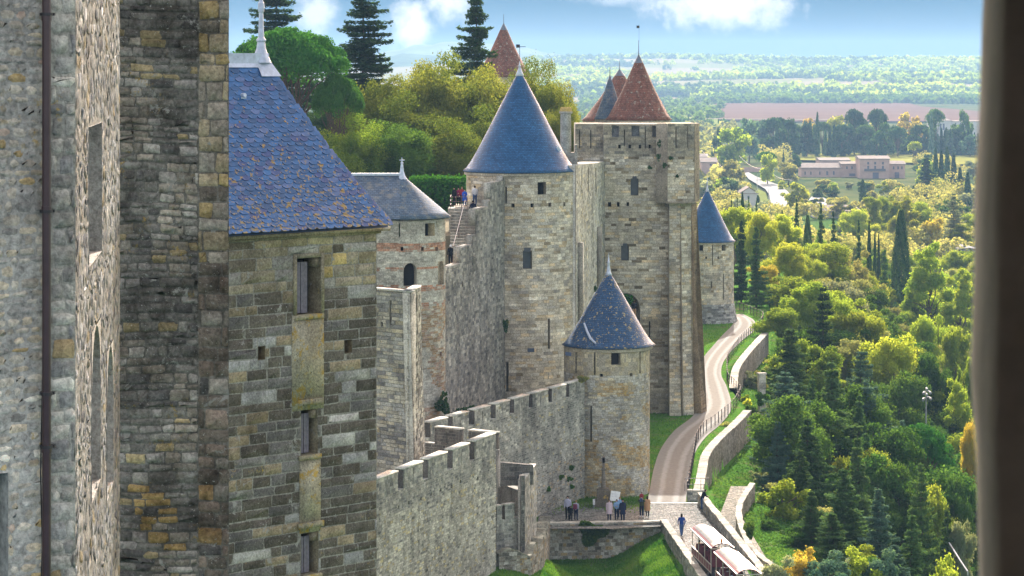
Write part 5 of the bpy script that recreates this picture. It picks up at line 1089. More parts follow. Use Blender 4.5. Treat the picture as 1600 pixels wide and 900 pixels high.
A_(1262, 650, 130, 228, 'conifer', 'spruce', 'dark spruce in front left of the tallest spruce')
A_(1437, 645, 110, 262, 'roundpine', 'pine', 'bright green round pine below the floodlight mast')
A_(1226, 748, 96, 214, 'shrub', 'lime', 'bright yellow-green bush beside the curving wall')
A_(1345, 690, 96, 245, 'broad', 'lime', 'light green tree behind the front row of spruces')
A_(1400, 720, 90, 240, 'broad', 'green', 'green tree at the foot of the bright round pine')
A_(1455, 745, 80, 240, 'broad', 'lime', 'light green tree right below the bright round pine')
A_(1496, 730, 60, 245, 'broad', 'green', 'dark green tree near the window edge low down')
A_(1505, 800, 46, 215, 'broad', 'grey', 'silvery olive tree near the window edge at the bottom')
A_(1318, 730, 140, 208, 'conifer', 'spruce', 'spruce in the front row below the tallest spruce')
A_(1372, 760, 110, 206, 'conifer', 'blue', 'bluish spruce in the front row')
A_(1425, 800, 100, 200, 'conifer', 'spruce', 'dark spruce lowest in the front row')
A_(1268, 765, 100, 202, 'conifer', 'spruce', 'dark spruce at the left end of the front row')
A_(1245, 850, 84, 186, 'shrub', 'orange', 'yellow leaved shrub below the left end of the front row')
A_(1300, 866, 90, 184, 'shrub', 'blue', 'blue-green reed clump at the bottom edge')
A_(1338, 860, 80, 186, 'shrub', 'yellow', 'shrub with yellow leaves right of the blue-green reeds')
A_(1378, 864, 90, 186, 'shrub', 'blue', 'grey-green shrub at the bottom edge right of the yellow shrub')
A_(1215, 872, 80, 178, 'shrub', 'grey', 'grey-green climber bush behind the ramp parapet')
A_(1470, 852, 90, 195, 'shrub', 'lime', 'low light green shrub at bottom near the window edge')
for i, (u, v, w, Y, k_, c, l) in enumerate([(1385, 640, 90, 270, 'cedar', 'blue', 'bluish cedar just left of the bright round pine'), (1215, 655, 90, 238, 'conifer', 'blue', 'blue-green spruce at the foot of the blue-green cedar'), (1250, 700, 96, 218, 'conifer', 'spruce', 'spruce with drooping arms above the left end of the front row'),
    (1340, 680, 110, 230, 'conifer', 'spruce', 'spruce between the tallest spruce and the bright round pine'), (1440, 720, 80, 225, 'cedar', 'spruce', 'dark cedar under the bright round pine'), (1300, 800, 110, 196, 'cedar', 'spruce', 'spreading dark conifer at the bottom between two yellow shrubs'), (1400, 850, 90, 192, 'cedar', 'blue', 'low blue-green conifer at the bottom edge'), (1480, 790, 80, 215, 'conifer', 'spruce', 'spruce near the window edge low down')]): A_(u, v, w, Y, k_, c, l)
rz_ = random.Random(12); nb_ = 0
for i in range(60):
    Y = rz_.uniform(186, 345); X = edge(Y) + (rz_.uniform(1.5, 9) if Y > 232 else rz_.uniform(4.5, 11)); h = rz_.uniform(0.8, 2.4); c = rz_.choice(['lime', 'olive', 'green', 'grey', 'olive', 'green'])
    tree('shrub', X, Y, terrain(X, Y) - 0.3, h, h * rz_.uniform(0.7, 1.1), c, {'lime': 'light green', 'olive': 'olive', 'green': 'dark green', 'grey': 'silvery'}[c] + ' low bush on the open slope just below the path walls', 'low bushes on the open slope below the path walls', 'shrub')
# fill the slope
fr_ = random.Random(3); k = 0
RW = [('on the upper slope behind', 400, 640), ('on the middle slope', 300, 400), ('on the lower slope', 236, 300)]
for nm, y0, y1 in RW:
    for i in range({400: 130, 300: 100, 236: 60}[y0]):
        Y = fr_.uniform(y0, y1); u = fr_.uniform(1190 if Y < 420 else 1150, 1560); X = (u - 800) / F * Y
        if X < edge(Y) + 7: continue
        h = fr_.uniform(7, 12) if Y < 400 else fr_.uniform(7, 11); vt = HV - (terrain(X, Y) + h) / Y * F
        lim = 330 + (0 if Y > 450 else (450 - Y) * 0.9) 
        if vt < lim + 30: continue
        kd, cl_ = fr_.choice([('conifer', 'spruce'), ('conifer', 'blue'), ('broad', 'green'), ('conifer', 'spruce'), ('broad', 'green')] if Y < 300 else [('broad', 'lime'), ('broad', 'green'), ('broad', 'green'), ('broad', 'lime'), ('broad', 'olive'), ('conifer', 'spruce'), ('tall', 'lime')])
        cn = {'lime': 'light green', 'yellow': 'yellow-green', 'green': 'dark green', 'olive': 'olive', 'spruce': 'dark needled', 'blue': 'bluish needled'}[cl_]
        tree(kd, X, Y, terrain(X, Y) - 0.3, h, h * (0.42 if kd == 'broad' else 0.24), cl_, f'{cn} {"conifer" if kd == "conifer" else "slender tree" if kd == "tall" else "rounded tree"} filling the wood {nm.replace(" behind", "")}', 'trees filling the wood ' + nm.replace(' behind', ''))
# valley trees
VG = 'trees in the valley round the farmhouse'
VZ = -55.3
STF = []
def vt_(u, v, w, vb, kind, col, label, g=VG): 
    Y = 4000 * 55 / (vb - HV); return treeat(u, v, w, Y, kind, col, label, g)
vt_(1197, 238, 34, 283, 'farumbrella', 'pine', 'green umbrella pine left of the pink farmhouse')
vt_(1142, 250, 42, 300, 'farbroad', 'olive', 'pale domed tree left of the white road')
vt_(1138, 275, 30, 322, 'farbroad', 'dark', 'dark tree in front of the pale domed tree')
vt_(1232, 252, 40, 290, 'farbroad', 'olive', 'olive tree between the white road and the farmhouse')
vt_(1243, 240, 22, 280, 'farbroad', 'dark', 'dark tree touching the left end of the farmhouse')
vt_(1224, 236, 12, 272, 'farconifer', 'dark', 'small dark conifer behind the umbrella pine')
vt_(1245, 285, 48, 330, 'farbroad', 'yellow', 'yellow tree right of the white road bend')
vt_(1222, 282, 16, 300, 'farbroad', 'yellow', 'small yellow tree at the white road bend')
vt_(1348, 281, 14, 330, 'farcypress', 'dark', 'single dark cypress in the meadow below the farmhouse')
vt_(1108, 278, 12, 318, 'farcypress', 'dark', 'dark cypress between the square tower and the pale domed tree')
vt_(1120, 200, 22, 262, 'farbroad', 'dark', 'dark tree at the left end of the valley wood')
vt_(1145, 196, 62, 268, 'farbroad', 'lime', 'large light green tree at the left end of the valley wood')
vt_(1170, 182, 40, 255, 'farbroad', 'blue', 'bluish tree above the large light green tree')
vt_(1200, 238, 30, 292, 'farbroad', 'lime', 'pale green tree behind the umbrella pine')
vt_(1430, 222, 24, 262, 'farumbrella', 'yellow', 'small round yellow topped tree right of the farmhouse')
vt_(1490, 300, 62, 400, 'cedar', 'grey', 'large grey-brown cedar above the pale house')
vt_(1457, 338, 44, 405, 'farbroad', 'orange', 'orange tree left of the grey-brown cedar')
vt_(1448, 245, 60, 310, 'farconifer', 'dark', 'dense dark conifer right of the farmhouse')
for i, (u, v, w, vb) in enumerate([(1462, 232, 12, 305), (1471, 236, 12, 305), (1480, 230, 12, 300), (1490, 240, 12, 300), (1500, 262, 12, 320), (1512, 270, 14, 330)]): vt_(u, v, w, vb, 'farcypress', 'dark', 'dark cypress in the tight row right of the farmhouse', 'cypresses right of the farmhouse')
for i, (u, v) in enumerate([(1335, 322), (1362, 308), (1388, 300), (1412, 305), (1436, 312), (1320, 340), (1350, 345), (1425, 335), (1395, 325), (1505, 350), (1520, 330)]): vt_(u, v, 46, 402 - (i % 3) * 8, 'tall' if i % 2 else 'broad', 'lime' if i % 3 else 'yellow', 'sunlit yellow-green tree in the bank behind the giant cypress', 'yellow-green bank behind the giant cypress')
# dark wood behind the farmhouse
DWG = 'dark wood behind the farmhouse'
for i in range(58):
    u = 1185 + 340 * (i + fr_.uniform(-0.4, 0.4)) / 58; v = fr_.choice([172, 185, 196, 205, 200, 210, 192]); vb = 247 + fr_.uniform(-4, 2)
    kd = fr_.choice(['farbroad', 'farbroad', 'farcypress', 'farumbrella', 'farcypress', 'farconifer'])
    v = v if kd != 'farcypress' else v + 4
    w = {'farbroad': 34, 'farcypress': 9, 'farumbrella': 32, 'farconifer': 22}[kd]; c = fr_.choice(['dark', 'blue', 'dark', 'spruce']) 
    vt_(u, v, w, vb, kd, c, {'farbroad': 'dark rounded tree', 'farcypress': 'dark cypress', 'farumbrella': 'dark flat topped pine', 'farconifer': 'dark conifer'}[kd] + ' in the long dark wood behind the farmhouse', DWG)
for i, (u, v, w, c) in enumerate([(1263, 182, 26, 'orange'), (1305, 178, 36, 'yellow'), (1330, 182, 26, 'olive'), (1375, 178, 34, 'olive'), (1420, 176, 54, 'orange'), (1436, 182, 30, 'orange')]): vt_(u, v, w, 236, 'farbroad', c, 'yellowed tree rising above the long dark wood', 'yellowed trees above the dark wood')
for i in range(16):
    u = 1450 + i * 5.2; vt_(u, fr_.uniform(200, 214), 7, 246, 'farcypress', 'dark', 'small dark cypress below the white villa', 'cypresses below the white villa')
# random scrub between
for i in range(420):
    Y = 1 / fr_.uniform(1 / 1560, 1 / 640); u = fr_.uniform(1095, 1530); X = (u - 800) / F * Y; z = terrain(X, Y); vb = HV - z / Y * F
    h = fr_.uniform(4, 11) if not (1236 < u < 1435 and Y > 950) else fr_.uniform(2.5, 7); top = HV - (z + h) / Y * F
    if 1150 < u < 1245 and 272 < vb < 345 and (Y < 1320): continue
    if 1150 < u < 1200 and vb < 272: continue
    if 1090 < u < 1125 and vb < 300: continue
    if 1236 < u < 1435:
        if vb > 262 and vb < 282: continue
        if vb <= 262: continue
        if top < 281: h = z * -1 - 176 / F * Y; top = 281
    if u > 1415 and vb < 262 and fr_.random() < 0.6: continue
    if h < 2: continue
    if 1240 < u < 1360 and vb > 345 and top < 345: continue
    if 1455 < u and vb > 380 and top < 430 and Y < 700: continue
    c = fr_.choice(['olive', 'grey', 'lime', 'lime', 'yellow', 'green', 'dark', 'grey']); kd = 'farbroad' if fr_.random() < 0.88 else 'farcypress'
    zone = 'left of the farmhouse' if u < 1240 else 'below the farmhouse' if u < 1420 else 'right of the farmhouse'
    cn = {'lime': 'light green', 'yellow': 'yellow-green', 'green': 'green', 'olive': 'olive', 'dark': 'dark', 'grey': 'silvery'}[c]
    if i % 5 > 1: STF.append((X, Y, z, h)); continue
    tree(kd, X, Y, z - 0.3, h, h * 0.6 if kd == 'farbroad' else h * 0.13, c, f'{cn} {"round tree" if kd == "farbroad" else "cypress"} scattered in the valley {zone}', 'scattered valley trees ' + zone)

# trees inside the old town
TZ = -15.0
CG = 'trees inside the old town'
def ct(u, v, w, Y, kind, col, label): return treeat(u, v, w, Y, kind, col, label, CG, z=TZ)
ct(432, -60, 230, 330, 'bigcedar', 'dark', 'dark cedar behind the umbrella pine at the top left')
ct(567, -40, 220, 310, 'bigcedar', 'dark', 'dark conifer between the umbrella pine and the clouds')
ct(744, -22, 165, 320, 'bigcedar', 'dark', 'dark conifer left of the distant red tiled cone')
ct(452, 45, 200, 275, 'umbrella', 'pine', 'large green umbrella pine behind the big slate roof')
ct(528, 118, 84, 272, 'umbrella', 'pine', 'low side crown of a green pine right of the large umbrella pine')
for i, (u, v, w, Y, c, l) in enumerate([(545, 185, 120, 268, 'lime', 'light green tree below the low pine crown'), (590, 120, 130, 290, 'plane', 'yellowing plane tree at the left of the town trees'), (652, 98, 140, 295, 'plane', 'yellowing plane tree in the middle of the town trees'), (712, 92, 150, 300, 'plane', 'broad golden plane tree below the dark conifer'),
                                        (770, 104, 120, 305, 'plane', 'yellowing plane tree behind the tallest blue cone'), (838, 100, 100, 300, 'plane', 'yellowing plane tree right of the tallest blue cone'), (862, 104, 96, 310, 'plane', 'greenish plane tree beside the chimney'), (880, 165, 70, 290, 'plane', 'small plane tree between the chimney and the square tower'),
                                        (600, 190, 150, 270, 'green', 'green plane tree above the gatehouse roof'), (690, 190, 130, 275, 'plane', 'lower plane tree above the clipped hedge'), (510, 160, 90, 300, 'dark', 'dark green tree in shade behind the big slate roof'), (640, 150, 150, 285, 'plane', 'dense plane tree right above the gatehouse finial'), (745, 170, 120, 285, 'plane', 'lower plane tree just left of the tallest blue cone'), (480, 200, 110, 290, 'dark', 'shaded tree right beside the hip of the big slate roof')]):
    ct(u, v, w, Y, 'lush', c, l)
# clipped hedge
rr = np.random.default_rng(4); n = 9000; x0, x1 = xat(640, 250), xat(728, 250)
C = np.stack([rr.uniform(x0, x1, n), 250 + rr.uniform(-1.2, 1.2, n), rr.uniform(-15, -11.0, n)], 1); s = rr.integers(0, 3, n); C[:, 1] = np.where(s == 0, 248.8 + 0.25 * rr.normal(size=n), C[:, 1]); C[:, 2] = np.where(s == 1, -11.0 + 0.18 * rr.normal(size=n), C[:, 2])
V, Q = quads(C, rr.normal(size=(n, 3)), 0.14 * rr.uniform(0.6, 1.3, n), 0.7, rr); f = rr.random(n)
hd = mesh('hedge', V, Q, LM['hedge'], cols=np.stack([f, f, f], 1)); tag(hd, 'clipped green hedge behind the visitors stair', 'hedge')
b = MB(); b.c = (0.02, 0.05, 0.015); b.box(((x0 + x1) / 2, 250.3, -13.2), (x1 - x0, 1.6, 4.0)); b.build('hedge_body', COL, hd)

# far-off woods, undergrowth and grass: nobody could count them
def clumps(name, C, size, cols, mt, label, seed=1, zsc=1.0):
    rr = np.random.default_rng(seed); V, Q = quads(C, rr.normal(size=C.shape) + np.array([0, 0, 0.4]), size, 0.8, rr); o = mesh(name, V, Q, mt, cols=np.stack([cols] * 3, 1)); return tag(o, label, kind='stuff')
rr = np.random.default_rng(17)
def woods(n, per, band, umin, umax, hmin, hmax, rad):
    C = []; S = []; Fc = []
    for i in range(n):
        Y = rr.uniform(*band); u = rr.uniform(umin, umax); X = (u - 800) / F * Y
        g = noise.noise(Vector((X * 0.0013, Y * 0.0042, 7))) + 0.4 * noise.noise(Vector((X * 0.006, Y * 0.012, 3)))
        if g < -0.03 and Y > 4200: continue
        h = rr.uniform(hmin, hmax); r_ = rad * rr.uniform(0.6, 1.3); z = terrain(X, Y); d = rr.normal(size=(per, 3)); d /= np.linalg.norm(d, axis=1, keepdims=True); d[:, 2] = np.abs(d[:, 2])
        C.append(np.array([X, Y, z]) + d * np.array([r_, r_, h]) * rr.uniform(0.75, 1, (per, 1))); S.append(np.full(per, r_ * 0.42) * rr.uniform(0.7, 1.3, per)); Fc.append(np.clip(0.45 + 0.9 * noise.noise(Vector((X * 0.002, Y * 0.005, 1))) + 0.25 * rr.normal() + 0.2 * rr.random(per), 0, 1))
    return np.concatenate(C), np.concatenate(S), np.concatenate(Fc)
rs_ = np.random.default_rng(8); C = []; S = []; Fc = []
for (X, Y, z, h) in STF:
    for q in range(5):
        cx_, cy_, rr_ = X + rs_.normal() * h * 0.3, Y + rs_.normal() * h * 0.3, h * rs_.uniform(0.22, 0.42); d = rs_.normal(size=(220, 3)); d /= np.linalg.norm(d, axis=1, keepdims=True); C.append(np.array([cx_, cy_, z + h * rs_.uniform(0.3, 0.7)]) + d * rr_ * rs_.uniform(0.7, 1.05, (220, 1))); S.append(0.42 * rs_.uniform(0.6, 1.3, 220)); Fc.append(np.clip(rs_.random() * 0.6 + 0.4 * rs_.random(220), 0, 1))
C, S, Fc = map(np.concatenate, (C, S, Fc)); clumps('valley_thicket', C, S, Fc, LM['olive'], 'mixed green thicket covering the valley floor between the single trees')
C, S, Fc = woods(5600, 24, (4300, 7600), 820, 1560, 7, 17, 11); k = Fc > 0.45
clumps('far_woods', C[k], S[k], Fc[k] - 0.4, LM['lime'], 'hazy light green woods covering the far hills')
clumps('far_dark_woods', C[~k], S[~k], Fc[~k] * 2, LM['spruce'], 'hazy dark green woods on the far hills')
C, S, Fc = woods(420, 40, (3800, 4350), 1110, 1560, 7, 13, 10); clumps('field_edge_trees', C, S, Fc, LM['green'], 'line of hazy trees along the top of the brown field')
C, S, Fc = woods(260, 30, (2300, 4300), 860, 1130, 6, 11, 7); clumps('left_valley_woods', C, S, Fc, LM['green'], 'hazy copses left of the brown field')
C, S, Fc = woods(200, 30, (1100, 2400), 860, 1150, 5, 9, 5); clumps('valley_scrub', C, S, Fc, LM['olive'], 'hazy scrub behind the square tower')
# undergrowth on the slope
n = 150000; Y = 1 / rr.uniform(1 / 640, 1 / 176, n); u = rr.uniform(1085, 1560, n); X = (u - 800) / F * Y
ed = np.array([edge(y) for y in Y]); keep = (X > ed + 0.7) & ~((Y < 228) & (X > np.interp(Y, [177, 181, 192, 202, 213, 227], [18.3, 18.2, 17.4, 16.8, 17.2, 19.3])) & (X < np.interp(Y, [177, 181, 192, 202, 213, 227], [20.4, 20.1, 19.5, 19.3, 19.1, 21.0]))); X, Y = X[keep], Y[keep]
z = np.array([terrain(x, y) for x, y in zip(X, Y)]); den = np.array([noise.noise(Vector((x * 0.18, y * 0.18, 2))) for x, y in zip(X, Y)])
hh = np.clip(0.15 + 1.2 * den, 0.05, 1.2) * rr.random(len(X)) * (1 + (X - np.array([edge(y) for y in Y]) > 8) * 1.0)
clumps('undergrowth', np.stack([X, Y, z + hh], 1), rr.uniform(0.05, 0.13, len(X)) * (Y / 230) ** 0.9, np.clip(0.5 + den + 0.25 * rr.normal(size=len(X)), 0, 1), LM['green'], 'low green undergrowth and brambles under the trees of the slope', 3)
# grass tufts on the banks
def grass_area(name, label, pts_fn, n, size=0.11, mt='hedge', seed=0):
    rr = np.random.default_rng(seed); X, Y, Z = pts_fn(rr, n); n = len(X); C = np.stack([X, Y, Z], 1)
    D = np.stack([rr.normal(size=n), rr.normal(size=n), 0.25 + 0 * X], 1); up = np.tile([[0, 0, 1.0]], (n, 1)) + 0.35 * rr.normal(size=(n, 3))
    den = np.array([noise.noise(Vector((x * 0.35, y * 0.35, 4))) for x, y in zip(X, Y)])
    V, Q = quads(C, D, size * rr.uniform(0.5, 1.5, n), 0.3, rr, up); f = np.clip(0.55 + 1.1 * den + 0.2 * rr.normal(size=n), 0, 1); tag(mesh(name, V, Q, LM[mt], cols=np.stack([f] * 3, 1)), label, kind='stuff')
def ga(rr, n):
    Y = rr.uniform(178, 201.4, n); X = rr.uniform(-2, 13, n); k = X < 11.8 + (202 - Y) * 0.07; X, Y = X[k], Y[k]; return X, Y, np.array([terrain(x, y) for x, y in zip(X, Y)]) + 0.04
LM['grass'] = leafmat('grass_blades', (0.04, 0.13, 0.015), (0.16, 0.28, 0.045), 0.35)
grass_area('bank_grass', 'lush green grass on the bank left of the cobbled ramp', ga, 46000, 0.10, 'grass', 1)
def gb(rr, n):
    Y = rr.uniform(214, 410, n); X = rr.uniform(9, 45, n)
    Lx = np.interp(Y, [p.y for p in L2[:-8]], [p.x for p in L2[:-8]]); Rx = np.interp(Y, [p.y for p in R2[:-8]], [p.x for p in R2[:-8]]); e = np.array([edge(y) for y in Y])
    k = ((X < Lx - 0.15) & (X > Lx - 9)) | ((X > Rx + 0.15) & (X < e - 1.0)); X, Y = X[k], Y[k]; return X, Y, np.full(len(X), -36.05)
grass_area('verge_grass', 'green grass verges on both sides of the sandy path', gb, 60000, 0.12, 'grass', 2)
def gc(rr, n): 
    X = rr.uniform(xat(862, 210), xat(1012, 213), n); Y = 211.5 + rr.normal(size=n) * 1.6; k = rr.random(n) < 0.6; return X, Y, np.full(n, -35.97)
grass_area('esplanade_grass', 'thin strip of grass at the foot of the small corner tower', gc, 5000, 0.09, 'grass', 3)
# plants on walls
def ivy(name, label, u, v, Y, wpx, hpx, n, mt, seed, cat='climbing plant', dy=0.25):
    rr = np.random.default_rng(seed); c = P(u, v, Y); w = wpx / F * Y / 2; h = hpx / F * Y / 2
    a = rr.uniform(0, 6.28, n); q = np.sqrt(rr.random(n)) * (0.75 + 0.25 * np.sin(a * 3 + seed)); C = np.stack([c.x + w * q * np.cos(a), Y + rr.uniform(-dy, dy * 0.3, n), c.z + h * q * np.sin(a)], 1)
    D = rr.normal(size=(n, 3)) + np.array([0, -0.8, 0.3]); V, Q = quads(C, D, rr.uniform(0.06, 0.15, n), 0.8, rr); f = rr.random(n); tag(mesh(name, V, Q, LM[mt], cols=np.stack([f] * 3, 1)), label, cat)
ivy('ivy', 'dark ivy hanging over the rubble retaining wall', 925, 832, 201, 54, 44, 2600, 'green', 1)
ivy('ivy', 'ivy patch at the left end of the rubble retaining wall', 832, 858, 200, 30, 36, 700, 'green', 2)
for i, (u, v, w, h, l) in enumerate([(892, 730, 14, 10, 'topmost'), (876, 745, 12, 9, 'second highest'), (888, 748, 16, 12, 'largest'), (893, 760, 9, 8, 'lowest'), (857, 764, 9, 8, 'leftmost')]): ivy('wall_plant', l + ' of the green weed tufts on the streaked wall left of the stone cross', u, v, (-f2.A.x * f2.d.y + f2.A.y * f2.d.x) / (f2.d.x - (u - 800) / F * f2.d.y) - 0.15, w, h, 90, 'green', 50 + i)
ivy('wall_plant', 'weeds growing out of the gatehouse foot', 692, 630, 205, 26, 40, 450, 'dark', 4, dy=1.0)
ivy('wall_plant', 'weeds in the masonry at the foot of the stair wall', 733, 640, 205, 40, 14, 250, 'dark', 5)
ivy('wall_plant', 'plant on the cracked side of the large round tower', 790, 508, 226, 10, 26, 120, 'dark', 6)
ivy('wall_plant', 'weeds on the parapet beside the small corner tower', 910, 592, 212, 20, 12, 160, 'olive', 7)
ivy('wall_plant', 'small plant high on the inner curtain wall', 931, 452, 252, 8, 12, 70, 'dark', 8, dy=0.6)
ivy('shrub', 'green bush at the foot of the distant round tower', 1150, 514, 358, 26, 14, 500, 'hedge', 9, 'shrub', 1.5)
ivy('shrub', 'yellow flowering bush by the fence at the first bend', 1168, 628, 274, 16, 10, 260, 'yellow', 10, 'shrub', 0.8)
ivy('shrub', 'green tuft by the fence on the retaining wall', 1133, 664, 258, 16, 12, 260, 'olive', 11, 'shrub', 0.8)
ivy('ivy', 'ivy tumbling over the curving wall of the lower path', 1170, 826, 198, 18, 30, 600, 'green', 12, dy=1.0)
ivy('wall_plant', 'green bush seen in the arch behind the slate cone of the small corner tower', 982, 470, 264, 16, 30, 300, 'hedge', 13)
for i, (u, v, w, h) in enumerate([(1030, 225, 7, 16), (1029, 245, 8, 14), (1038, 258, 8, 10), (1048, 247, 7, 7), (1015, 262, 7, 6), (1058, 275, 5, 6)]): ivy('moss_tuft', ['highest', 'second highest', 'middle', 'rightmost upper', 'leftmost', 'lowest'][i] + ' dark moss tuft on the upper face of the square tower', u, v, 265.0, w, h, 50, 'dark', 30 + i, 'plant', 0.1)

ivy('shrub', 'dense low bush hiding the foot of the square pale stone post', 1190, 622, 266.5, 26, 24, 900, 'green', 70, 'shrub', 0.8)
# ------------------------------------------------------------------ fields, road and buildings of the valley
def gz(u, v, z=-55.0): return G(u, v, z)
def flat(name, pts, z, m, dz=0.4, kind='structure', label=None):
    me = bpy.data.meshes.new(name); q = [gz(u, v, z) for u, v in pts]; bm = bmesh.new(); f = bm.faces.new([bm.verts.new((p.x, p.y, z + dz)) for p in q]); 
    if f.normal.z < 0: f.normal_flip()
    bm.normal_update(); 
    bm.to_mesh(me); bm.free(); me.materials.append(m); return tag(link(bpy.data.objects.new(name, me)), label, kind=kind)
F_BR = plain('ploughed_soil', (0.13, 0.085, 0.065), 0.95, 0, 0.15, 0.01); F_GR = plain('pale_vineyard', (0.15, 0.18, 0.055), 0.95, 0, 0.2, 0.012); F_YE = plain('yellow_vines', (0.20, 0.20, 0.05), 0.95, 0, 0.2, 0.02)
flat('ploughed_field', [(1085, 180), (1130, 158), (1390, 155), (1440, 168), (1560, 178), (1560, 192), (1200, 192), (1090, 188)], -55, F_BR, 1.6)
flat('upper_meadow', [(1020, 164), (1130, 166), (1110, 182), (1140, 200), (1080, 205), (1020, 200)], -55, F_GR, 2.0)
flat('vineyard_strip', [(1190, 243), (1560, 243), (1560, 262), (1420, 258), (1190, 252)], -55, F_YE, 1.4)
flat('field_track', [(1030, 187.5), (1300, 190), (1300, 191), (1030, 188.5)], -55, plain('pale_track', (0.2, 0.18, 0.14), 0.95), 2.2)
ASP = plain('pale_sunlit_asphalt', (0.30, 0.30, 0.295), 0.9, 0, 0.12, 0.2)
flat('valley_road', [(1162, 274), (1170, 284), (1183, 292), (1196, 300), (1202, 309), (1203, 318), (1198, 332), (1196, 345), (1226, 345), (1230, 330), (1236, 318), (1233, 306), (1222, 295), (1200, 287), (1180, 279), (1170, 273)], -55, ASP, 1.3)
flat('side_road', [(1260, 322), (1268, 312), (1285, 312), (1300, 322), (1290, 333), (1262, 332)], -55, ASP, 1.3)
flat('road_verge', [(1184, 300), (1196, 305), (1200, 318), (1192, 332), (1180, 325), (1178, 305)], -55, F_GR, 1.25)
ROOFP = plain('pale_pantiles', (0.30, 0.26, 0.23), 0.85, 0, 0.2, 0.8); PINKW = plain('pink_render', (0.44, 0.31, 0.27), 0.9, 0, 0.12, 0.5); WHITEW = plain('white_render', (0.5, 0.48, 0.45), 0.85, 0, 0.08, 0.5); GREYW = plain('grey_render', (0.40, 0.40, 0.41), 0.9, 0, 0.1, 0.5)
def bldg(T, u0, u1, vb, ve, vr, depth, wm, rm, wins=(), doors=(), z=-55.0, gable=False, Y=None, hip=0.0, ridge_off=0.5):
    """one wing: front wall between two photo columns, base row, eave row, ridge row"""
    Y = Y or -z * F / (vb - HV); xa, xb = xat(u0, Y), xat(u1, Y); ze = zof(ve, Y); Yr = Y + depth * ridge_off; zr = zof(vr, Yr)
    b = MB(); b.box(((xa + xb) / 2, Y + depth / 2, (z - 3 + ze) / 2), (xb - xa, depth, ze - z + 3)); b.build('wall', wm, T, cols=False)
    o = 0.5; b = MB(); h = hip * (xb - xa)
    V = [(xa - o, Y - o, ze), (xb + o, Y - o, ze), (xb + o, Y + depth + o, ze), (xa - o, Y + depth + o, ze), (xa - o + h, Yr, zr), (xb + o - h, Yr, zr)]
    V2 = [(p[0], p[1], p[2] + 0.35) for p in V[:4]]
    if gable:
        xm = (xa + xb) / 2; V[4] = (xm, Y - o, zr); V[5] = (xm, Y + depth + o, zr); b.add([*V2, V[4], V[5]], [(0, 4, 5, 3), (1, 2, 5, 4), (2, 3, 5)]); b.add([V2[0], V2[1], V[1], V[0]], [(0, 1, 2, 3)])
    else: b.add([*V2, V[4], V[5]], [(0, 1, 5, 4), (2, 3, 4, 5), (0, 4, 3), (1, 2, 5)]); b.add([V2[0], V2[1], V[1], V[0]], [(0, 1, 2, 3)])
    b.build('roof', rm, T, cols=False)
    if gable: g = MB(); g.add([(xa, Y - 0.02, ze - 0.01), (xb, Y - 0.02, ze - 0.01), ((xa + xb) / 2, Y - 0.02, zr - 0.3)], [(0, 1, 2)]); g.build('gable', wm, T, cols=False)
    for (a, c, d, e, kind) in [(*w, 'window') for w in wins] + [(*w, 'door') for w in doors]:
        b = MB(); x0, x1 = xat(a, Y), xat(c, Y); b.c = (0.10, 0.11, 0.14) if kind == 'window' else (0.12, 0.12, 0.17); b.box(((x0 + x1) / 2, Y - 0.03, (zof(d, Y) + zof(e, Y)) / 2), (x1 - x0, 0.12, zof(d, Y) - zof(e, Y))); b.build(kind, COL, T)
T = empty('farmhouse', (xat(1362, 1270), 1272, -55), 'long pink farmhouse with pale tiled roofs and a taller central block', 'house')
bldg(T, 1252, 1315, 278, 263, 254.5, 14, PINKW, ROOFP, wins=[(1257, 1259, 268, 273), (1266, 1268, 268, 273), (1280, 1282, 268, 273), (1291, 1294, 267.5, 273.5), (1301.5, 1304, 267.5, 273)])
bldg(T, 1315, 1343, 278, 257, 252, 12, PINKW, ROOFP, wins=[(1322, 1324.5, 260, 264), (1330, 1332.5, 260, 264), (1337, 1339.5, 260, 264)], doors=[(1327, 1336, 271, 275)])
bldg(T, 1343.3, 1390, 280, 249, 243, 16, PINKW, ROOFP, wins=[(1355, 1358, 253, 257), (1366, 1369, 253, 257), (1378, 1381, 253, 257), (1355, 1358, 259, 265.5), (1366, 1369, 259, 265.5), (1378, 1381, 259, 265.5)], doors=[(1363.5, 1373, 269.5, 279.5)])
bldg(T, 1390.2, 1414, 279, 257, 251, 12, PINKW, ROOFP, wins=[(1395, 1397.5, 260, 264.5), (1402, 1404.5, 260, 264.5), (1408, 1410.5, 260, 264.5)], doors=[(1398, 1405, 269, 278.5)])
b = MB(); Yb = 1256; b.c = (0.1, 0.1, 0.12); b.box((xat(1367, Yb), Yb, zof(267, Yb)), (10.5, 0.9, 0.25)); b.box((xat(1367, Yb), Yb - 0.4, zof(265.2, Yb)), (10.5, 0.06, 0.9)); b.build('balcony', COL, T)
T = empty('barn', (xat(1303, 1480), 1480, -55), 'pale roofed barn just behind the pink farmhouse', 'barn'); bldg(T, 1281, 1328, 258, 251, 246, 20, PINKW, ROOFP)
T = empty('villa', (xat(1490, 2000), 2000, -52), 'white villa with hipped roof above the small cypresses at far right', 'house')
bldg(T, 1455, 1487, 207, 189, 183.5, 22, WHITEW, ROOFP, hip=0.35, wins=[(1468, 1471, 193, 203), (1473, 1476, 193, 203), (1460, 1463, 194, 203)], z=-52)
bldg(T, 1487.5, 1535, 207, 190, 188, 18, WHITEW, ROOFP, hip=0.1, wins=[(1492, 1494, 192, 197), (1500, 1502, 192, 197), (1508, 1510, 192, 197), (1492, 1496, 200, 206), (1503, 1507, 200, 206)], z=-52)
T = empty('grey_house', (xat(1500, 720), 720, -55), 'pale grey house with slate grey gabled roof cut by the window edge', 'house')
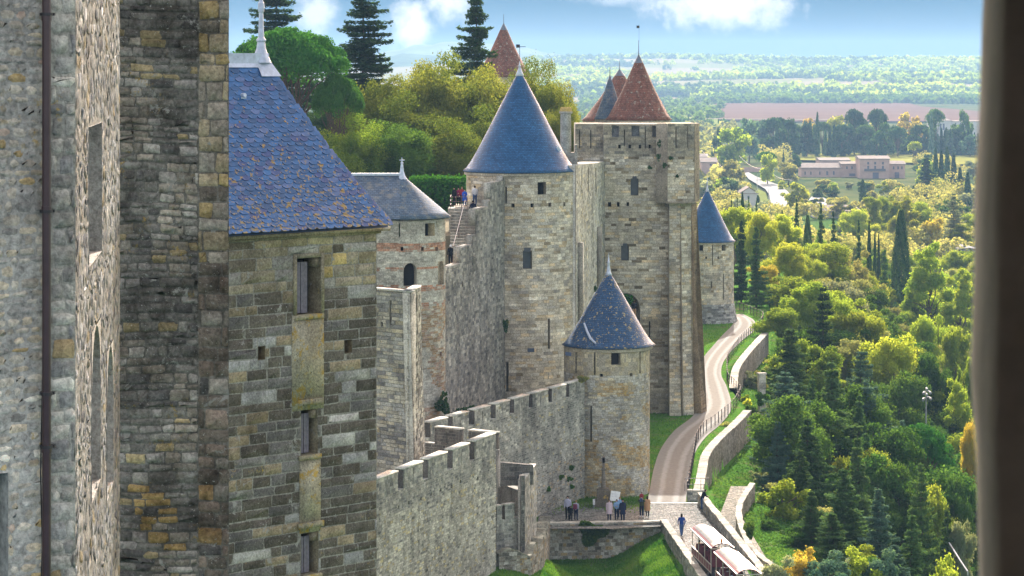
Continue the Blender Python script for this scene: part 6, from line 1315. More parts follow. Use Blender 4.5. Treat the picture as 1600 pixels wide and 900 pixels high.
bldg(T, 1475, 1552, 428, 397, 384, 14, GREYW, plain('weathered_grey_tiles', (0.26, 0.26, 0.26), 0.85, 0, 0.25, 1.2), gable=True, Y=700, wins=[(1487, 1491, 412, 418), (1514, 1518, 408, 422)])
b = MB(); b.c = (0.3, 0.14, 0.1); b.box((xat(1475, 706), 706, zof(381, 706)), (0.9, 0.9, 1.3)); b.build('chimney', COL, T)
T = empty('long_roofed_house', (xat(1315, 940), 940, -55), 'low house with a long pale roof half hidden by the dark conifers', 'house')
bldg(T, 1272, 1345, 345, 331, 320, 14, GREYW, ROOFP, Y=930, hip=0.12, wins=[(1318, 1322, 334, 339)])
T = empty('small_white_house', (xat(1170, 1040), 1040, -55), 'small white gabled house beside the white valley road', 'house'); bldg(T, 1157, 1184, 325, 303, 291, 12, WHITEW, ROOFP, Y=1000, gable=True, wins=[(1168, 1171, 306, 310)])
T = empty('roadside_house', (xat(1108, 1250), 1250, -55), 'pinkish house just right of the square tower in the valley', 'house'); bldg(T, 1096, 1120, 274, 254, 246, 14, PINKW, ROOFP, Y=1270, wins=[(1109, 1112, 256, 259)])
T = empty('roadside_shed', (xat(1100, 1400), 1400, -55), 'small pale shed above the pinkish valley house', 'shed'); bldg(T, 1090, 1106, 258, 246, 240, 12, GREYW, ROOFP, Y=1430)
T = empty('garden_wall', (xat(1180, 1330), 1330, -55), 'long pinkish wall at the start of the white valley road', 'wall'); b = MB(); b.box((xat(1180, 1330), 1330, -53.4), (14, 0.5, 3)); b.build('masonry', PINKW, T, cols=False)
# poles and wires
WH = plain('pale_cable', (0.5, 0.5, 0.5), 0.5); prev = None
for i, (u, vb, vt) in enumerate([(1136, 300, 262), (1183, 303, 272), (1201, 330, 296)]):
    Y = 55 * F / (vb - HV); T = empty('utility_pole', (xat(u, Y), Y, -55), ['slim utility pole left of the white valley road', 'slim utility pole at the bend of the white valley road', 'slim utility pole at the lower end of the white valley road'][i], 'utility pole', 'utility poles along the valley road'); b = MB(); b.tube([(xat(u, Y), Y, -55), (xat(u, Y), Y, zof(vt, Y))], [0.16, 0.1], 6); b.build('pole', GREYW, T, cols=False)
def wire(label, a, c, sag, th=0.06):
    A, B_ = P(*a), P(*c); b = MB(); b.tube([A.lerp(B_, t / 10) - Vector((0, 0, sag * 4 * (t / 10) * (1 - t / 10))) for t in range(11)], th, 4); tag(b.build('overhead_wire', WH, cols=False), label, 'wire', 'sunlit overhead wires')
wire('glinting overhead wire left of the umbrella pine', (1155, 243, 1300), (1190, 264, 1200), 1.5); wire('glinting overhead wire beside the olive tree', (1195, 258, 1250), (1238, 280, 1150), 2.5); wire('glinting overhead wire right of the white road', (1222, 268, 1250), (1240, 281, 1150), 2.0)
wire('glinting overhead wire above the pinkish valley house', (1096, 234, 1400), (1120, 247, 1300), 1.5); wire('thin wire sagging between the valley house and the road', (1120, 250, 1300), (1136, 262, 1130), 1.5)
# far hills
HM = plain('far_hill_woods', (0.10, 0.13, 0.09), 0.95, 0, 0.4, 0.004)
def hill(name, Y, pts, depth, m=HM):
    V = []; Q = []; us = np.linspace(pts[0][0], pts[-1][0], 160); 
    for k_, t in enumerate((0, 0.5, 1, 1.6)):
        for u in us:
            v = np.interp(u, [p[0] for p in pts], [p[1] for p in pts]); zt = zof(v, Y) + Y * 0.0009 * noise.fractal(Vector((u * 0.03, Y * 0.001, 1)), 1.0, 2.0, 5); z = {0: -60, 0.5: zt * 0.62 - 15, 1: zt, 1.6: -60}[t]; V.append(((u - 800) / F * Y, Y + depth * (t - 1), z + (0 if t in (0, 1.6) else 0)))
    n = len(us)
    for j in range(3):
        for i in range(n - 1): Q.append([j * n + i, j * n + i + 1, (j + 1) * n + i + 1, (j + 1) * n + i])
    tag(mesh(name, V, np.array(Q), m, smooth=True), kind='structure')
hill('far_mountain', 9800, [(200, 84), (480, 86), (600, 82), (650, 72), (690, 66), (740, 66), (800, 72), (850, 80), (900, 88), (1000, 97), (1100, 104)], 1200)
hill('far_ridge', 9600, [(850, 98), (1000, 98), (1090, 103), (1150, 101), (1180, 101), (1200, 95), (1220, 94), (1245, 101), (1330, 103), (1400, 104), (1480, 103), (1560, 102), (1700, 100)], 1000)
hill('near_left_hill', 7600, [(480, 100), (600, 90), (630, 84), (690, 88), (800, 98), (930, 99), (1060, 106), (1100, 112)], 900, plain('near_hill_woods', (0.06, 0.09, 0.05), 0.95, 0, 0.5, 0.01))

# ------------------------------------------------------------------ fences
T = empty('path_fence', (xat(1110, 270), 270, -36), 'dark post and wire fence following the outer edge of the sandy path', 'fence')
FP = [(1074, 772), (1079, 745), (1084, 717), (1088, 693), (1100, 676), (1115, 666), (1130, 654), (1144, 642), (1152, 630), (1157, 619), (1148, 608), (1137, 596), (1136, 580), (1137, 566), (1147, 550), (1158, 536), (1170, 525), (1180, 517), (1190, 508), (1192, 499), (1180, 493), (1165, 487), (1150, 482)]
line = resample([G(u, v, -36.0) for u, v in FP], 6); cum = [0]
for a, c in zip(line, line[1:]): cum.append(cum[-1] + (c - a).length)
pos = lambda a: Vector([np.interp(a, cum, [p[k_] for p in line]) for k_ in range(3)])
n = int(cum[-1] / 2.0)
pm = None
for i in range(n + 1):
    p = pos(cum[-1] * i / n)
    if pm is None: b = MB(); b.tube([(0, 0, -0.1), (0, 0, 1.12)], 0.05, 6); o = b.build('post', IRON, T, world=False, cols=False); pm = o.data
    else: o = bpy.data.objects.new('post', pm); link(o, T)
    o.location = (p.x - T.location.x, p.y - T.location.y, 0)
for z, r_ in ((1.05, 0.025), (0.62, 0.012), (0.25, 0.012)):
    b = MB(); b.tube([tuple(p + Vector((0, 0, z))) for p in line], r_, 4); b.build('rail', IRON, T, cols=False)
T = empty('end_railing', (xat(1088, 212.6), 212.6, -35.2), 'low black railing on the grey parapet block at the end of the path', 'railing'); b = MB(); x0, x1 = xat(1070, 212.8), xat(1108, 213)
b.tube([(x0, 212.8, -35.2), (x0, 212.8, -34.2), (x1, 213, -34.2), (x1, 213, -35.1)], 0.03, 6); b.tube([(x0, 212.8, -34.7), (x1, 213, -34.7)], 0.02, 6); b.build('rail', IRON, T, cols=False)
for t in (0.33, 0.66): b = MB(); b.tube([(x0 + (x1 - x0) * t, 212.9, -35.2), (x0 + (x1 - x0) * t, 212.9, -34.2)], 0.025, 6); b.build('post', IRON, T, cols=False)

# ------------------------------------------------------------------ stone cross, panel, posts
Yc = 210; cx = xat(943, Yc); T = empty('stone_cross', (cx, Yc, -36), 'weathered stone cross on a tall shaft against the small corner tower', 'cross')
b = MB(); b.c = (0.17, 0.15, 0.12); b.box((cx, Yc, -35.75), (1.5, 1.5, 0.5)); b.box((cx, Yc, -35.1), (1.1, 1.1, 0.9)); b.box((cx, Yc, -34.58), (0.8, 0.8, 0.16)); b.build('base', ST_PALE, T)
b = MB(); b.c = (0.20, 0.18, 0.15); b.tube([(cx, Yc, -34.5), (cx, Yc, -34.0), (cx, Yc, -32.9)], [0.2, 0.17, 0.14], 8); b.box((cx, Yc, -33.0), (0.4, 0.4, 0.12)); b.build('shaft', ST_PALE, T)
b = MB(); b.c = (0.19, 0.17, 0.15); b.box((cx, Yc, -32.4), (0.2, 0.18, 1.0)); b.box((cx, Yc, -32.25), (0.75, 0.175, 0.2)); b.tube([(cx, Yc - 0.09, -32.25), (cx, Yc + 0.09, -32.25)], 0.22, 12); b.build('cross_head', ST_PALE, T)
bx = xat(928, 209); T = empty('information_box', (bx, 209, -36), 'small white box beside the stone cross', 'box'); b = MB(); b.c = (0.6, 0.6, 0.6); b.box((bx, 209, -35.5), (0.18, 0.1, 0.45)); b.build('panel', COL, T); b = MB(); b.c = (0.3, 0.3, 0.3); b.tube([(bx, 209.02, -36), (bx, 209.02, -35.7)], 0.03, 6); b.build('leg', COL, T)
ix = xat(961, 208.6); T = empty('information_sign', (ix, 208.6, -36), 'white information panel on legs to the right of the stone cross', 'sign'); R_ = Matrix.Rotation(0.18, 3, 'Y')
b = MB(); b.c = (0.72, 0.73, 0.72); b.box((ix, 208.6, -34.95), (0.8, 0.05, 0.8), 0.3, R_); b.c = (0.35, 0.38, 0.45)
for z in (0.18, 0.08, -0.02, -0.12): b.box((ix - 0.05 + z * 0.15, 208.565, -34.95 + z), (0.5, 0.02, 0.02), 0.3, R_)
b.build('panel', COL, T); b = MB(); b.c = (0.3, 0.3, 0.3); b.tube([(ix - 0.35, 208.6, -36), (ix - 0.3, 208.6, -35.3)], 0.03, 6); b.build('leg', COL, T); b = MB(); b.c = (0.3, 0.3, 0.3); b.tube([(ix + 0.3, 208.8, -36), (ix + 0.3, 208.8, -35.3)], 0.03, 6); b.build('leg', COL, T)
px2 = xat(1190, 268); T = tag((lambda b: (b.box((px2, 268, zof(596, 268)), (0.75, 0.5, 1.6), 0.3), b.box((px2, 268, zof(584, 268)), (0.9, 0.65, 0.2), 0.3), b.box((px2, 268, zof(620, 268)), (0.7, 0.5, 3.0), 0.3), b.build('stone_post', ST_PALE, cols=True))[-1])((lambda b: (setattr(b, 'c', (0.40, 0.38, 0.34)), b)[1])(MB())), 'square pale stone post on the grassy slope below the path', 'post')
# floodlight mast
Ym = 300; mx = xat(1447, Ym); zb = terrain(mx, Ym); T = empty('floodlight_mast', (mx, Ym, zb), 'grey floodlight mast standing among the trees of the slope', 'lamp mast'); b = MB(); b.c = (0.22, 0.23, 0.25); b.tube([(mx, Ym, zb), (mx, Ym, zof(618, Ym))], [0.14, 0.08], 8); b.build('pole', COL, T)
for i, (dx, dz) in enumerate(((-0.35, 0.0), (0.35, 0.1), (0.0, 0.55), (-0.3, 0.75), (0.32, 0.8), (0, 1.2))): b = MB(); b.c = (0.22, 0.23, 0.25); b.tube([(mx + dx * 0.3, Ym, zof(622, Ym) + dz), (mx + dx, Ym - 0.3, zof(622, Ym) + dz), (mx + dx * 1.3, Ym - 0.7, zof(622, Ym) + dz - 0.15)], [0.08, 0.13, 0.17], 8); b.build('floodlight', COL, T)
# small low walls bottom right
T = tag((lambda b: (b.tube([P(1483, 848, 214), P(1500, 875, 207), P(1512, 893, 203)], 0.06, 5), b.tube([P(1512, 893, 203), P(1512, 899, 203)], 0.06, 5), b.build('handrail_bar', GREYW, cols=False))[-1])(MB()), 'pale handrail slanting down at the bottom right near the window edge', 'handrail')
if False: ribbon_wall('dark_garden_wall', 'shaded stone wall in the hollow beyond the curving wall', [(xat(1168, 200), 206), (xat(1215, 200), 206)], zof(806, 206), zof(840, 206) - 1, 0.4, DK, ST_GREY, seed=300)

# ------------------------------------------------------------------ people
SKIN = plain('skin', (0.42, 0.26, 0.19), 0.7, 0, 0.05)
def cl(name, c): return plain(name, c, 0.9, 0, 0.1, 12)
CLM = {k: cl('cloth_' + k, v) for k, v in dict(blue=(0.02, 0.05, 0.20), black=(0.012, 0.012, 0.016), navy=(0.015, 0.02, 0.045), denim=(0.05, 0.09, 0.20), white=(0.6, 0.6, 0.62), grey=(0.28, 0.29, 0.34), red=(0.25, 0.03, 0.04), olive=(0.05, 0.06, 0.04), tan=(0.34, 0.2, 0.11), lightblue=(0.2, 0.32, 0.5), pink=(0.5, 0.4, 0.45), cobalt=(0.03, 0.09, 0.42), yellow=(0.5, 0.35, 0.04), hair=(0.03, 0.018, 0.012), blond=(0.25, 0.16, 0.07), burgundy=(0.16, 0.02, 0.06), lavender=(0.36, 0.36, 0.48)).items()}
def skel(pose):
    J = {'pel': (0, 0, .93), 'bel': (0, 0, 1.08), 'che': (0, .01, 1.28), 'nb': (0, 0, 1.43), 'ne': (0, 0, 1.50), 'he': (0, .02, 1.60), 'to': (0, .01, 1.68), 'no': (0, .10, 1.585)}
    R = {'pel': (.15, .11), 'bel': (.135, .10), 'che': (.165, .115), 'nb': (.08, .07), 'ne': (.05, .05), 'he': (.078, .095), 'to': (.06, .07), 'no': (.018, .02)}
    E = [('pel', 'bel', 't'), ('bel', 'che', 't'), ('che', 'nb', 't'), ('nb', 'ne', 's'), ('ne', 'he', 's'), ('he', 'to', 's'), ('he', 'no', 's')]
    for sd, g in (('l', -1), ('r', 1)):
        sh = (g * .19, 0, 1.39); el = (g * .24, -.02, 1.12); wr = (g * .23, .07, .88); ha = (g * .23, .10, .80)
        hp = (g * .09, 0, .88); kn = (g * .10, .02, .48); an = (g * .10, -.02, .09); to = (g * .11, .16, .04)
        if pose == 'walk':
            f = g; kn = (g * .09, .12 if f > 0 else -.02, .50); an = (g * .09, .22 if f > 0 else -.34, .09 if f > 0 else .16); to = (g * .09, an[1] + .17, .04 if f > 0 else .06); el = (g * .25, -.10 * f, 1.13); wr = (g * .24, -.05 * f + .06, .90); ha = (wr[0], wr[1] + .05, .83)
        if pose == 'up': el = (g * .30, .10, 1.30); wr = (g * .16, .20, 1.46); ha = (g * .12, .21, 1.54)
        if pose == 'fold': el = (g * .25, .02, 1.13); wr = (g * .08, .22, 1.14); ha = (g * .02, .24, 1.17)
        if pose == 'sit': kn = (g * .11, .42, .90); an = (g * .11, .40, .48); to = (g * .11, .55, .44); wr = (g * .16, .28, 1.00); ha = (g * .14, .35, .98); el = (g * .24, .05, 1.12)
        if pose == 'lean': el = (g * .24, .22, 1.10); wr = (g * .14, .42, 1.08); ha = (g * .10, .48, 1.08)
        for nme, p, r_ in (('sh', sh, (.062, .062)), ('el', el, (.045, .045)), ('wr', wr, (.03, .03)), ('ha', ha, (.035, .02)), ('hp', hp, (.092, .095)), ('kn', kn, (.062, .065)), ('an', an, (.042, .045)), ('te', to, (.038, .03))):
            J[sd + nme] = p; R[sd + nme] = r_
        E += [('che', sd + 'sh', 't'), (sd + 'sh', sd + 'el', 't'), (sd + 'el', sd + 'wr', 't'), (sd + 'wr', sd + 'ha', 's'), ('pel', sd + 'hp', 'l'), (sd + 'hp', sd + 'kn', 'l'), (sd + 'kn', sd + 'an', 'l'), (sd + 'an', sd + 'te', 'f')]
    if pose == 'lean':
        for k_ in list(J):
            if J[k_][2] > 1.0: J[k_] = (J[k_][0], J[k_][1] + (J[k_][2] - 1.0) * 0.5, J[k_][2] - (J[k_][2] - 1.0) * 0.12)
    return J, R, E
def bodymesh(pose):
    J, R, E = skel(pose); ks = list(J); me = bpy.data.meshes.new('skel'); me.from_pydata([J[k_] for k_ in ks], [(ks.index(a), ks.index(c)) for a, c, _ in E], []); o = bpy.data.objects.new('skel', me); link(o)
    md = o.modifiers.new('Skin', 'SKIN'); 
    if not me.skin_vertices: me.attributes.new('skin', 'FLOAT', 'POINT')
    for i, k_ in enumerate(ks): sv = me.skin_vertices[0].data[i]; sv.radius = (R[k_][0] * 1.28, R[k_][1] * 1.25); sv.use_root = (k_ == 'pel')
    s = o.modifiers.new('Sub', 'SUBSURF'); s.levels = 1; s.render_levels = 1
    dg = bpy.context.evaluated_depsgraph_get(); m2 = bpy.data.meshes.new_from_object(o.evaluated_get(dg)); bpy.data.objects.remove(o)
    # five fingers on each hand
    bm = bmesh.new(); bm.from_mesh(m2)
    for sd in 'lr':
        h, w = Vector(J[sd + 'ha']), Vector(J[sd + 'wr']); d = (h - w).normalized(); sdv = d.cross(Vector((1, 0, 0.3))).normalized()
        for q, (off, ln) in enumerate(((-.028, .06), (-.010, .075), (.010, .08), (.028, .07), (.036, .045))):
            a = h + sdv * off - d * (.03 if q == 4 else 0); tip = a + d * ln + sdv * (.03 if q == 4 else 0) + Vector((0, .02, 0)); mid = a.lerp(tip, .55) - Vector((0, .008, 0)); x = d.cross(sdv).normalized(); rings = []
            for p, r_ in ((a, .011), (mid, .010), (tip, .006)): rings.append([bm.verts.new(p + r_ * (math.cos(t) * x + math.sin(t) * sdv)) for t in (0, 1.57, 3.14, 4.71)])
            for r0, r1 in zip(rings, rings[1:]):
                for t in range(4): bm.faces.new((r0[t], r0[(t + 1) % 4], r1[(t + 1) % 4], r1[t]))
            bm.faces.new(rings[-1])
    bm.to_mesh(m2); bm.free(); m2.name = 'body'
    for k_ in range(4): m2.materials.append(SKIN)
    lab = {'s': 0, 't': 1, 'l': 2, 'f': 3}; segs = [(Vector(J[a]), Vector(J[c]), lab[l], (R[a][0] + R[c][0]) / 2) for a, c, l in E]
    for p in m2.polygons:
        best = 9; bi = 0
        for a, c, l, r_ in segs:
            ab = c - a; t = max(0, min(1, (p.center - a).dot(ab) / ab.length_squared)); d = (p.center - a - ab * t).length - r_ * 0.9
            if d < best: best = d; bi = l
        p.material_index = bi; p.use_smooth = True
    return m2, J
BODY = {p: bodymesh(p) for p in ('stand', 'walk', 'up', 'fold', 'sit', 'lean')}
def hairmesh(J, long_=False):
    b = MB(); h = J['he']; prof = [(0.0, .125), (.05, .118), (.085, .08), (.10, .03), (.098, -.02), (.08, -.06 if not long_ else -.20), (.03, -.07 if not long_ else -.23)]; k = 14; V = []
    for r_, z in prof:
        for j in range(k):
            a = 2 * math.pi * j / k; fy = math.sin(a); q = r_ * (0.98 if fy < 0.3 else 0.80); zz = z if fy < 0.4 else max(z, .045); V.append((h[0] + q * math.cos(a) * 0.9, h[1] - 0.012 + q * fy * 1.05, h[2] + zz))
    Q = [[i * k + j, i * k + (j + 1) % k, (i + 1) * k + (j + 1) % k, (i + 1) * k + j] for i in range(len(prof) - 1) for j in range(k)]
    o = mesh('hair', V, np.array(Q), CLM['hair'], smooth=True); me = o.data; bpy.data.objects.remove(o); return me
HAIR = {(p, l): hairmesh(BODY[p][1], l) for p in BODY for l in (False, True)}
def skirtcoat(c, z0, z1, r0, r1):
    b = MB(); b.lathe((0, 0), [(r1 * 0.9, z1), (r1, z1 - 0.1), (r0, z0)], 12); o = b.build('coat', CLM[c], cols=False, smooth=True, world=False); me = o.data; bpy.data.objects.remove(o); return me
def person(u, v, z, pose, top, leg, label, rz=0.0, h=1.72, hair='hair', long_=False, shoe='black', group=None, bag=None, coat=None, Y=None, dx=0.0):
    q = G(u, v, z) if Y is None else P(u, v, Y); e = bpy.data.objects.new('person', None); link(e); e.location = (q.x + dx, q.y, z if Y is None else q.z); e.rotation_euler = (0, 0, rz); e.scale = (h / 1.72,) * 3; tag(e, label, 'person', group)
    o = bpy.data.objects.new('body', BODY[pose][0]); link(o, e)
    for i, m_ in enumerate((SKIN, CLM[top], CLM[leg], CLM[shoe])): s = o.material_slots[i]; s.link = 'OBJECT'; s.material = m_
    o = bpy.data.objects.new('hair', HAIR[(pose, long_)]); link(o, e); s = o.material_slots[0]; s.link = 'OBJECT'; s.material = CLM[hair]
    if coat: o = bpy.data.objects.new('coat', skirtcoat(coat, 0.55, 1.38, 0.24, 0.2)); link(o, e)
    if bag:
        b = MB(); b.c = bag; b.box((0, -0.20, 1.2), (0.30, 0.18, 0.42)); bo = b.build('backpack', CLOTH, None, world=False); bo.matrix_world = e.matrix_basis.copy() if False else Matrix.Translation(e.location) @ Matrix.Rotation(rz, 4, 'Z') @ Matrix.Scale(h / 1.72, 4)
        tag(bo, 'backpack worn by the ' + label.split(' ', 1)[0] + ' ' + ' '.join(label.split(' ')[1:6]), 'backpack')
    return e
GZ = -35.98; PI = math.pi; VG2 = 'visitors by the small corner tower'
person(1065, 838, GZ, 'walk', 'blue', 'denim', 'woman in blue jacket and jeans walking up the cobbled ramp alone', 0.15, 1.74, long_=True)
person(887, 812, GZ, 'stand', 'lavender', 'black', 'tall man in pale lavender jacket left of the stone cross', PI * 0.9, 1.9, group=VG2)
person(892, 814, GZ, 'stand', 'black', 'black', 'child in black standing between two adults left of the cross', PI, 1.2, group=VG2)
person(900, 813, GZ, 'stand', 'grey', 'navy', 'person in grey coat with burgundy backpack left of the cross', -0.4, 1.6, hair='blond', group=VG2, bag=(0.14, 0.02, 0.06))
person(952, 813, GZ, 'stand', 'pink', 'navy', 'woman in whitish pink coat below the white information panel', PI, 1.66, long_=True, group=VG2, coat='pink')
person(963.5, 812, GZ, 'fold', 'lightblue', 'navy', 'woman in light blue jacket and dark scarf beside the white panel', PI, 1.62, long_=True, group=VG2)
person(968.5, 808, GZ, 'stand', 'lightblue', 'navy', 'person partly hidden behind the woman in light blue', PI, 1.6, hair='blond', group=VG2)
person(973, 814, GZ, 'stand', 'navy', 'navy', 'person in long navy coat right of the woman in light blue', PI, 1.72, group=VG2, coat='navy')
person(1002.5, 808, GZ, 'up', 'olive', 'navy', 'man in dark olive jacket carrying a child on his shoulders', PI * 0.95, 1.68, shoe='white', group=VG2)
person(1002.5, 808, GZ, 'sit', 'red', 'denim', 'small child in red sitting on the shoulders of the man', PI * 0.95, 1.05, group=VG2).location.z = GZ + 1.38 - 0.42
person(1011.5, 808, GZ, 'stand', 'tan', 'black', 'woman in tan coat standing at the right edge of the tower', 0.4, 1.68, long_=True, group=VG2, coat='tan')
person(1097, 797, GZ, 'lean', 'black', 'denim', 'person in black jacket and jeans leaning on the end of the parapet', -1.2, 1.75)
# on the stair
SG = 'visitors on the stone stair'
def sp(u, v, Y, *a, **k): return person(u, v, 0, *a, Y=Y, group=SG, **k)
sp(710, 321, 227.4, 'stand', 'black', 'black', 'person in black at the left end of the stair landing', PI * 0.8, 1.6, long_=True)
sp(722, 320, 228.2, 'stand', 'red', 'navy', 'person in dark red at the back of the stair landing', PI * 0.9, 1.6, hair='blond')
sp(726, 322, 227.0, 'fold', 'cobalt', 'denim', 'person in bright cobalt blue coat on the stair landing', PI, 1.5, coat='cobalt')
sp(716.5, 321, 228.6, 'fold', 'burgundy', 'black', 'person in burgundy in the middle of the stair landing', PI, 1.6)
sp(742, 321, 229.5, 'stand', 'white', 'denim', 'person in white jacket leaning beside the tower wall at the top of the stair', 0.2, 1.78)
sp(739, 345, 225.0, 'walk', 'navy', 'denim', 'person in navy climbing the upper steps', 0.1, 1.8)
sp(704, 414, 216.2, 'stand', 'black', 'black', 'person in black with white cap behind the low parapet', 0.2, 1.7, hair='white')
sp(714, 414, 216.2, 'stand', 'lightblue', 'navy', 'person in pale blue shirt behind the low parapet', -0.2, 1.65, hair='grey')
sp(991, 497, 262, 'stand', 'black', 'tan', 'person in black by the arch behind the slate cone', 0.0, 1.75)
sp(589.5, 488, 190, 'stand', 'blue', 'black', 'person in blue half hidden at the left of the stone pier', PI * 0.5, 1.7, long_=True)

# ------------------------------------------------------------------ tourist train
ROOFT = plain('glossy_burgundy_paint', (0.12, 0.010, 0.022), 0.5); CREAM = plain('cream_paint', (0.34, 0.31, 0.26), 0.45, 0, 0.08); CLEAR = plain('polycarbonate_roof', (0.17, 0.20, 0.21), 0.3, 0.2, 0.45, 1.6); DKR = plain('dark_chassis', (0.03, 0.03, 0.035), 0.6); SEAT = plain('dark_red_seat', (0.10, 0.02, 0.03), 0.8)
def carriage(A, B_, w, label, beacon, seed):
    A = Vector(A); B_ = Vector(B_); d = (B_ - A); L = d.length; rz = math.atan2(d.y, d.x) - PI / 2; c = (A + B_) / 2
    T = empty('train_carriage', (c.x, c.y, -36), label, 'tourist train', 'carriages of the tourist train', rz); z0 = 0.0; hl = L / 2; hw = w / 2
    def mk(name, fn, m_, parent=T, sm=False): b = MB(); fn(b); return b.build(name, m_, parent, world=False, cols=False, smooth=sm)
    def arch(b, x0, x1, y0, y1, zb_, rise, n=8, th=0.04):
        V = []; f = lambda x: zb_ + rise * (1 - (x / hw) ** 2)
        for y in (y0, y1):
            for i in range(n + 1): x = x0 + (x1 - x0) * i / n; V.append((x, y, f(x)))
        for y in (y0, y1):
            for i in range(n + 1): x = x0 + (x1 - x0) * i / n; V.append((x, y, f(x) - th))
        k = n + 1; Q = []
        for i in range(n): Q += [(i, i + 1, k + i + 1, k + i), (2 * k + i, 3 * k + i, 3 * k + i + 1, 2 * k + i + 1), (i, 2 * k + i, 2 * k + i + 1, i + 1), (k + i, k + i + 1, 3 * k + i + 1, 3 * k + i)]
        Q += [(0, k, 3 * k, 2 * k), (n, 2 * k + n, 3 * k + n, k + n)]; b.add(V, Q)
    rf = mk('roof', lambda b: arch(b, -hw, hw, -hl, hl, 2.32, 0.30), ROOFT)
    mk('roof_light', lambda b: arch(b, -hw * 0.34, hw * 0.74, -hl + 0.35, hl - 1.1, 2.325, 0.31, 8, 0.02), CLEAR, rf)
    mk('roof_end', lambda b: arch(b, -hw * 0.7, hw * 0.8, hl - 1.05, hl - 0.05, 2.335, 0.31, 8, 0.02), CREAM, rf)
    mk('roof_trim', lambda b: [b.box((s * (hw + 0.02), 0, 2.30), (0.06, L + 0.08, 0.08)) for s in (-1, 1)] + [b.box((0, s * (hl + 0.02), 2.27), (w, 0.05, 0.07)) for s in (-1, 1)], CREAM, rf)
    mk('end_panel', lambda b: b.prism([(-hw * 0.9, -hl + 0.02), (hw * 0.9, -hl + 0.02), (hw * 0.9, -hl + 0.08), (-hw * 0.9, -hl + 0.08)], 2.28, 2.42), ROOFT, rf)
    mk('chassis', lambda b: b.box((0, 0, 0.42), (w * 0.88, L * 0.96, 0.22)), DKR)
    for s in (-1, 1):
        mk('side_panel', lambda b: b.box((s * (hw * 0.93), 0, 0.78), (0.05, L * 0.94, 0.5)), ROOFT)
        for i in range(9): y = -hl * 0.94 + L * 0.94 * i / 8; mk('panel_batten', lambda b: b.box((s * (hw * 0.96), y, 0.80), (0.05, 0.07, 0.60)), CREAM)
        for z in (0.54, 1.08): mk('side_rail', lambda b: b.box((s * (hw * 0.96), 0, z), (0.06, L * 0.95, 0.06)), CREAM)
        for y in (-hl * 0.9, -hl * 0.3, hl * 0.3, hl * 0.9): mk('roof_post', lambda b: b.tube([(s * hw * 0.93, y, 0.6), (s * hw * 0.93, y, 2.34)], 0.03, 6), CREAM)
        for y in (-hl * 0.55, hl * 0.55): 
            wo = mk('wheel', lambda b: b.tube([(s * hw * 0.62, y, 0.26), (s * hw * 0.84, y, 0.26)], 0.26, 14), DKR); mk('hub', lambda b: b.tube([(s * hw * 0.80, y, 0.26), (s * hw * 0.86, y, 0.26)], 0.12, 10), CREAM, wo)
    mk('floor', lambda b: b.box((0, 0, 0.56), (w * 0.88, L * 0.95, 0.06)), DKR)
    for i in range(5): y = -hl * 0.75 + L * 0.75 * i / 4; mk('bench', lambda b: (b.box((0, y, 0.85), (w * 0.78, 0.4, 0.08)), b.box((0, y + 0.22, 1.15), (w * 0.78, 0.06, 0.6))), SEAT)
    if beacon: mk('beacon', lambda b: b.lathe((0, hl - 0.35), [(0.09, 2.62), (0.09, 2.75), (0.07, 2.85), (0, 2.9)], 10), plain('amber_beacon', (0.6, 0.2, 0.02), 0.3))
    M = Matrix.Translation(T.location) @ Matrix.Rotation(rz, 4, 'Z'); r = random.Random(seed); cs = ['navy', 'lightblue', 'black', 'denim', 'yellow', 'white', 'red', 'grey']
    nm = 'rear' if beacon else 'front'
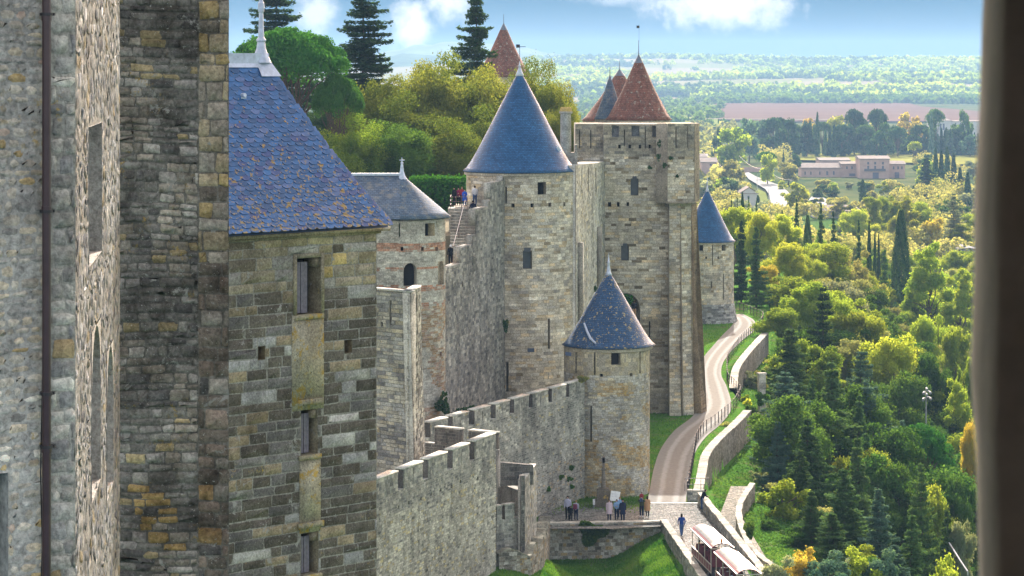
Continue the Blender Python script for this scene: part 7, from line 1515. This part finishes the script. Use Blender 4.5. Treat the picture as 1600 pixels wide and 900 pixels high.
    for i in range(4):
        for s in (-1, 1):
            y = -hl * 0.75 + L * 0.75 * i / 4 + 0.02; p = M @ Vector((s * hw * 0.45, y, 0)); c_ = cs[(i * 2 + (s > 0) + seed) % 8]
            e = person(0, 0, 0, 'sit', c_, 'navy', f'passenger in {c_} on the {"left" if s < 0 else "right"} of row {["one","two","three","four"][i]} in the {nm} carriage', rz + PI, 1.6, Y=1.0, group='seated train passengers'); e.location = (p.x, p.y, -36 + 0.07)
    return T
carriage((13.85, 187.0, 0), (14.75, 179.4, 0), 1.6, 'rear burgundy roofed tourist train carriage with an amber beacon, highest on the ramp', True, 3)
carriage((14.85, 177.9, 0), (15.75, 170.2, 0), 1.6, 'front burgundy roofed tourist train carriage, cut by the bottom edge of the picture', False, 4)

# ------------------------------------------------------------------ the window we look out of
WS = plain('dim_chamber_stone', (0.24, 0.235, 0.225), 0.95, 0, 0.3, 7, 0.01)
T = empty('window_wall', (0.27, 1.4, -1.6), 'blurred dark stone jamb of the window at the right edge of the picture', 'window jamb')
n = 60; V = []; 
for i in range(n):
    z = -1.6 + 3.0 * i / (n - 1); w = 0.006 * noise.noise(Vector((z * 4, 0, 0))) + 0.0035 * noise.noise(Vector((z * 14, 2, 0))) ; t = 0.0025 * (z / 0.3)
    for x, y in ((0.2945 + w + t, 1.60), (0.2745 + w * 1.2 + t, 1.50), (0.231 + w * 0.6 + t, 1.20), (1.4, 1.20), (1.4, 1.60)): V.append((x, y, z))
Q = [[i * 5 + j, i * 5 + (j + 1) % 5, (i + 1) * 5 + (j + 1) % 5, (i + 1) * 5 + j] for i in range(n - 1) for j in range(5)]; mesh('jamb', V, np.array(Q), WS, T)
b = MB(); b.box((-1.75, 1.4, -0.1), (1.7, 0.4, 3.0)); b.build('left_pier', WS, T, cols=False)
b = MB(); b.box((0, 1.4, 1.25), (2.6, 0.39, 0.6)); b.build('window_head', WS, T, cols=False)
b = MB(); b.box((0, 1.4, -1.35), (2.6, 0.39, 0.5)); b.build('window_sill', WS, T, cols=False)
b = MB(); b.box((-0.2, -2.3, 0), (4.8, 0.2, 3.3)); b.box((2.0, -0.3, 0), (0.2, 3.8, 3.3)); b.box((-2.5, -0.3, 0), (0.2, 3.8, 3.3)); b.box((-0.2, -0.4, 1.65), (4.8, 4.0, 0.2)); b.box((-0.2, -0.4, -1.7), (4.8, 4.0, 0.2))
ch = b.build('chamber_wall', WS, cols=False); ch['kind'] = 'structure'
